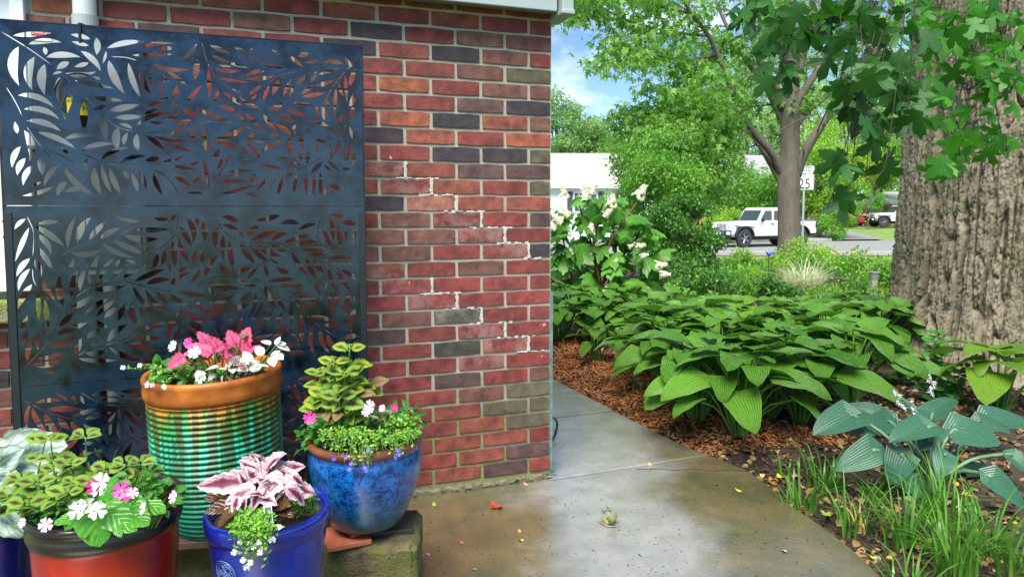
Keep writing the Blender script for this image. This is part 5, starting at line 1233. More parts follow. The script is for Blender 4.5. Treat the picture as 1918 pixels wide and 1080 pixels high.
# ================================================================== WHITE PICKUP
M['carw'] = plain('white_car_paint', (.78, .79, .80), .25, var=.01, coat=.6); M['carb'] = plain('black_trim', (.02, .022, .024), .5, var=.1); M['tyre'] = plain('tyre_rubber', (.03, .03, .03), .8, var=.15)
M['rim'] = plain('alloy_rim', (.35, .36, .38), .3, metal=.8); M['rimd'] = plain('rim_well_black', (.012, .012, .012), .6); M['tail'] = plain('tail_lens', (.55, .01, .02), .2, coat=.5); M['amber'] = plain('amber_lens', (.8, .25, .03), .3)  # rimd: near-black for the well behind the spokes
M['lens'] = plain('headlight_lens', (.70, .74, .76), .08, var=.03, coat=.8); M['plate'] = plain('licence_plate', (.65, .72, .78), .5); M['plateb'] = plain('plate_blue_band', (.08, .30, .65), .5)
M['cglass'] = plain('car_glass', (.035, .055, .05), .05, var=.2, coat=.5)
def wheel(parent, x, y, r=.42, w=.26, side=1):
    wr = bpy.data.objects.new('wheel', None); link(wr, parent); wr.location = (x, y, r)
    prof = [(r*.60, -w/2), (r*.90, -w/2), (r, -w*.32), (r, w*.32), (r*.90, w/2), (r*.60, w/2)]
    RX = Matrix.Rotation(-PI/2*side, 4, 'X')
    MB().lathe(prof, 32).build('tyre', M['tyre'], wr, smooth=False).matrix_local = RX
    MB().lathe([(r*.60, w*.44), (r*.57, w*.40), (r*.55, w*.1), (.02, w*.1)], 32).build('rim_well', M['rimd'], wr).matrix_local = RX
    m = MB()
    for k in range(5):
        a = k*2*PI/5
        for da in (-.16, .16): m.tube([Vector((0, 0, w*.34)), Vector((math.cos(a+da)*r*.58, math.sin(a+da)*r*.58, w*.40))], [.035, .022], 5)
    m.lathe([(0, w*.42), (.05, w*.40), (.05, w*.2)], 16); m.lathe([(r*.61, w*.46), (r*.57, w*.46), (r*.57, w*.38), (r*.61, w*.38)], 32)
    m.build('rim', M['rim'], wr).matrix_local = RX
    return wr
def side_prism(poly, y0, y1):   # outline in x,z extruded across the car
    n = len(poly); v = [(x, y0, z) for x, z in poly]+[(x, y1, z) for x, z in poly]
    return MB().add(v, [tuple(range(n)), tuple(range(2*n-1, n-1, -1))]+[(i, n+i, n+(i+1) % n, (i+1) % n) for i in range(n)])
def arch(cx, r, z0=.55, n=10): return [(cx+r*math.cos(PI*k/n), z0+r*.92*math.sin(PI*k/n)) for k in range(n+1)]
def pickup(loc, rz, label, bed=True, front_only=False):
    c = empty('pickup_truck', loc, label, 'pickup truck', rz=rz)
    fx, rx_ = 1.87, -1.62
    # lower body with wheel arches (x forward)
    poly = [(2.42, .62), (2.42, 1.10), (2.36, 1.14), (1.0, 1.19), (.95, 1.20), (-.95, 1.20), (-.98, 1.22), (-2.62, 1.20), (-2.66, .62)]
    under = [(-2.1, .62)]+[(x, z) for x, z in arch(rx_, .50, .50)][::-1]+[(-1.1, .5), (1.35, .5)]+[(x, z) for x, z in arch(fx, .50, .50)][::-1]
    body = side_prism(poly+under, -.80, .80).build('body', M['carw'], c, bevel=.03, seg=2)
    # hood, narrower than the fenders, and raised centre
    side_prism([(2.48, 1.0), (2.46, 1.16), (1.02, 1.24), (.9, 1.24), (.9, 1.0)], -.62, .62).build('hood', M['carw'], c, bevel=.04, seg=3)
    side_prism([(.95, 1.18), (.60, 1.75), (.50, 1.80), (-.88, 1.83), (-1.00, 1.78), (-1.00, 1.18)], -.70, .70).build('cab', M['carw'], c, bevel=.05, seg=3)
    side_prism([(.52, 1.79), (.48, 1.85), (-.90, 1.88), (-1.01, 1.80)], -.69, .69).build('roof_panel', M['carw'], c, bevel=.03)
    g = [(.925, -.62, 1.24), (.925, .62, 1.24), (.625, .58, 1.73), (.625, -.58, 1.73)]
    nrm = Vector((.49, 0, .30)).normalized()*.018
    w = MB().add([Vector(p)+nrm for p in g], [(0, 1, 2, 3)]); w.build('windscreen', M['cglass'], c)
    for sy in (-1, 1):
        for (xa, xb, xc, xd, nm) in ((.80, .10, .12, .52, 'side_window'), (-.02, -.88, -.86, -.02, 'side_window')):
            v = [(xa, sy*.715, 1.26), (xb, sy*.715, 1.26), (xc, sy*.705, 1.72), (xd, sy*.705, 1.72)]; MB().add(v, [(0, 1, 2, 3) if sy < 0 else (3, 2, 1, 0)]).build(nm, M['cglass'], c)
        for x in (.06, -.94): MB().box((x-.0, sy*.806, .92), (.012, .012, .56)).build('door_gap', M['carb'], c)
        for x in (.16, -.82): MB().box((x, sy*.825, 1.10), (.14, .03, .03)).build('door_handle', M['carb'], c, bevel=.006)
        MB().box((.86, sy*.93, 1.28), (.10, .16, .20)).build('mirror', M['carb'], c, bevel=.03)
        MB().box((.12, sy*.80, .50), (2.35, .14, .06)).build('side_step', M['carb'], c, bevel=.02)
        for ax, nm in ((fx, 'fender_flare'), (rx_, 'fender_flare')):
            A = arch(ax, .56, .52); B_ = arch(ax, .48, .52); n = len(A); v = []
            for (x, z) in A: v += [(x, sy*.78, z), (x, sy*.94, z-.02)]
            for (x, z) in B_: v += [(x, sy*.78, z), (x, sy*.95, z)]
            f = []
            for i in range(n-1):
                a = 2*i; b_ = 2*n+2*i; f += [(a, a+1, a+3, a+2), (b_, b_+2, b_+3, b_+1), (a+1, b_+1, b_+3, a+3)]
            MB().add(v, f).build(nm, M['carb'], c)
        # front fender box in white standing proud of the hood
        side_prism([(2.34, .98), (2.36, 1.08), (1.30, 1.12), (1.25, .98)], sy*.60, sy*.90).build('front_fender', M['carw'], c, bevel=.03)
        side_prism([(2.39, 1.00), (2.40, 1.06), (2.20, 1.07), (2.20, 1.00)], sy*.72, sy*.915).build('turn_signal', M['amber'], c)
        o = MB().lathe([(0, .05), (.06, .045), (.095, .02), (.10, 0)], 20).build('headlight', M['lens'], c, smooth=True); o.matrix_local = Matrix.Translation((2.47, sy*.50, 1.00)) @ Matrix.Rotation(PI/2, 4, 'Y')
        o = MB().lathe([(.10, .0), (.118, .02), (.118, -.01)], 20).build('headlight_ring', M['carb'], c); o.matrix_local = Matrix.Translation((2.475, sy*.50, 1.00)) @ Matrix.Rotation(PI/2, 4, 'Y')
        o = MB().lathe([(0, .02), (.05, .018), (.06, 0)], 16).build('fog_light', M['lens'], c); o.matrix_local = Matrix.Translation((2.78, sy*.58, .66)) @ Matrix.Rotation(PI/2, 4, 'Y')
        MB().box((2.74, sy*.66, .66), (.10, .34, .16)).build('bumper_end', M['lens'], c, bevel=.04)
        tl = MB().box((-2.66, sy*.74, 1.02), (.07, .14, .22)).build('tail_light', M['tail'], c, bevel=.015); MB().box((-2.64, sy*.75, 1.02), (.07, .17, .28)).build('tail_light_frame', M['carb'], tl, bevel=.01)
    gr = side_prism([(2.44, .78), (2.50, .80), (2.50, 1.14), (2.44, 1.15)], -.64, .64).build('grille', M['carw'], c, bevel=.01)
    for k in range(7): MB().box((2.503, (k-3)*.098, .97), (.012, .052, .27)).build('grille_slot', M['carb'], gr, bevel=.008)
    MB().box((2.68, 0, .64), (.26, 1.35, .22)).build('front_bumper', M['carb'], c, bevel=.04)
    MB().box((2.45, 0, .50), (.3, 1.1, .16)).build('skid_plate', M['carb'], c, bevel=.03)
    pt = MB().box((2.82, .16, .68), (.01, .32, .16)).build('licence_plate', M['plate'], c); MB().box((2.828, .16, .735), (.004, .32, .05)).build('plate_band', M['plateb'], pt)
    MB().box((-2.74, 0, .62), (.18, 1.7, .16)).build('rear_bumper', M['carb'], c, bevel=.03)
    MB().box((-1.80, 0, 1.205), (1.50, 1.36, .03)).build('bed_cover', M['carb'], c)
    MB().box((0, 0, .42), (4.6, .9, .2)).build('chassis', M['carb'], c)
    for sy in (-1, 1):
        for ax in (fx, rx_): wheel(c, ax, sy*.80, side=-sy if False else (1 if sy > 0 else -1))
    return c
AL = R(23)
wx, wy = .3340*32.6, 32.6
fwd = Vector((-math.cos(AL), -math.sin(AL), 0)); lft = Vector((math.sin(AL), -math.cos(AL), 0))
ctr = Vector((wx, wy, 0))-fwd*1.87-lft*.80
truck_z = gz(ctr.x, ctr.y)-.035
pickup((ctr.x, ctr.y, truck_z), math.atan2(fwd.y, fwd.x), 'white open-bed pickup with a seven-slot grille parked behind the forked trunk')
X_ = at_px(1688, 59); pickup((X_, 59, gz(X_, 59)-.03), PI-.05, 'second white off-roader mostly hidden by the great trunk near the log pile')
# red car glimpse
X_ = at_px(1566, 62)
rc = empty('red_car', (X_, 62, gz(X_, 62)), 'red parked car barely seen between the shrubs', 'car')
side_prism([(2.1, .3), (2.1, .7), (1.1, .85), (.6, 1.3), (-.9, 1.32), (-1.5, .9), (-2.1, .85), (-2.1, .3)], -.8, .8).build('body', plain('red_paint', (.55, .03, .03), .3, coat=.5), rc, bevel=.08, seg=3)
MB().add([(.95, -.81, .88), (-1.25, -.81, .90), (-.85, -.81, 1.24), (.55, -.81, 1.22)], [(0, 1, 2, 3)]).build('side_window', M['cglass'], rc)
for ax in (1.35, -1.35):
    for sy in (-1, 1): wheel(rc, ax, sy*.72, .32, .2, 1 if sy > 0 else -1)
# ================================================================== POTS AND POTTED PLANTS
def m_glaze(name, kind):
    t = NT(name); v = t.coord('Object'); sx = t.n('SeparateXYZ', {0: v}); z = sx.outputs[2]
    ang = t.math('ARCTAN2', sx.outputs[1], sx.outputs[0])
    if kind == 'drip':
        cy = t.n('CombineXYZ', {0: ang, 1: t.math('MULTIPLY', z, .40), 2: 0.0}).outputs[0]
        d1 = t.noise(cy, 4.2, 4, .6); d2 = t.noise(cy, 7.0, 3, .6); n0 = t.noise(v, 30, 4)
        # glaze colours by height, dragged down in runs
        h = t.math('ADD', z, t.math('MULTIPLY', t.math('SUBTRACT', d1, .5), .34))
        base = t.ramp(h, [(.0, (.004, .12, .075)), (.18, (.006, .26, .15)), (.29, (.012, .46, .29)), (.35, (.025, .26, .05)), (.39, (.15, .19, .010)), (.415, (.55, .19, .006)), (.43, (.50, .14, .006)), (.47, (.30, .065, .008))])
        e = t.ramp(t.math('SUBTRACT', d2, t.math('MULTIPLY', t.math('SUBTRACT', z, .26), .7)), [(.55, 0), (.60, 1)])
        drip = t.ramp(z, [(.08, 0), (.20, .8), (.40, .9), (.42, 0)])
        c = t.mix(t.math('MULTIPLY', e, drip), base, (.018, .56, .40))
        e2 = t.ramp(t.noise(cy, 8.5, 2, .5, .3), [(.46, 0), (.50, 1)])
        c = t.mix(t.math('MULTIPLY', e2, t.ramp(z, [(.10, .0), (.18, .7), (.40, .9), (.425, 0)])), c, (.050, .055, .003))
        # thin glaze over the crests of the ribs, pooled darker in the grooves
        rb = t.math('MULTIPLY_ADD', t.math('SINE', t.math('MULTIPLY', z, 2*PI/RIBP)), .5, .5); c = t.mix(t.math('MULTIPLY', t.ramp(rb, [(.12, .9), (.45, 0)]), t.ramp(z, [(.02, .5), (.12, 1), (.40, 1), (.425, .3)])), c, (.006, .060, .018))
        rim = t.mix(t.ramp(t.noise(v, 9, 4), [(.35, 0), (.65, 1)]), (.22, .055, .010), (.50, .16, .022)); c = t.mix(t.ramp(z, [(.424, 0), (.430, 1)]), c, rim)
        return t.done(t.pbr(c, .42, t.bump(n0, .3, .004), .3, coat=.15, coatr=.22))
    if kind == 'mottle':
        a = t.noise(v, 38, 6, .75); b = t.noise(v, 120, 4, .8); s_ = t.noise(t.n('Mapping', {'Vector': v, 'Scale': (1, 1, .35)}).outputs[0], 14, 4)
        c = t.mix(t.ramp(t.math('ADD', t.math('MULTIPLY', a, .6), t.math('MULTIPLY', b, .4)), [(.44, 0), (.56, 1)]), (.001, .016, .100), (.008, .140, .480))
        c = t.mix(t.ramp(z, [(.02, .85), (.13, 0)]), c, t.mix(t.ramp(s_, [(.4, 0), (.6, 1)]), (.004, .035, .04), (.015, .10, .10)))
        c = t.mix(t.ramp(t.noise(v, 130, 3), [(.66, 0), (.72, .5)]), c, (.15, .22, .22))
        c = t.mix(t.ramp(z, [(.222, 0), (.232, 1)]), c, t.mix(a, (.10, .028, .014), (.24, .085, .045)))
        return t.done(t.pbr(c, .22, t.bump(t.math('ADD', b, a), .35, .002), .5, coat=.45, coatr=.15))
    if kind == 'blue':
        a = t.noise(v, 12, 4); c = t.mix(a, (.002, .009, .17), (.004, .024, .33))
        return t.done(t.pbr(c, .12, t.bump(t.noise(v, 30, 3), .06, .004), .4, coat=.5, coatr=.06))
    if kind == 'navy':
        a = t.noise(v, 12, 4); c = t.mix(a, (.003, .008, .09), (.006, .016, .16)); return t.done(t.pbr(c, .15, None, .6, coat=.8, coatr=.06))
    if kind == 'red':
        a = t.noise(v, 10, 5); b = t.noise(v, 160, 3)
        c = t.mix(t.ramp(a, [(.35, 0), (.7, 1)]), (.24, .010, .003), (.46, .026, .006)); c = t.mix(t.ramp(b, [(.66, 0), (.70, .7)]), c, (.05, .01, .008))
        edge = t.ramp(t.math('ADD', z, t.math('MULTIPLY', t.math('SUBTRACT', a, .5), .012)), [(.402, 0), (.408, 1)])
        c = t.mix(edge, c, t.mix(t.noise(v, 25, 4), (.006, .005, .004), (.022, .014, .008)))
        return t.done(t.pbr(c, .30, None, .4, coat=.35, coatr=.08))
RIBP = .0172
def pot(name, label, loc, prof, mat, n=72, soil_z=None, tilt=(0, 0)):
    o = empty(name, loc, label, 'flower pot'); o.rotation_euler = (tilt[0], tilt[1], 0)
    MB().lathe(prof, n).build('pot_body', mat, o, smooth=True)
    rin = prof[-1][0]; sz = soil_z if soil_z else prof[-1][1]
    m = MB(); vs = [(0, 0, sz+.01)]; 
    for j in range(1, 7):
        for i in range(24): a = 2*PI*i/24; q = rin*j/6; vs.append((q*math.cos(a), q*math.sin(a), sz+.012*mnoise.noise((q*30*math.cos(a), q*30*math.sin(a), 0))))
    f = [(0, 1+i, 1+(i+1) % 24) for i in range(24)]+[(1+(j-1)*24+i, 1+j*24+i, 1+j*24+(i+1) % 24, 1+(j-1)*24+(i+1) % 24) for j in range(1, 6) for i in range(24)]
    m.add(vs, f).build('potting_soil', M['soil'], o, smooth=True); return o
def taper(z, H, r0, r1, p=.6): return r0+(r1-r0)*(z/H)**p
# --- A tall ribbed pot
RS = .945
PA = Vector((at_px(402, 2.13), 2.13, .215)); prof = [(0.0, 0), (.125, 0)]
nr = 0; z = .004; Hb = .418
while z < Hb:
    base = .128+(.198-.128)*min(1, (z/.20))**.55+.004*(z/Hb); prof.append((base+.0031*math.sin(2*PI*z/RIBP), z)); z += RIBP/8
prof += [(.198, .420), (.2075, .424), (.211, .432), (.212, .448), (.210, .466), (.2125, .474), (.213, .484), (.208, .491), (.198, .491), (.194, .484), (.192, .455), (.190, .445)]
prof = [(r_*RS, z_) for r_, z_ in prof]
potA = pot('ribbed_pot', 'tall ribbed ceramic pot with an orange rim and turquoise drip glaze', PA, prof, m_glaze('drip_glaze', 'drip'), 96, tilt=(R(1.0), R(-1.4)))
# --- B red bowl with black rim
PB = Vector((at_px(179, 1.55), 1.55, .07))
prof = [(0, 0), (.10, 0), (.112, .01), (.125, .06), (.145, .14), (.160, .25), (.166, .34), (.168, .395), (.170, .405), (.176, .409), (.179, .42), (.178, .432), (.173, .440), (.176, .447), (.183, .452), (.185, .460), (.180, .466), (.168, .466), (.163, .458), (.160, .43)]
prof = [(r_*.885, z_) for r_, z_ in prof]
potB = pot('red_pot', 'glossy red bowl-shaped pot with a thick black rim', PB, prof, m_glaze('red_glaze', 'red'), 80)
# --- C cobalt pot with medallion
PC = Vector((at_px(490, 1.62), 1.62, .098))
prof = [(0, 0), (.085, 0), (.093, .01), (.104, .08), (.120, .20), (.131, .30), (.135, .335), (.136, .345), (.140, .350), (.1435, .358), (.145, .372), (.1445, .386), (.139, .392), (.132, .390), (.128, .382), (.126, .36)]
potC = pot('cobalt_pot', 'shiny cobalt blue pot with an embossed round medallion', PC, prof, m_glaze('cobalt_glaze', 'blue'), 72)
# medallion: ring and interlaced knots, wrapped on the side
md = MB(); ma = math.atan2(-1, -.50); M['emb'] = plain('medallion_glaze', (.08, .13, .33), .25, var=.25, scale=80, coat=.7)
def on_pot(u_, w_, lift):       # u_ sideways, w_ up from the medallion centre
    z = .285+w_; r = .1277+(z-.27)*.12+lift; a = ma+u_/r; return Vector((r*math.cos(a), r*math.sin(a), z))
for r_ in (.031, .0265):
    md.tube([on_pot(r_*math.cos(a), r_*math.sin(a), .0015) for a in [2*PI*i/40 for i in range(41)]], .0013 if r_ > .03 else .0008, 6, False)
for k in range(4):
    a0 = k*PI/2+PI/4; md.tube([on_pot(.0115*math.cos(a0)+.0105*math.cos(a), .0115*math.sin(a0)+.0105*math.sin(a), .0012) for a in [2*PI*i/20 for i in range(21)]], .0010, 5, False)
for k in range(4):
    a0 = k*PI/2; md.tube([on_pot(.016*math.cos(a0)+.0068*math.cos(a), .016*math.sin(a0)+.0068*math.sin(a), .0012) for a in [2*PI*i/16 for i in range(17)]], .0009, 5, False)
md.tube([on_pot(.008*math.cos(a), .008*math.sin(a), .0014) for a in [2*PI*i/16 for i in range(17)]], .0010, 5, False)
tag(md.build('medallion', M['emb'], potC, smooth=True), 'embossed knotwork disc on the pot side', kind='stuff')
# --- D mottled blue jar
PD = Vector((at_px(679, 1.99), 1.99, .285))
prof = [(0, 0), (.096, 0), (.106, .008), (.123, .04), (.139, .08), (.152, .12), (.161, .165), (.1635, .195), (.161, .215), (.157, .225), (.160, .230), (.166, .236), (.168, .246), (.163, .254), (.150, .255), (.146, .247), (.144, .225)]
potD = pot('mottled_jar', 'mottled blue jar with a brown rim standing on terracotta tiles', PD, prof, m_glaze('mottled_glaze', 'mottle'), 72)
# --- E navy pot at left edge
PE = Vector((at_px(-42, 1.78), 1.78, .05))
potE = pot('navy_pot', 'dark navy pot cut by the left edge of the view', PE, [(0, 0), (.085, 0), (.09, .02), (.105, .18), (.115, .30), (.117, .335), (.124, .342), (.125, .36), (.117, .366), (.108, .36), (.106, .34)], m_glaze('navy_glaze', 'navy'), 60)
# supports
t = NT('rough_block'); v_ = t.coord('Object'); a_ = t.noise(v_, 22, 6, .7); b_ = t.noise(v_, 110, 4, .7)
c_ = t.mix(t.ramp(a_, [(.35, 0), (.65, 1)]), (.060, .050, .022), (.185, .150, .075)); c_ = t.mix(t.ramp(t.noise(v_, 7, 4), [(.45, 0), (.6, .8)]), c_, (.13, .14, .028))
M['block'] = t.done(t.pbr(c_, .95, t.bump(t.math('ADD', a_, b_), 1.0, .012)))
def rough_box(name, c, d, mat, label, cat, rz=0, amp=.006, parent=None, n=14):
    bm = bmesh.new(); bmesh.ops.create_cube(bm, size=1); bmesh.ops.subdivide_edges(bm, edges=bm.edges[:], cuts=n, use_grid_fill=True)
    for v in bm.verts:
        p = Vector((v.co.x*d[0], v.co.y*d[1], v.co.z*d[2]))
        k = 1-.06*max(0, sum(1 for q in (abs(v.co.x), abs(v.co.y), abs(v.co.z)) if q > .49)-1)
        p = p*k if k < 1 else p
        nv = Vector(mnoise.noise_vector((p.x*14+c[0]*9, p.y*14, p.z*14)))*amp+Vector(mnoise.noise_vector((p.x*45, p.y*45+c[0]*9, p.z*45)))*amp*.5
        v.co = p+nv
    me = bpy.data.meshes.new(name); bm.to_mesh(me); bm.free(); me.materials.append(mat)
    o = bpy.data.objects.new(name, me); o.location = c; o.rotation_euler[2] = rz; link(o, parent); return tag(o, label, cat)
bx0 = at_z(597, 1050, .25); bx1 = at_z(765, 1030, .25)
rough_box('stone_block', ((bx0.x+bx1.x)/2-.005, 2.015, .125), (.268, .25, .25), M['block'], 'rough mossy stone block under the mottled blue jar', 'stone block', R(4))
rough_box('stone_ledge', (at_px(310, 2.16), 2.20, .095), (.62, .30, .19), M['block'], 'mossy stone ledge under the tall ribbed pot', 'stone ledge', R(10), .007)
o = MB().box((0, 0, 0), (.50, .26, .022)).build('wooden_board', plain('wet_dark_board', (.07, .045, .03), .5, var=.4, scale=30), None, bevel=.003); o.location = (PA.x, PA.y, .203); o.rotation_euler[2] = R(8); tag(o, 'dark wet board between the ledge and the ribbed pot', 'board')
M['terra'] = plain('terracotta', (.34, .095, .045), .6, var=.2, scale=20, bump=.2)
for (dx, dy, z, rz, lb, mt, w) in ((-.050, -.055, .260, 24, 'square terracotta tile under the jar, its corner towards the viewer', 'terra', .125), (.065, .035, .258, 10, 'dark slate tile showing at the right under the jar', 'slate', .13)):
    if mt == 'slate': M['slate'] = plain('slate', (.035, .03, .028), .5, var=.3)
    o = MB().box((0, 0, 0), (w, w, .014)).build('tile', M[mt], None, bevel=.002); o.location = (PD.x+dx, PD.y+dy, z); o.rotation_euler[2] = R(rz); tag(o, lb, 'tile')
o = MB().box((0, 0, 0), (.12, .12, .013)).build('tile', M['terra'], None, bevel=.002); o.location = (PD.x-.015, PD.y-.0, .2755); o.rotation_euler[2] = R(38); tag(o, 'upper terracotta tile of the two directly beneath the jar', 'tile')
rough_box('stone_block', (PC.x, PC.y, .049), (.24, .24, .098), M['block'], 'low stone block under the cobalt pot', 'stone block', R(12), .004, n=8)
rough_box('stone_block', (PB.x, PB.y, .035), (.30, .28, .07), M['block'], 'low stone slab under the red bowl pot', 'stone block', R(3), .003, n=8)
rough_box('stone_block', (PE.x, PE.y, .025), (.24, .24, .05), M['block'], 'low stone slab under the navy pot at the left edge', 'stone block', R(6), .003, n=8)

# ---- leaf kinds
LM['coleus'] = leafmat('coleus_leaf', (.13, .30, .025), (.22, .40, .04), rough=.5, trans=.3, centre=(.085, .022, .022), source='obj', lateral=30)
LM['coleus_b'] = leafmat('coleus_lime_leaf', (.20, .36, .02), (.33, .46, .03), rough=.5, trans=.35, centre=(.11, .07, .03), source='obj', lateral=30)
LM['coleus_t'] = leafmat('coleus_tan_leaf', (.10, .22, .04), (.32, .20, .10), rough=.5, trans=.3, centre=(.30, .14, .09), source='obj', lateral=30)
LM['imp'] = leafmat('impatiens_leaf', (.028, .15, .018), (.06, .24, .025), rough=.32, trans=.25, source='obj', lateral=22)
LM['bego'] = leafmat('begonia_leaf', (.045, .22, .016), (.09, .32, .025), rough=.22, trans=.3, source='obj', lateral=14)
LM['bronze'] = leafmat('bronze_leaf', (.035, .018, .010), (.10, .045, .016), rough=.22, trans=.1, source='obj', lateral=14)
LM['rex_pink'] = leafmat('rex_pink_leaf', (.66, .05, .17), (.80, .16, .30), rough=.5, trans=.25, vein=(.22, .010, .045), source='obj', rim=(.45, .04, .10))
LM['rex_white'] = leafmat('rex_white_leaf', (.42, .24, .30), (.62, .46, .50), rough=.42, trans=.15, vein=(.16, .010, .04), centre=(.11, .008, .03), cw=(.27, .42), rim=(.62, .55, .52), source='obj')
LM['rex_silver'] = leafmat('rex_silver_leaf', (.20, .28, .23), (.34, .43, .36), rough=.38, trans=.12, vein=(.10, .17, .12), centre=(.02, .06, .03), rim=(.10, .15, .09), source='obj')
LM['hypo'] = leafmat('spotted_leaf', (.66, .62, .54), (.78, .72, .68), rough=.5, trans=.2, vein=(.10, .20, .05), source='obj', rim=(.55, .52, .42))
LM['magenta_leaf'] = leafmat('magenta_leaf', (.60, .02, .18), (.75, .06, .28), rough=.45, trans=.3, source='obj', lateral=20)
LM['lobelia'] = leafmat('lobelia_leaf', (.12, .34, .025), (.22, .46, .05), rough=.45, trans=.35)
LM['nguinea'] = leafmat('new_guinea_leaf', (.018, .10, .015), (.04, .17, .022), rough=.28, trans=.2, source='obj', lateral=20, vein=None)
PMH = {
 'coleus': leaf_meshes('coleus_leaf', LM['coleus'], 3, nu=14, nv=1, Wd=.34, prof=oval, curl=.3, fold=.25, tooth=.10), 'coleus_b': leaf_meshes('coleus_leaf', LM['coleus_b'], 3, nu=14, nv=1, Wd=.32, prof=oval, curl=.3, fold=.25, tooth=.12),
 'coleus_t': leaf_meshes('coleus_leaf', LM['coleus_t'], 3, nu=14, nv=1, Wd=.28, prof=oval, curl=.5, fold=.2, tooth=.12), 'imp': leaf_meshes('impatiens_leaf', LM['imp'], 3, nu=6, nv=1, Wd=.32, prof=oval, curl=.3, fold=.25),
 'bego': leaf_meshes('begonia_leaf', LM['bego'], 3, nu=8, nv=2, Wd=.46, prof=hosta_prof, curl=.2, fold=-.15, lobe=.12, ruffle=.06), 'bronze': leaf_meshes('bronze_leaf', LM['bronze'], 3, nu=8, nv=2, Wd=.42, prof=hosta_prof, curl=.3, fold=.2, lobe=.1, ruffle=.05),
 'rex_pink': leaf_meshes('begonia_leaf', LM['rex_pink'], 3, nu=14, nv=2, Wd=.36, prof=hosta_prof, curl=.35, fold=.2, lobe=.12, tooth=.12, ruffle=.06), 'rex_white': leaf_meshes('begonia_leaf', LM['rex_white'], 3, nu=12, nv=2, Wd=.38, prof=hosta_prof, curl=.45, fold=.18, lobe=.16, tooth=.07, ruffle=.10),
 'rex_silver': leaf_meshes('begonia_leaf', LM['rex_silver'], 3, nu=12, nv=3, Wd=.42, prof=hosta_prof, curl=.45, fold=.10, lobe=.22, tooth=.04, ruffle=.08), 'hypo': leaf_meshes('spotted_leaf', LM['hypo'], 3, nu=6, nv=1, Wd=.34, prof=oval, curl=.3, fold=.2),
 'magenta_leaf': leaf_meshes('magenta_leaf', LM['magenta_leaf'], 2, nu=6, nv=1, Wd=.34, prof=oval, curl=.3, fold=.2), 'nguinea': leaf_meshes('impatiens_leaf', LM['nguinea'], 3, nu=8, nv=1, Wd=.20, prof=oval, curl=.45, fold=.3)}
def flower(name, mat, r, petals=5, wide=.42, cup=.15, eye=None):
    m = MB()
    for k in range(petals):
        a = k*2*PI/petals; u_ = Vector((math.cos(a), math.sin(a), 0)); w_ = Vector((-math.sin(a), math.cos(a), 0)); q = []
        for (l, s_) in ((.0, 0), (.35, .45), (.78, 1), (1.02, .75)): q.append((l, s_))
        L_ = [u_*l*r+w_*s_*wide*r+Vector((0, 0, cup*r*l*l*(1+.3*s_))) for l, s_ in q]; R_ = [u_*l*r-w_*s_*wide*r+Vector((0, 0, cup*r*l*l)) for l, s_ in q]; b = [u_*(l if l < 1 else .93)*r+Vector((0, 0, cup*r*l*.6+.001*k)) for l, s_ in q]
        v = [b[0]]+L_[1:]+b[1:]+R_[1:]; m.add([p+Vector((0, 0, .0006*k)) for p in v], [(0, 4, 1), (1, 4, 5, 2), (2, 5, 6, 3), (0, 7, 4), (4, 7, 8, 5), (5, 8, 9, 6)])
    return m.mesh(name, mat)
M['pw'] = plain('white_flower_petal', (.66, .66, .63), .5, var=.08); M['pp'] = plain('pale_pink_petal', (.78, .45, .62), .5, var=.1, scale=80); M['pm'] = plain('magenta_petal', (.62, .015, .22), .45, var=.15, scale=80); M['pb'] = plain('violet_blue_petal', (.12, .10, .62), .5, var=.2)
M['py'] = plain('flower_centre_yellow', (.75, .50, .05), .5)
FM = {k: flower('flower', M[k], .5, 5) for k in ('pw', 'pp', 'pm')}; FM['w4'] = flower('flower', M['pw'], .5, 4, .5, .25)
eyem = MB().lathe([(0, .045), (.05, .03), (.06, 0)], 8).mesh('flower_centre', M['py'])
def flw(parent, kind, p, size, d=None, q=None, eye=True):
    o = bpy.data.objects.new('flower', FM[kind]); link(o, parent); d = d or Vector((q.gauss(0, .35), -1, q.uniform(.1, .9)))
    o.matrix_local = Matrix.Translation(p) @ d.to_track_quat('Z', 'Y').to_matrix().to_4x4() @ Matrix.Rotation(q.random()*6, 4, 'Z') @ Matrix.Scale(size, 4)
    if eye: e = bpy.data.objects.new('flower_centre', eyem); link(e, o)
    return o
def plant(name, label, loc, cat='potted plant'): return empty(name, loc, label, cat)
def spray(root, kinds, n, ctr, rx, ry, rz, size, q, tilt=.6, origin=Vector((0, 0, 0)), stem='stalk', down=0.0):
    """leaf objects over a dome, each on its own thin stalk"""
    st = MB()
    for i in range(n):
        a = q.random()*2*PI; h = q.random()**.7; s_ = math.sqrt(max(0, 1-(h*.9)**2))*q.uniform(.55, 1.05)
        P = Vector((ctr[0]+rx*s_*math.cos(a), ctr[1]+ry*s_*math.sin(a), ctr[2]+rz*h*q.uniform(.8, 1.1)))
        d = Vector((math.cos(a)*s_+q.gauss(0, .35), math.sin(a)*s_+q.gauss(0, .35), (h-.5)*tilt-down+q.gauss(0, .25)))
        put_leaf(root, q.choice(PMH[q.choice(kinds)]), P, d, size*q.uniform(.65, 1.2), q.uniform(-.5, .5), up=Vector((q.gauss(0, .3), q.gauss(-.4, .3), 1)))
        o_ = Vector(origin)+Vector((P.x*.35-origin[0]*.35, P.y*.35-origin[1]*.35, 0)); st.tube([o_, o_.lerp(P, .6)+Vector((0, 0, .01)), P], [.0022, .0016, .001], 4, False)
    st.build('stalks', M[stem], root, smooth=True)
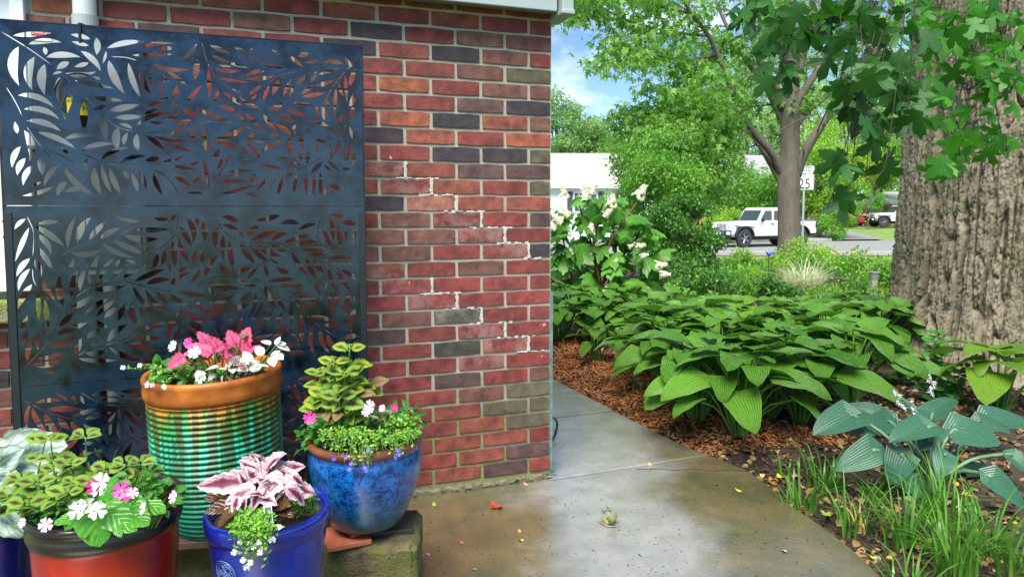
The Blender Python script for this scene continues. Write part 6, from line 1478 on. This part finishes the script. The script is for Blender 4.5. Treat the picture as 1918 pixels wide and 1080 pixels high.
def whorl_stem(root, kinds, base, top, n, size, q, w=.004):
    """upright stem with pairs of leaves (coleus habit)"""
    P = smoothline([base, base.lerp(top, .5)+Vector((q.uniform(-.012, .012), q.uniform(-.012, .012), 0)), top], 6)
    MB().tube(P, [w*(1-.5*i/len(P)) for i in range(len(P))], 5).build('stem', M['stalk'], root, smooth=True)
    for i in range(n):
        t_ = .25+.75*i/max(1, n-1); c = P[min(len(P)-1, int(t_*(len(P)-1)))]; a0 = i*PI/2+q.uniform(-.3, .3); m_ = 2 if i < n-1 else 4
        for k in range(m_):
            a = a0+k*2*PI/m_; d = Vector((math.cos(a), math.sin(a), .10 if i < n-1 else .35))
            put_leaf(root, q.choice(PMH[q.choice(kinds)]), c+d*.006, d, size*q.uniform(.85, 1.3)*(1 if i < n-1 else .8), q.uniform(-.3, .3), up=Vector((0, -.75, .8)))
def trail(root, strands, q, mat, leaf=.011, name='trailing_foliage', flo=None, fsize=.012, dens=.007, stalk='stalk'):
    st = MB(); P = []; D = []; tips_ = []
    for L_ in strands:
        S_ = smoothline(L_, 6); st.tube(S_, .0009, 3, False)
        for i in range(1, len(S_)):
            seg = S_[i]-S_[i-1]; m_ = max(1, int(seg.length/dens))
            for k in range(m_):
                p = S_[i-1]+seg*(k/m_); P.append(p+Vector([q.gauss(0, .003) for _ in range(3)])); D.append((q.gauss(0, .8)+seg.normalized().x*.4, q.gauss(0, .8), q.gauss(.1, .6)))
        tips_.append(S_[-1])
    so = st.build(name, M[stalk], root, smooth=True); tag(so, kind='stuff')
    o = scatter('trailing_leaves', (LEAF2[0]*np.array([1.1, 1, 1]), LEAF2[1], LEAF2[2]), np.array([tuple(p) for p in P]), np.array(D), np.tile([0, -.5, 1.], (len(P), 1))+rng.normal(size=(len(P), 3))*.3, leaf*(.6+.8*rng.random(len(P))), mat, root); o['kind'] = 'stuff'
    return tips_
def PP(px, py, Y, org): return at_y(px, py, Y)-org

# ---- A: ribbed pot planting
q = random.Random(21)
oA = PA+Vector((0, 0, .46)); 
rp_ = plant('pink_begonia', 'begonia with hot pink veined leaves standing up at the back of the ribbed pot', oA)
for (bx, by, tx, ty, Y, s_, r_) in ((455, 668, 425, 617, 2.15, 1, .3), (450, 665, 462, 612, 2.17, 1.2, -.2), (462, 668, 480, 640, 2.13, 1.1, -.6), (398, 655, 372, 618, 2.2, 1, .3), (392, 660, 345, 640, 2.12, 1, .4), (420, 668, 398, 630, 2.22, .8, 0), (342, 668, 308, 690, 2.02, 1, .2), (420, 650, 405, 655, 2.1, .6, 0), (440, 680, 420, 660, 2.05, .8, .3), (360, 660, 335, 665, 2.05, .8, .1)):
    A = PP(bx, by, Y, oA); B = PP(tx, ty, Y-.03, oA); put_leaf(rp_, q.choice(PMH['rex_pink']), A, B-A, (B-A).length*.95, r_+q.uniform(-.3, .3), up=Vector((q.gauss(0, .3), -.8, .7)), wide=1.1)
m = MB(); 
for ch in list(rp_.children): A = ch.location; m.tube([Vector((A.x*.4, A.y*.4, -.01)), A*.7, A], [.003, .0025, .002], 5, False)
m.build('stalks', M['stalk_red'], rp_, smooth=True)
ip = plant('impatiens', 'glossy green impatiens with white flowers at the left of the ribbed pot', oA)
for (x, y, rx, n, kd) in ((350, 690, .085, 46, 'imp'), (318, 700, .055, 20, 'imp'), (395, 672, .06, 24, 'imp'), (445, 640, .03, 8, 'imp'), (305, 712, .04, 10, 'imp')):
    c = PP(x, y+10, 2.08 if y > 680 else 2.14, oA); spray(ip, [kd], n, (c.x, c.y, max(0, c.z-.03)), rx, rx*.8, .055, .034, q, tilt=.9, origin=(c.x*.6, c.y*.6, 0))
for (x, y, s_, k) in ((324, 648, .030, 'pw'), (364, 660, .034, 'pw'), (377, 706, .034, 'pw'), (352, 640, .024, 'pm'), (372, 700, .02, 'pp')): flw(ip, k, PP(x, y, 1.98, oA), s_*1.1, q=q)
hy_ = plant('polka_dot_plant', 'cream-spotted leaves spilling over the right of the ribbed pot', oA)
for (x, y, rx, n) in ((440, 690, .06, 24), (428, 708, .03, 8), (478, 690, .03, 8), (512, 655, .025, 8), (500, 672, .02, 5)):
    c = PP(x, y, 2.03, oA); spray(hy_, ['hypo'], n, (c.x, c.y, c.z-.018), rx, rx*.7, .035, .040, q, tilt=.9, origin=(c.x*.4, c.y*.4, 0))
for (x, y) in ((453, 682), (410, 665), (437, 668), (460, 685), (418, 690)): c = PP(x, y, 2.0, oA); put_leaf(hy_, q.choice(PMH['magenta_leaf']), c, Vector((q.uniform(-1, 1), -.5, .3)), .026, 0)
tr1 = plant('trailing_bacopa', 'thin trailing stems with tiny white flowers over the left lip of the ribbed pot', oA)
ss = [[PP(300, 690, 2.02, oA), PP(275, 690, 1.98, oA), PP(248, 690, 1.96, oA), PP(230, 688, 1.95, oA)], [PP(305, 692, 2.0, oA), PP(285, 700, 1.93, oA), PP(280, 712, 1.90, oA), PP(276, 722, 1.9, oA)], [PP(310, 695, 1.98, oA), PP(295, 705, 1.92, oA), PP(285, 720, 1.9, oA)], [PP(300, 690, 2.0, oA), PP(282, 682, 1.98, oA), PP(262, 684, 1.97, oA)], [PP(330, 700, 1.95, oA), PP(315, 712, 1.9, oA), PP(308, 722, 1.89, oA)]]
tp_ = trail(tr1, ss, q, LM['lobelia'], .010)
for p in tp_+[PP(277, 718, 1.89, oA), PP(308, 724, 1.88, oA)]: flw(tr1, 'w4', p, .014, q=q, eye=False)
# ---- D: jar planting
oD = PD+Vector((0, 0, .23))
cl_ = plant('tall_coleus', 'tall lime and brown coleus rising from the mottled jar', oD)
for (bx, tx, ty, n, kd, Y) in ((640, 655, 655, 7, 'coleus_b', 2.0), (640, 625, 680, 6, 'coleus_b', 2.0), (645, 670, 690, 6, 'coleus', 2.02), (630, 610, 740, 5, 'coleus_t', 1.98), (650, 665, 740, 6, 'coleus_t', 2.0), (640, 645, 700, 6, 'coleus', 1.97), (655, 690, 720, 5, 'coleus_t', 2.05), (618, 600, 700, 5, 'coleus_b', 2.02), (640, 635, 745, 5, 'coleus_t', 1.94)):
    whorl_stem(cl_, [kd, kd, 'coleus_b', 'coleus'], PP(bx, 825, Y, oD), PP(tx, ty, Y-.02, oD), n+1, .058, q)
im2 = plant('pink_impatiens', 'dark-leaved impatiens with pale pink blooms at the right of the mottled jar', oD)
for (x, y, n, rx, kd) in ((715, 800, 34, .065, 'nguinea'), (760, 790, 20, .045, 'nguinea'), (690, 790, 12, .04, 'nguinea')):
    c = PP(x, y, 1.97, oD); spray(im2, [kd], n, (c.x, c.y, c.z-.03), rx, rx*.8, .065, .055, q, tilt=1.1, origin=(c.x, c.y*.5, 0))
for (x, y, s_, k) in ((693, 762, .040, 'pp'), (716, 764, .02, 'pp'), (738, 764, .022, 'pm'), (686, 770, .026, 'pp')): flw(im2, k, PP(x, y, 1.87, oD), s_, q=q)
im3 = plant('small_impatiens', 'small-leaved impatiens with one magenta bloom at the left rim of the mottled jar', oD)
for (x, y, n, rx) in ((590, 812, 30, .05), (615, 800, 22, .05), (575, 830, 10, .025)):
    c = PP(x, y, 1.93, oD); spray(im3, ['imp'], n, (c.x, c.y, c.z-.02), rx, rx*.8, .05, .028, q, tilt=.9, origin=(c.x*.6, c.y*.5, 0))
flw(im3, 'pm', PP(580, 782, 1.85, oD), .034, q=q)
lo = plant('lobelia', 'light green lobelia with violet blue flowers trailing over the mottled jar', oD)
ss = []
for x0, x1, y1 in ((640, 625, 845), (645, 640, 860), (655, 660, 872), (665, 672, 878), (675, 685, 878), (690, 690, 865), (630, 612, 835), (700, 705, 850), (745, 742, 850), (755, 750, 845), (765, 765, 835), (735, 730, 835), (775, 780, 820), (720, 715, 840), (650, 655, 850), (668, 665, 855), (760, 745, 830), (770, 772, 815), (610, 600, 825)):
    for k in range(3): ss.append([PP(x0+q.uniform(-8, 8), 812+q.uniform(-8, 5), 1.90, oD), PP((x0+x1)/2+q.uniform(-12, 12), 815+q.uniform(-12, 8), 1.84, oD), PP(x1+q.uniform(-10, 10), y1+8-q.uniform(0, 25), 1.81, oD)])
for k in range(26): x = q.uniform(725, 785); ss.append([PP(x, 815, 1.92, oD), PP(x+q.uniform(-8, 8), 795, 1.90, oD), PP(x+q.uniform(-14, 14), 775+q.uniform(-5, 15), 1.88, oD)])
tp_ = trail(lo, ss, q, LM['lobelia'], .0115)
FM['pb'] = flower('flower', M['pb'], .5, 4, .5, .3)
for (x, y) in ((658, 868), (655, 878), (686, 880), (683, 876), (745, 842), (748, 850), (742, 856), (625, 858), (647, 855), (690, 843)): flw(lo, 'pb', PP(x, y, 1.80, oD), .012, q=q, eye=False)
# ---- B: red bowl planting
oB = PB+Vector((0, 0, .43))
cb_ = plant('coleus', 'lime coleus with maroon leaf centres at the back of the red bowl', oB)
for (bx, tx, ty, Y, n) in ((165, 160, 818, 1.62, 5), (110, 95, 825, 1.62, 4), (60, 85, 825, 1.66, 4), (60, 40, 900, 1.55, 4), (200, 185, 885, 1.6, 4), (225, 235, 868, 1.6, 4), (250, 262, 868, 1.58, 4), (100, 70, 905, 1.5, 4), (120, 105, 880, 1.56, 4), (150, 130, 870, 1.58, 4), (190, 200, 880, 1.58, 4), (70, 20, 930, 1.5, 4), (40, 5, 945, 1.52, 3), (90, 50, 945, 1.45, 3), (270, 280, 885, 1.6, 3), (140, 140, 905, 1.5, 4), (160, 175, 905, 1.5, 3), (100, 125, 925, 1.45, 3)):
    whorl_stem(cb_, ['coleus'], PP(bx, 955, Y, oB), PP(tx, ty, Y-.02, oB), n, .040, q, .0028)
bg_ = plant('begonia', 'bright green wax begonia with white and magenta flowers at the front of the red bowl', oB)
for (bx, by, tx, ty, Y, w_) in ((175, 960, 182, 1015, 1.36, 1.35), (200, 945, 222, 965, 1.40, 1.1), (150, 950, 120, 985, 1.38, 1.0), (215, 945, 262, 945, 1.42, 1.0), (245, 960, 272, 975, 1.38, 1.1), (190, 935, 235, 925, 1.45, 1.0), (165, 935, 130, 940, 1.44, 1.0), (205, 960, 245, 985, 1.37, .9), (235, 925, 285, 915, 1.48, 1.0), (180, 920, 200, 900, 1.5, 1.0), (140, 965, 105, 975, 1.38, .9), (215, 980, 222, 1000, 1.36, .8), (160, 980, 158, 1002, 1.36, .8), (260, 935, 300, 950, 1.43, .8)):
    A = PP(bx, by, Y, oB); B = PP(tx, ty, Y-.02, oB); put_leaf(bg_, q.choice(PMH['bego']), A, B-A, (B-A).length*1.2, q.uniform(-.3, .3), up=Vector((0, -.9, .8)), wide=w_)
m = MB()
for ch in list(bg_.children): A = ch.location; m.tube([Vector((A.x*.5, A.y*.5, -.01)), A*.75+Vector((0, 0, .005)), A], [.003, .0025, .002], 5, False)
m.build('stalks', M['stalk'], bg_, smooth=True)
for (x, y, s_, k) in ((190, 902, .036, 'w4'), (186, 915, .03, 'w4'), (178, 910, .032, 'pm'), (228, 918, .034, 'pm'), (236, 926, .028, 'pm'), (145, 955, .034, 'w4'), (168, 945, .030, 'w4'), (182, 955, .034, 'w4'), (155, 945, .024, 'w4'), (270, 950, .026, 'w4'), (248, 922, .022, 'pp')): flw(bg_, k, PP(x, y, 1.34, oB), s_, q=q)
i4 = plant('leafy_impatiens', 'small green leaves with pale pink flowers along the rim of the red bowl', oB)
for (x, y, n, rx) in ((290, 930, 34, .045), (315, 925, 16, .025), (265, 915, 20, .04), (75, 965, 24, .035), (95, 975, 14, .03), (120, 945, 20, .05), (250, 900, 16, .05), (60, 945, 10, .02)):
    c = PP(x, y, 1.46, oB); spray(i4, ['imp'], n, (c.x, c.y, c.z-.02), rx, rx, .04, .026, q, tilt=.9, origin=(c.x*.6, c.y*.6, 0))
for (x, y, s_) in ((86, 982, .028), (325, 930, .026), (42, 978, .02)): flw(i4, 'pp', PP(x, y, 1.38, oB), s_, q=q)
# ---- C: cobalt pot planting
oC = PC+Vector((0, 0, .37))
rx_pl = plant('white_begonia', 'begonia with frosted white leaves and burgundy veins in the cobalt pot', oC)
for (bx, by, tx, ty, Y, w_) in ((485, 895, 432, 868, 1.60, 1), (500, 880, 515, 835, 1.66, 1.1), (505, 895, 555, 880, 1.60, 1.1), (480, 900, 440, 895, 1.55, 1), (490, 895, 470, 860, 1.64, 1.0), (510, 890, 548, 852, 1.64, 1), (520, 910, 520, 945, 1.5, 1.1), (540, 915, 572, 960, 1.5, 1.1), (550, 890, 560, 915, 1.55, 1), (480, 925, 470, 958, 1.48, 1.1), (455, 900, 352, 928, 1.52, .75), (470, 915, 405, 940, 1.5, .8), (500, 905, 478, 920, 1.5, 1), (495, 870, 480, 840, 1.70, .9), (520, 880, 565, 868, 1.66, .8), (460, 935, 420, 945, 1.48, .9), (530, 905, 570, 930, 1.54, .8), (485, 880, 448, 850, 1.66, .9), (510, 900, 500, 928, 1.5, .9)):
    for kk in (0, 1):
        if kk and q.random() < .35: continue
        if kk: bx += q.uniform(-22, 22); by += q.uniform(-10, 18); tx = bx+q.choice([-1, 1])*q.uniform(15, 45); ty = by+q.uniform(-25, 35)
        A = PP(bx, by, Y, oC); B = PP(tx, ty, Y-.03, oC)
        put_leaf(rx_pl, q.choice(PMH['rex_white']), A, B-A+Vector((q.gauss(0, .02), q.gauss(0, .02), q.gauss(0, .03))), (B-A).length*(.86 if kk == 0 else 1.1), q.uniform(-.8, .8), up=Vector((q.gauss(0, .4), -.6, .9)), wide=w_)
m = MB()
for ch in list(rx_pl.children): A = ch.location; m.tube([Vector((A.x*.3, A.y*.3, -.02)), A*.6, A], [.0035, .003, .002], 5, False)
m.build('stalks', M['stalk_red'], rx_pl, smooth=True)
brz = plant('bronze_begonia', 'dark bronze glossy leaves low around the rim of the cobalt pot', oC)
for (bx, by, tx, ty, Y) in ((430, 945, 388, 955, 1.5), (425, 925, 385, 930, 1.55), (440, 955, 405, 980, 1.46), (440, 950, 420, 985, 1.48), (430, 915, 415, 895, 1.6), (520, 955, 545, 960, 1.5), (530, 950, 520, 975, 1.5), (445, 935, 395, 915, 1.58), (515, 950, 535, 940, 1.5)):
    A = PP(bx, by, Y, oC); B = PP(tx, ty, Y-.02, oC); put_leaf(brz, q.choice(PMH['bronze']), A, B-A, (B-A).length*1.15, q.uniform(-.4, .4), up=Vector((0, -.5, .9)))
m = MB()
for ch in list(brz.children): A = ch.location; m.tube([Vector((A.x*.5, A.y*.5, -.03)), A], [.003, .002], 5, False)
m.build('stalks', M['stalk_red'], brz, smooth=True)
bc = plant('trailing_bacopa', 'bright green trailing plant with small white flowers over the front of the cobalt pot', oC)
ss = []
for k in range(58):
    x = q.uniform(430, 505); x1 = x+q.gauss(0, 12); y1 = q.choice([q.uniform(980, 1015), q.uniform(1000, 1060)]); x1 = x1 if y1 < 1010 else 470+(x1-470)*.6
    ss.append([PP(x, 972, 1.50, oC), PP(x+q.uniform(-6, 6), 962+q.uniform(-8, 4), 1.47, oC), PP((x+x1)/2, 985, 1.44, oC), PP(x1, y1, 1.45, oC)])
for k in range(16): x = q.uniform(555, 590); ss.append([PP(x, 960, 1.62, oC), PP(x, 940, 1.60, oC), PP(x+q.uniform(-14, 14), 920+q.uniform(-25, 15), 1.58, oC)])
tp_ = trail(bc, ss, q, LM['lobelia'], .012)
for p in tp_[:58:3]: flw(bc, 'w4', p+Vector((0, -.006, 0)), .013, q=q, eye=False)
M['tagp'] = plain('tag_plastic', (.75, .77, .76), .35); M['tagd'] = plain('tag_print', (.05, .10, .09), .4, var=.6, scale=160)
A = PP(503, 965, 1.46, oC); tgp = plant('plant_tag', 'small white plastic plant label stuck in the cobalt pot', oC+A-Vector((0, 0, .0)), 'plant tag')
tgp.rotation_euler = (R(-14), R(-8), R(8))
MB().box((0, 0, .0), (.017, .0012, .045)).build('tag_blade', M['tagp'], tgp); MB().box((0, -.0010, .004), (.0135, .0006, .028)).build('tag_picture', M['tagd'], tgp); MB().box((0, 0, -.035), (.006, .0012, .03)).build('tag_stake', M['tagp'], tgp)
# ---- E: silver begonia
oE = PE+Vector((0, 0, .33))
sv = plant('silver_begonia', 'begonia with big silvery curled leaves at the left edge beside the red bowl', oE)
for (bx, by, tx, ty, Y, w_, r_) in ((10, 850, 52, 815, 1.85, 1.1, .2), (5, 870, 85, 830, 1.80, 1.1, .1), (0, 880, 90, 905, 1.72, .7, -.3), (-10, 900, 80, 880, 1.76, .7, .2), (-15, 930, 72, 935, 1.68, .7, -.2), (-20, 940, 30, 990, 1.62, 1.0, .1), (-10, 880, 12, 850, 1.72, 1.2, .6), (-30, 900, -60, 860, 1.8, 1, 0), (-20, 890, 20, 895, 1.7, 1, 0), (-30, 960, -60, 990, 1.7, 1, 0), (-20, 850, 35, 870, 1.82, .9, .1), (0, 930, 55, 960, 1.66, .8, 0), (-25, 900, -70, 920, 1.75, 1, 0)):
    A = PP(bx, by, Y, oE); B = PP(tx, ty, Y-.03, oE); put_leaf(sv, q.choice(PMH['rex_silver']), A, B-A, (B-A).length*1.2, r_, up=Vector((.1, -.8, .9)), wide=w_*1.05)
m = MB()
for ch in list(sv.children): A = ch.location; m.tube([Vector((A.x*.3, A.y*.3, -.02)), A*.6, A], [.004, .0035, .0025], 5, False)
m.build('stalks', M['stalk_red'], sv, smooth=True)

# ================================================================== SMALL THINGS ON THE PATIO
def mat_leaf(col): 
    k = 'fl%.2f%.2f%.2f' % col
    if k not in M: M[k] = plain('fallen_leaf_%d' % len(M), col, .45, var=.3, scale=60)
    return M[k]
def fallen(px, py, size, col, label, shape='palm', rz=0, z=.006):
    tv = palmate(5, .5, True, .5) if shape == 'palm' else leaf_np(5, 1, 1, .3, oval, .7, .4)
    V = tv[0].copy(); V[:, 2] = -V[:, 2]*.6+.05
    p = at_z(px, py, 0); o = bpy.data.objects.new('fallen_leaf', np_mesh('fallen_leaf', V, tv[1], mat_leaf(col), tv[2])); link(o); o.location = (p.x, p.y, z if z > .02 else .001); o.scale = (size, size, size); o.rotation_euler = (0, 0, rz); tag(o, label, 'fallen leaf'); return o
fallen(940, 948, .060, (.42, .05, .015), 'red-orange fallen leaf on the brown patio before the wall', rz=2.2)
fallen(775, 972, .055, (.62, .22, .02), 'orange fallen leaf lying beside the stone block', 'oval', 1.5)
fallen(815, 948, .028, (.20, .32, .06), 'small green fallen leaf near the foot of the wall', 'oval', .4)
fallen(980, 1010, .030, (.75, .48, .08), 'yellow fallen petal-like leaf midway along the brown patio', 'oval', 2.4)
fallen(975, 997, .020, (.60, .25, .08), 'tiny rusty leaf scrap behind the yellow one', 'oval', .4)
fallen(1390, 920, .038, (.72, .42, .03), 'yellow-orange fallen leaf on the far right of the patio', 'oval', 1.2)
fallen(1342, 907, .026, (.35, .22, .08), 'brown leaf fragment between the crack and the yellow-orange leaf', 'oval', 2.9)
fallen(1220, 872, .028, (.60, .35, .08), 'tan curled leaf lying in the patio joint', 'oval', .3)
fallen(1462, 904, .035, (.60, .42, .03), 'yellow leaf on the soil edge by the grass', 'oval', .1, z=.022)
fallen(1556, 974, .050, (.22, .42, .06), 'pale green fallen leaf at the bed edge', 'palm', 2.0, z=.022)
fallen(1641, 1044, .035, (.50, .50, .04), 'yellow-green fallen leaf at the bottom right of the patio', 'oval', 1.5)
fallen(1470, 1030, .032, (.72, .72, .66), 'curled white petal on the wet patio', 'oval', 2.6)
fallen(990, 908, .030, (.60, .30, .12), 'tan leaf scrap at the foot of the wall', 'oval', 1.2)
fallen(870, 1017, .022, (.50, .12, .10), 'small reddish scrap on the patio in front of the wall', 'oval', 1.2)
for (px, py, c, lb) in ((793, 1040, (.78, .42, .60), 'pale pink fallen petal right of the stone block'), (806, 1037, (.80, .22, .45), 'deeper pink fallen petal beside the pale one'), (889, 1064, (.70, .66, .85), 'lilac fallen petal near the bottom of the patio')):
    V, F, UVv = leaf_np(4, 1, 1, .42, oval, .5, .3); V[:, 2] = -V[:, 2]+.02; p = at_z(px, py, 0); o = bpy.data.objects.new('petal', np_mesh('petal', V, F, mat_leaf(c), UVv)); link(o); o.location = (p.x, p.y, .001); o.scale = (.018,)*3; o.rotation_euler[2] = px; tag(o, lb, 'petal')
# broken twig with wilted leaves in the middle
p = at_z(1138, 985, 0); tw = empty('fallen_twig', (p.x, p.y, 0), 'broken twig with wilted green leaves in the middle of the wet patio', 'twig')
Q = lambda x, y, z: at_z(x, y, z)-tw.location
MB().tube(smoothline([Q(1140, 957, .012), Q(1138, 966, .01), Q(1128, 974, .006), Q(1120, 972, .012), Q(1128, 980, .008), Q(1142, 985, .006), Q(1160, 984, .004)], 5), .0022, 6).build('twig_stem', plain('tan_stem', (.36, .24, .11), .5), tw, smooth=True)
for (x, y, s_, rz_) in ((1143, 957, .026, 1.0), (1132, 960, .022, 2.6), (1143, 982, .05, -1.0), (1150, 985, .045, 2.0), (1136, 984, .04, .2)):
    V, F, UVv = palmate(5, .5, True, .9); V[:, 2] = -V[:, 2]*.8+.1; o = bpy.data.objects.new('leaf', np_mesh('wilted_leaf', V, F, mat_leaf((.14, .17, .05)), UVv)); link(o, tw); o.matrix_local = Matrix.Translation(Q(x, y, .003)) @ Matrix.Rotation(rz_, 4, 'Z') @ Matrix.Rotation(.4, 4, 'X') @ Matrix.Scale(s_, 4)
# small specks everywhere on the concrete
P = []
while len(P) < 520:
    px, py = rng.uniform(780, 1560), rng.uniform(715, 1080); p = at_z(px, py, 0)
    s_ = -(p-CORNER).dot(U); d = (p-CORNER).dot(NRM)
    if p.x < edge_x(p.y)-.01 and (s_ < -.02 or d > .02): P.append((p.x, p.y, .001))
n = len(P); tt = NT('speck_material'); a = tt.n('Attribute', None, attribute_name='rnd').outputs['Fac']; mm_ = tt.done(tt.pbr(tt.ramp(a, [(0, (.015, .012, .008)), (.55, (.03, .025, .015)), (.6, (.25, .16, .05)), (.8, (.12, .20, .04)), (1, (.50, .42, .30))], 'CONSTANT'), .6))
d = runit(n); d[:, 2] = .05; tag(scatter('patio_specks', CHIP[:2]+(CHIP[2],), np.array(P), d, np.tile([0, 0, 1.], (n, 1)), .0035+.008*rng.random(n)**2, mm_), 'tiny seeds and crumbs scattered on the wet concrete', kind='stuff')
# weeds at the wall foot and at the trunk foot
for (px, py, n_, s_, lb) in ((962, 903, 7, .022, 'little green weed sprouting at the foot of the brick wall'), (1031, 893, 6, .018, 'tiny weed at the base of the brick corner')):
    p = at_z(px, py, 0); w_ = empty('weed', (p.x, p.y, 0), lb, 'weed')
    for k in range(n_):
        a = q.random()*6.28; put_leaf(w_, q.choice(PMH['imp']), Vector((math.cos(a)*.012, math.sin(a)*.012, .008+.012*q.random())), Vector((math.cos(a), math.sin(a), .5)), s_, 0)
for (px, Y, n_, h_, lb) in ((1745, 4.35, 30, .36, 'tall leafy sapling standing against the foot of the great trunk'), (1705, 4.5, 18, .24, 'leafy seedling left of the sapling by the great trunk'), (1800, 4.15, 20, .20, 'low leafy seedling right of the sapling by the great trunk'), (1775, 4.05, 16, .14, 'ground-hugging seedling behind the white hosta flowers')):
    X = at_px(px, Y); w_ = empty('seedling', (X, Y, bz(X, Y)), lb, 'seedling')
    for k in range(4):
        top = Vector((q.uniform(-.10, .10), q.uniform(-.08, .08), h_*q.uniform(.6, 1.05))); whorl_stem(w_, ['imp'], Vector((0, 0, 0)), top, n_//4, .065, q, .003)
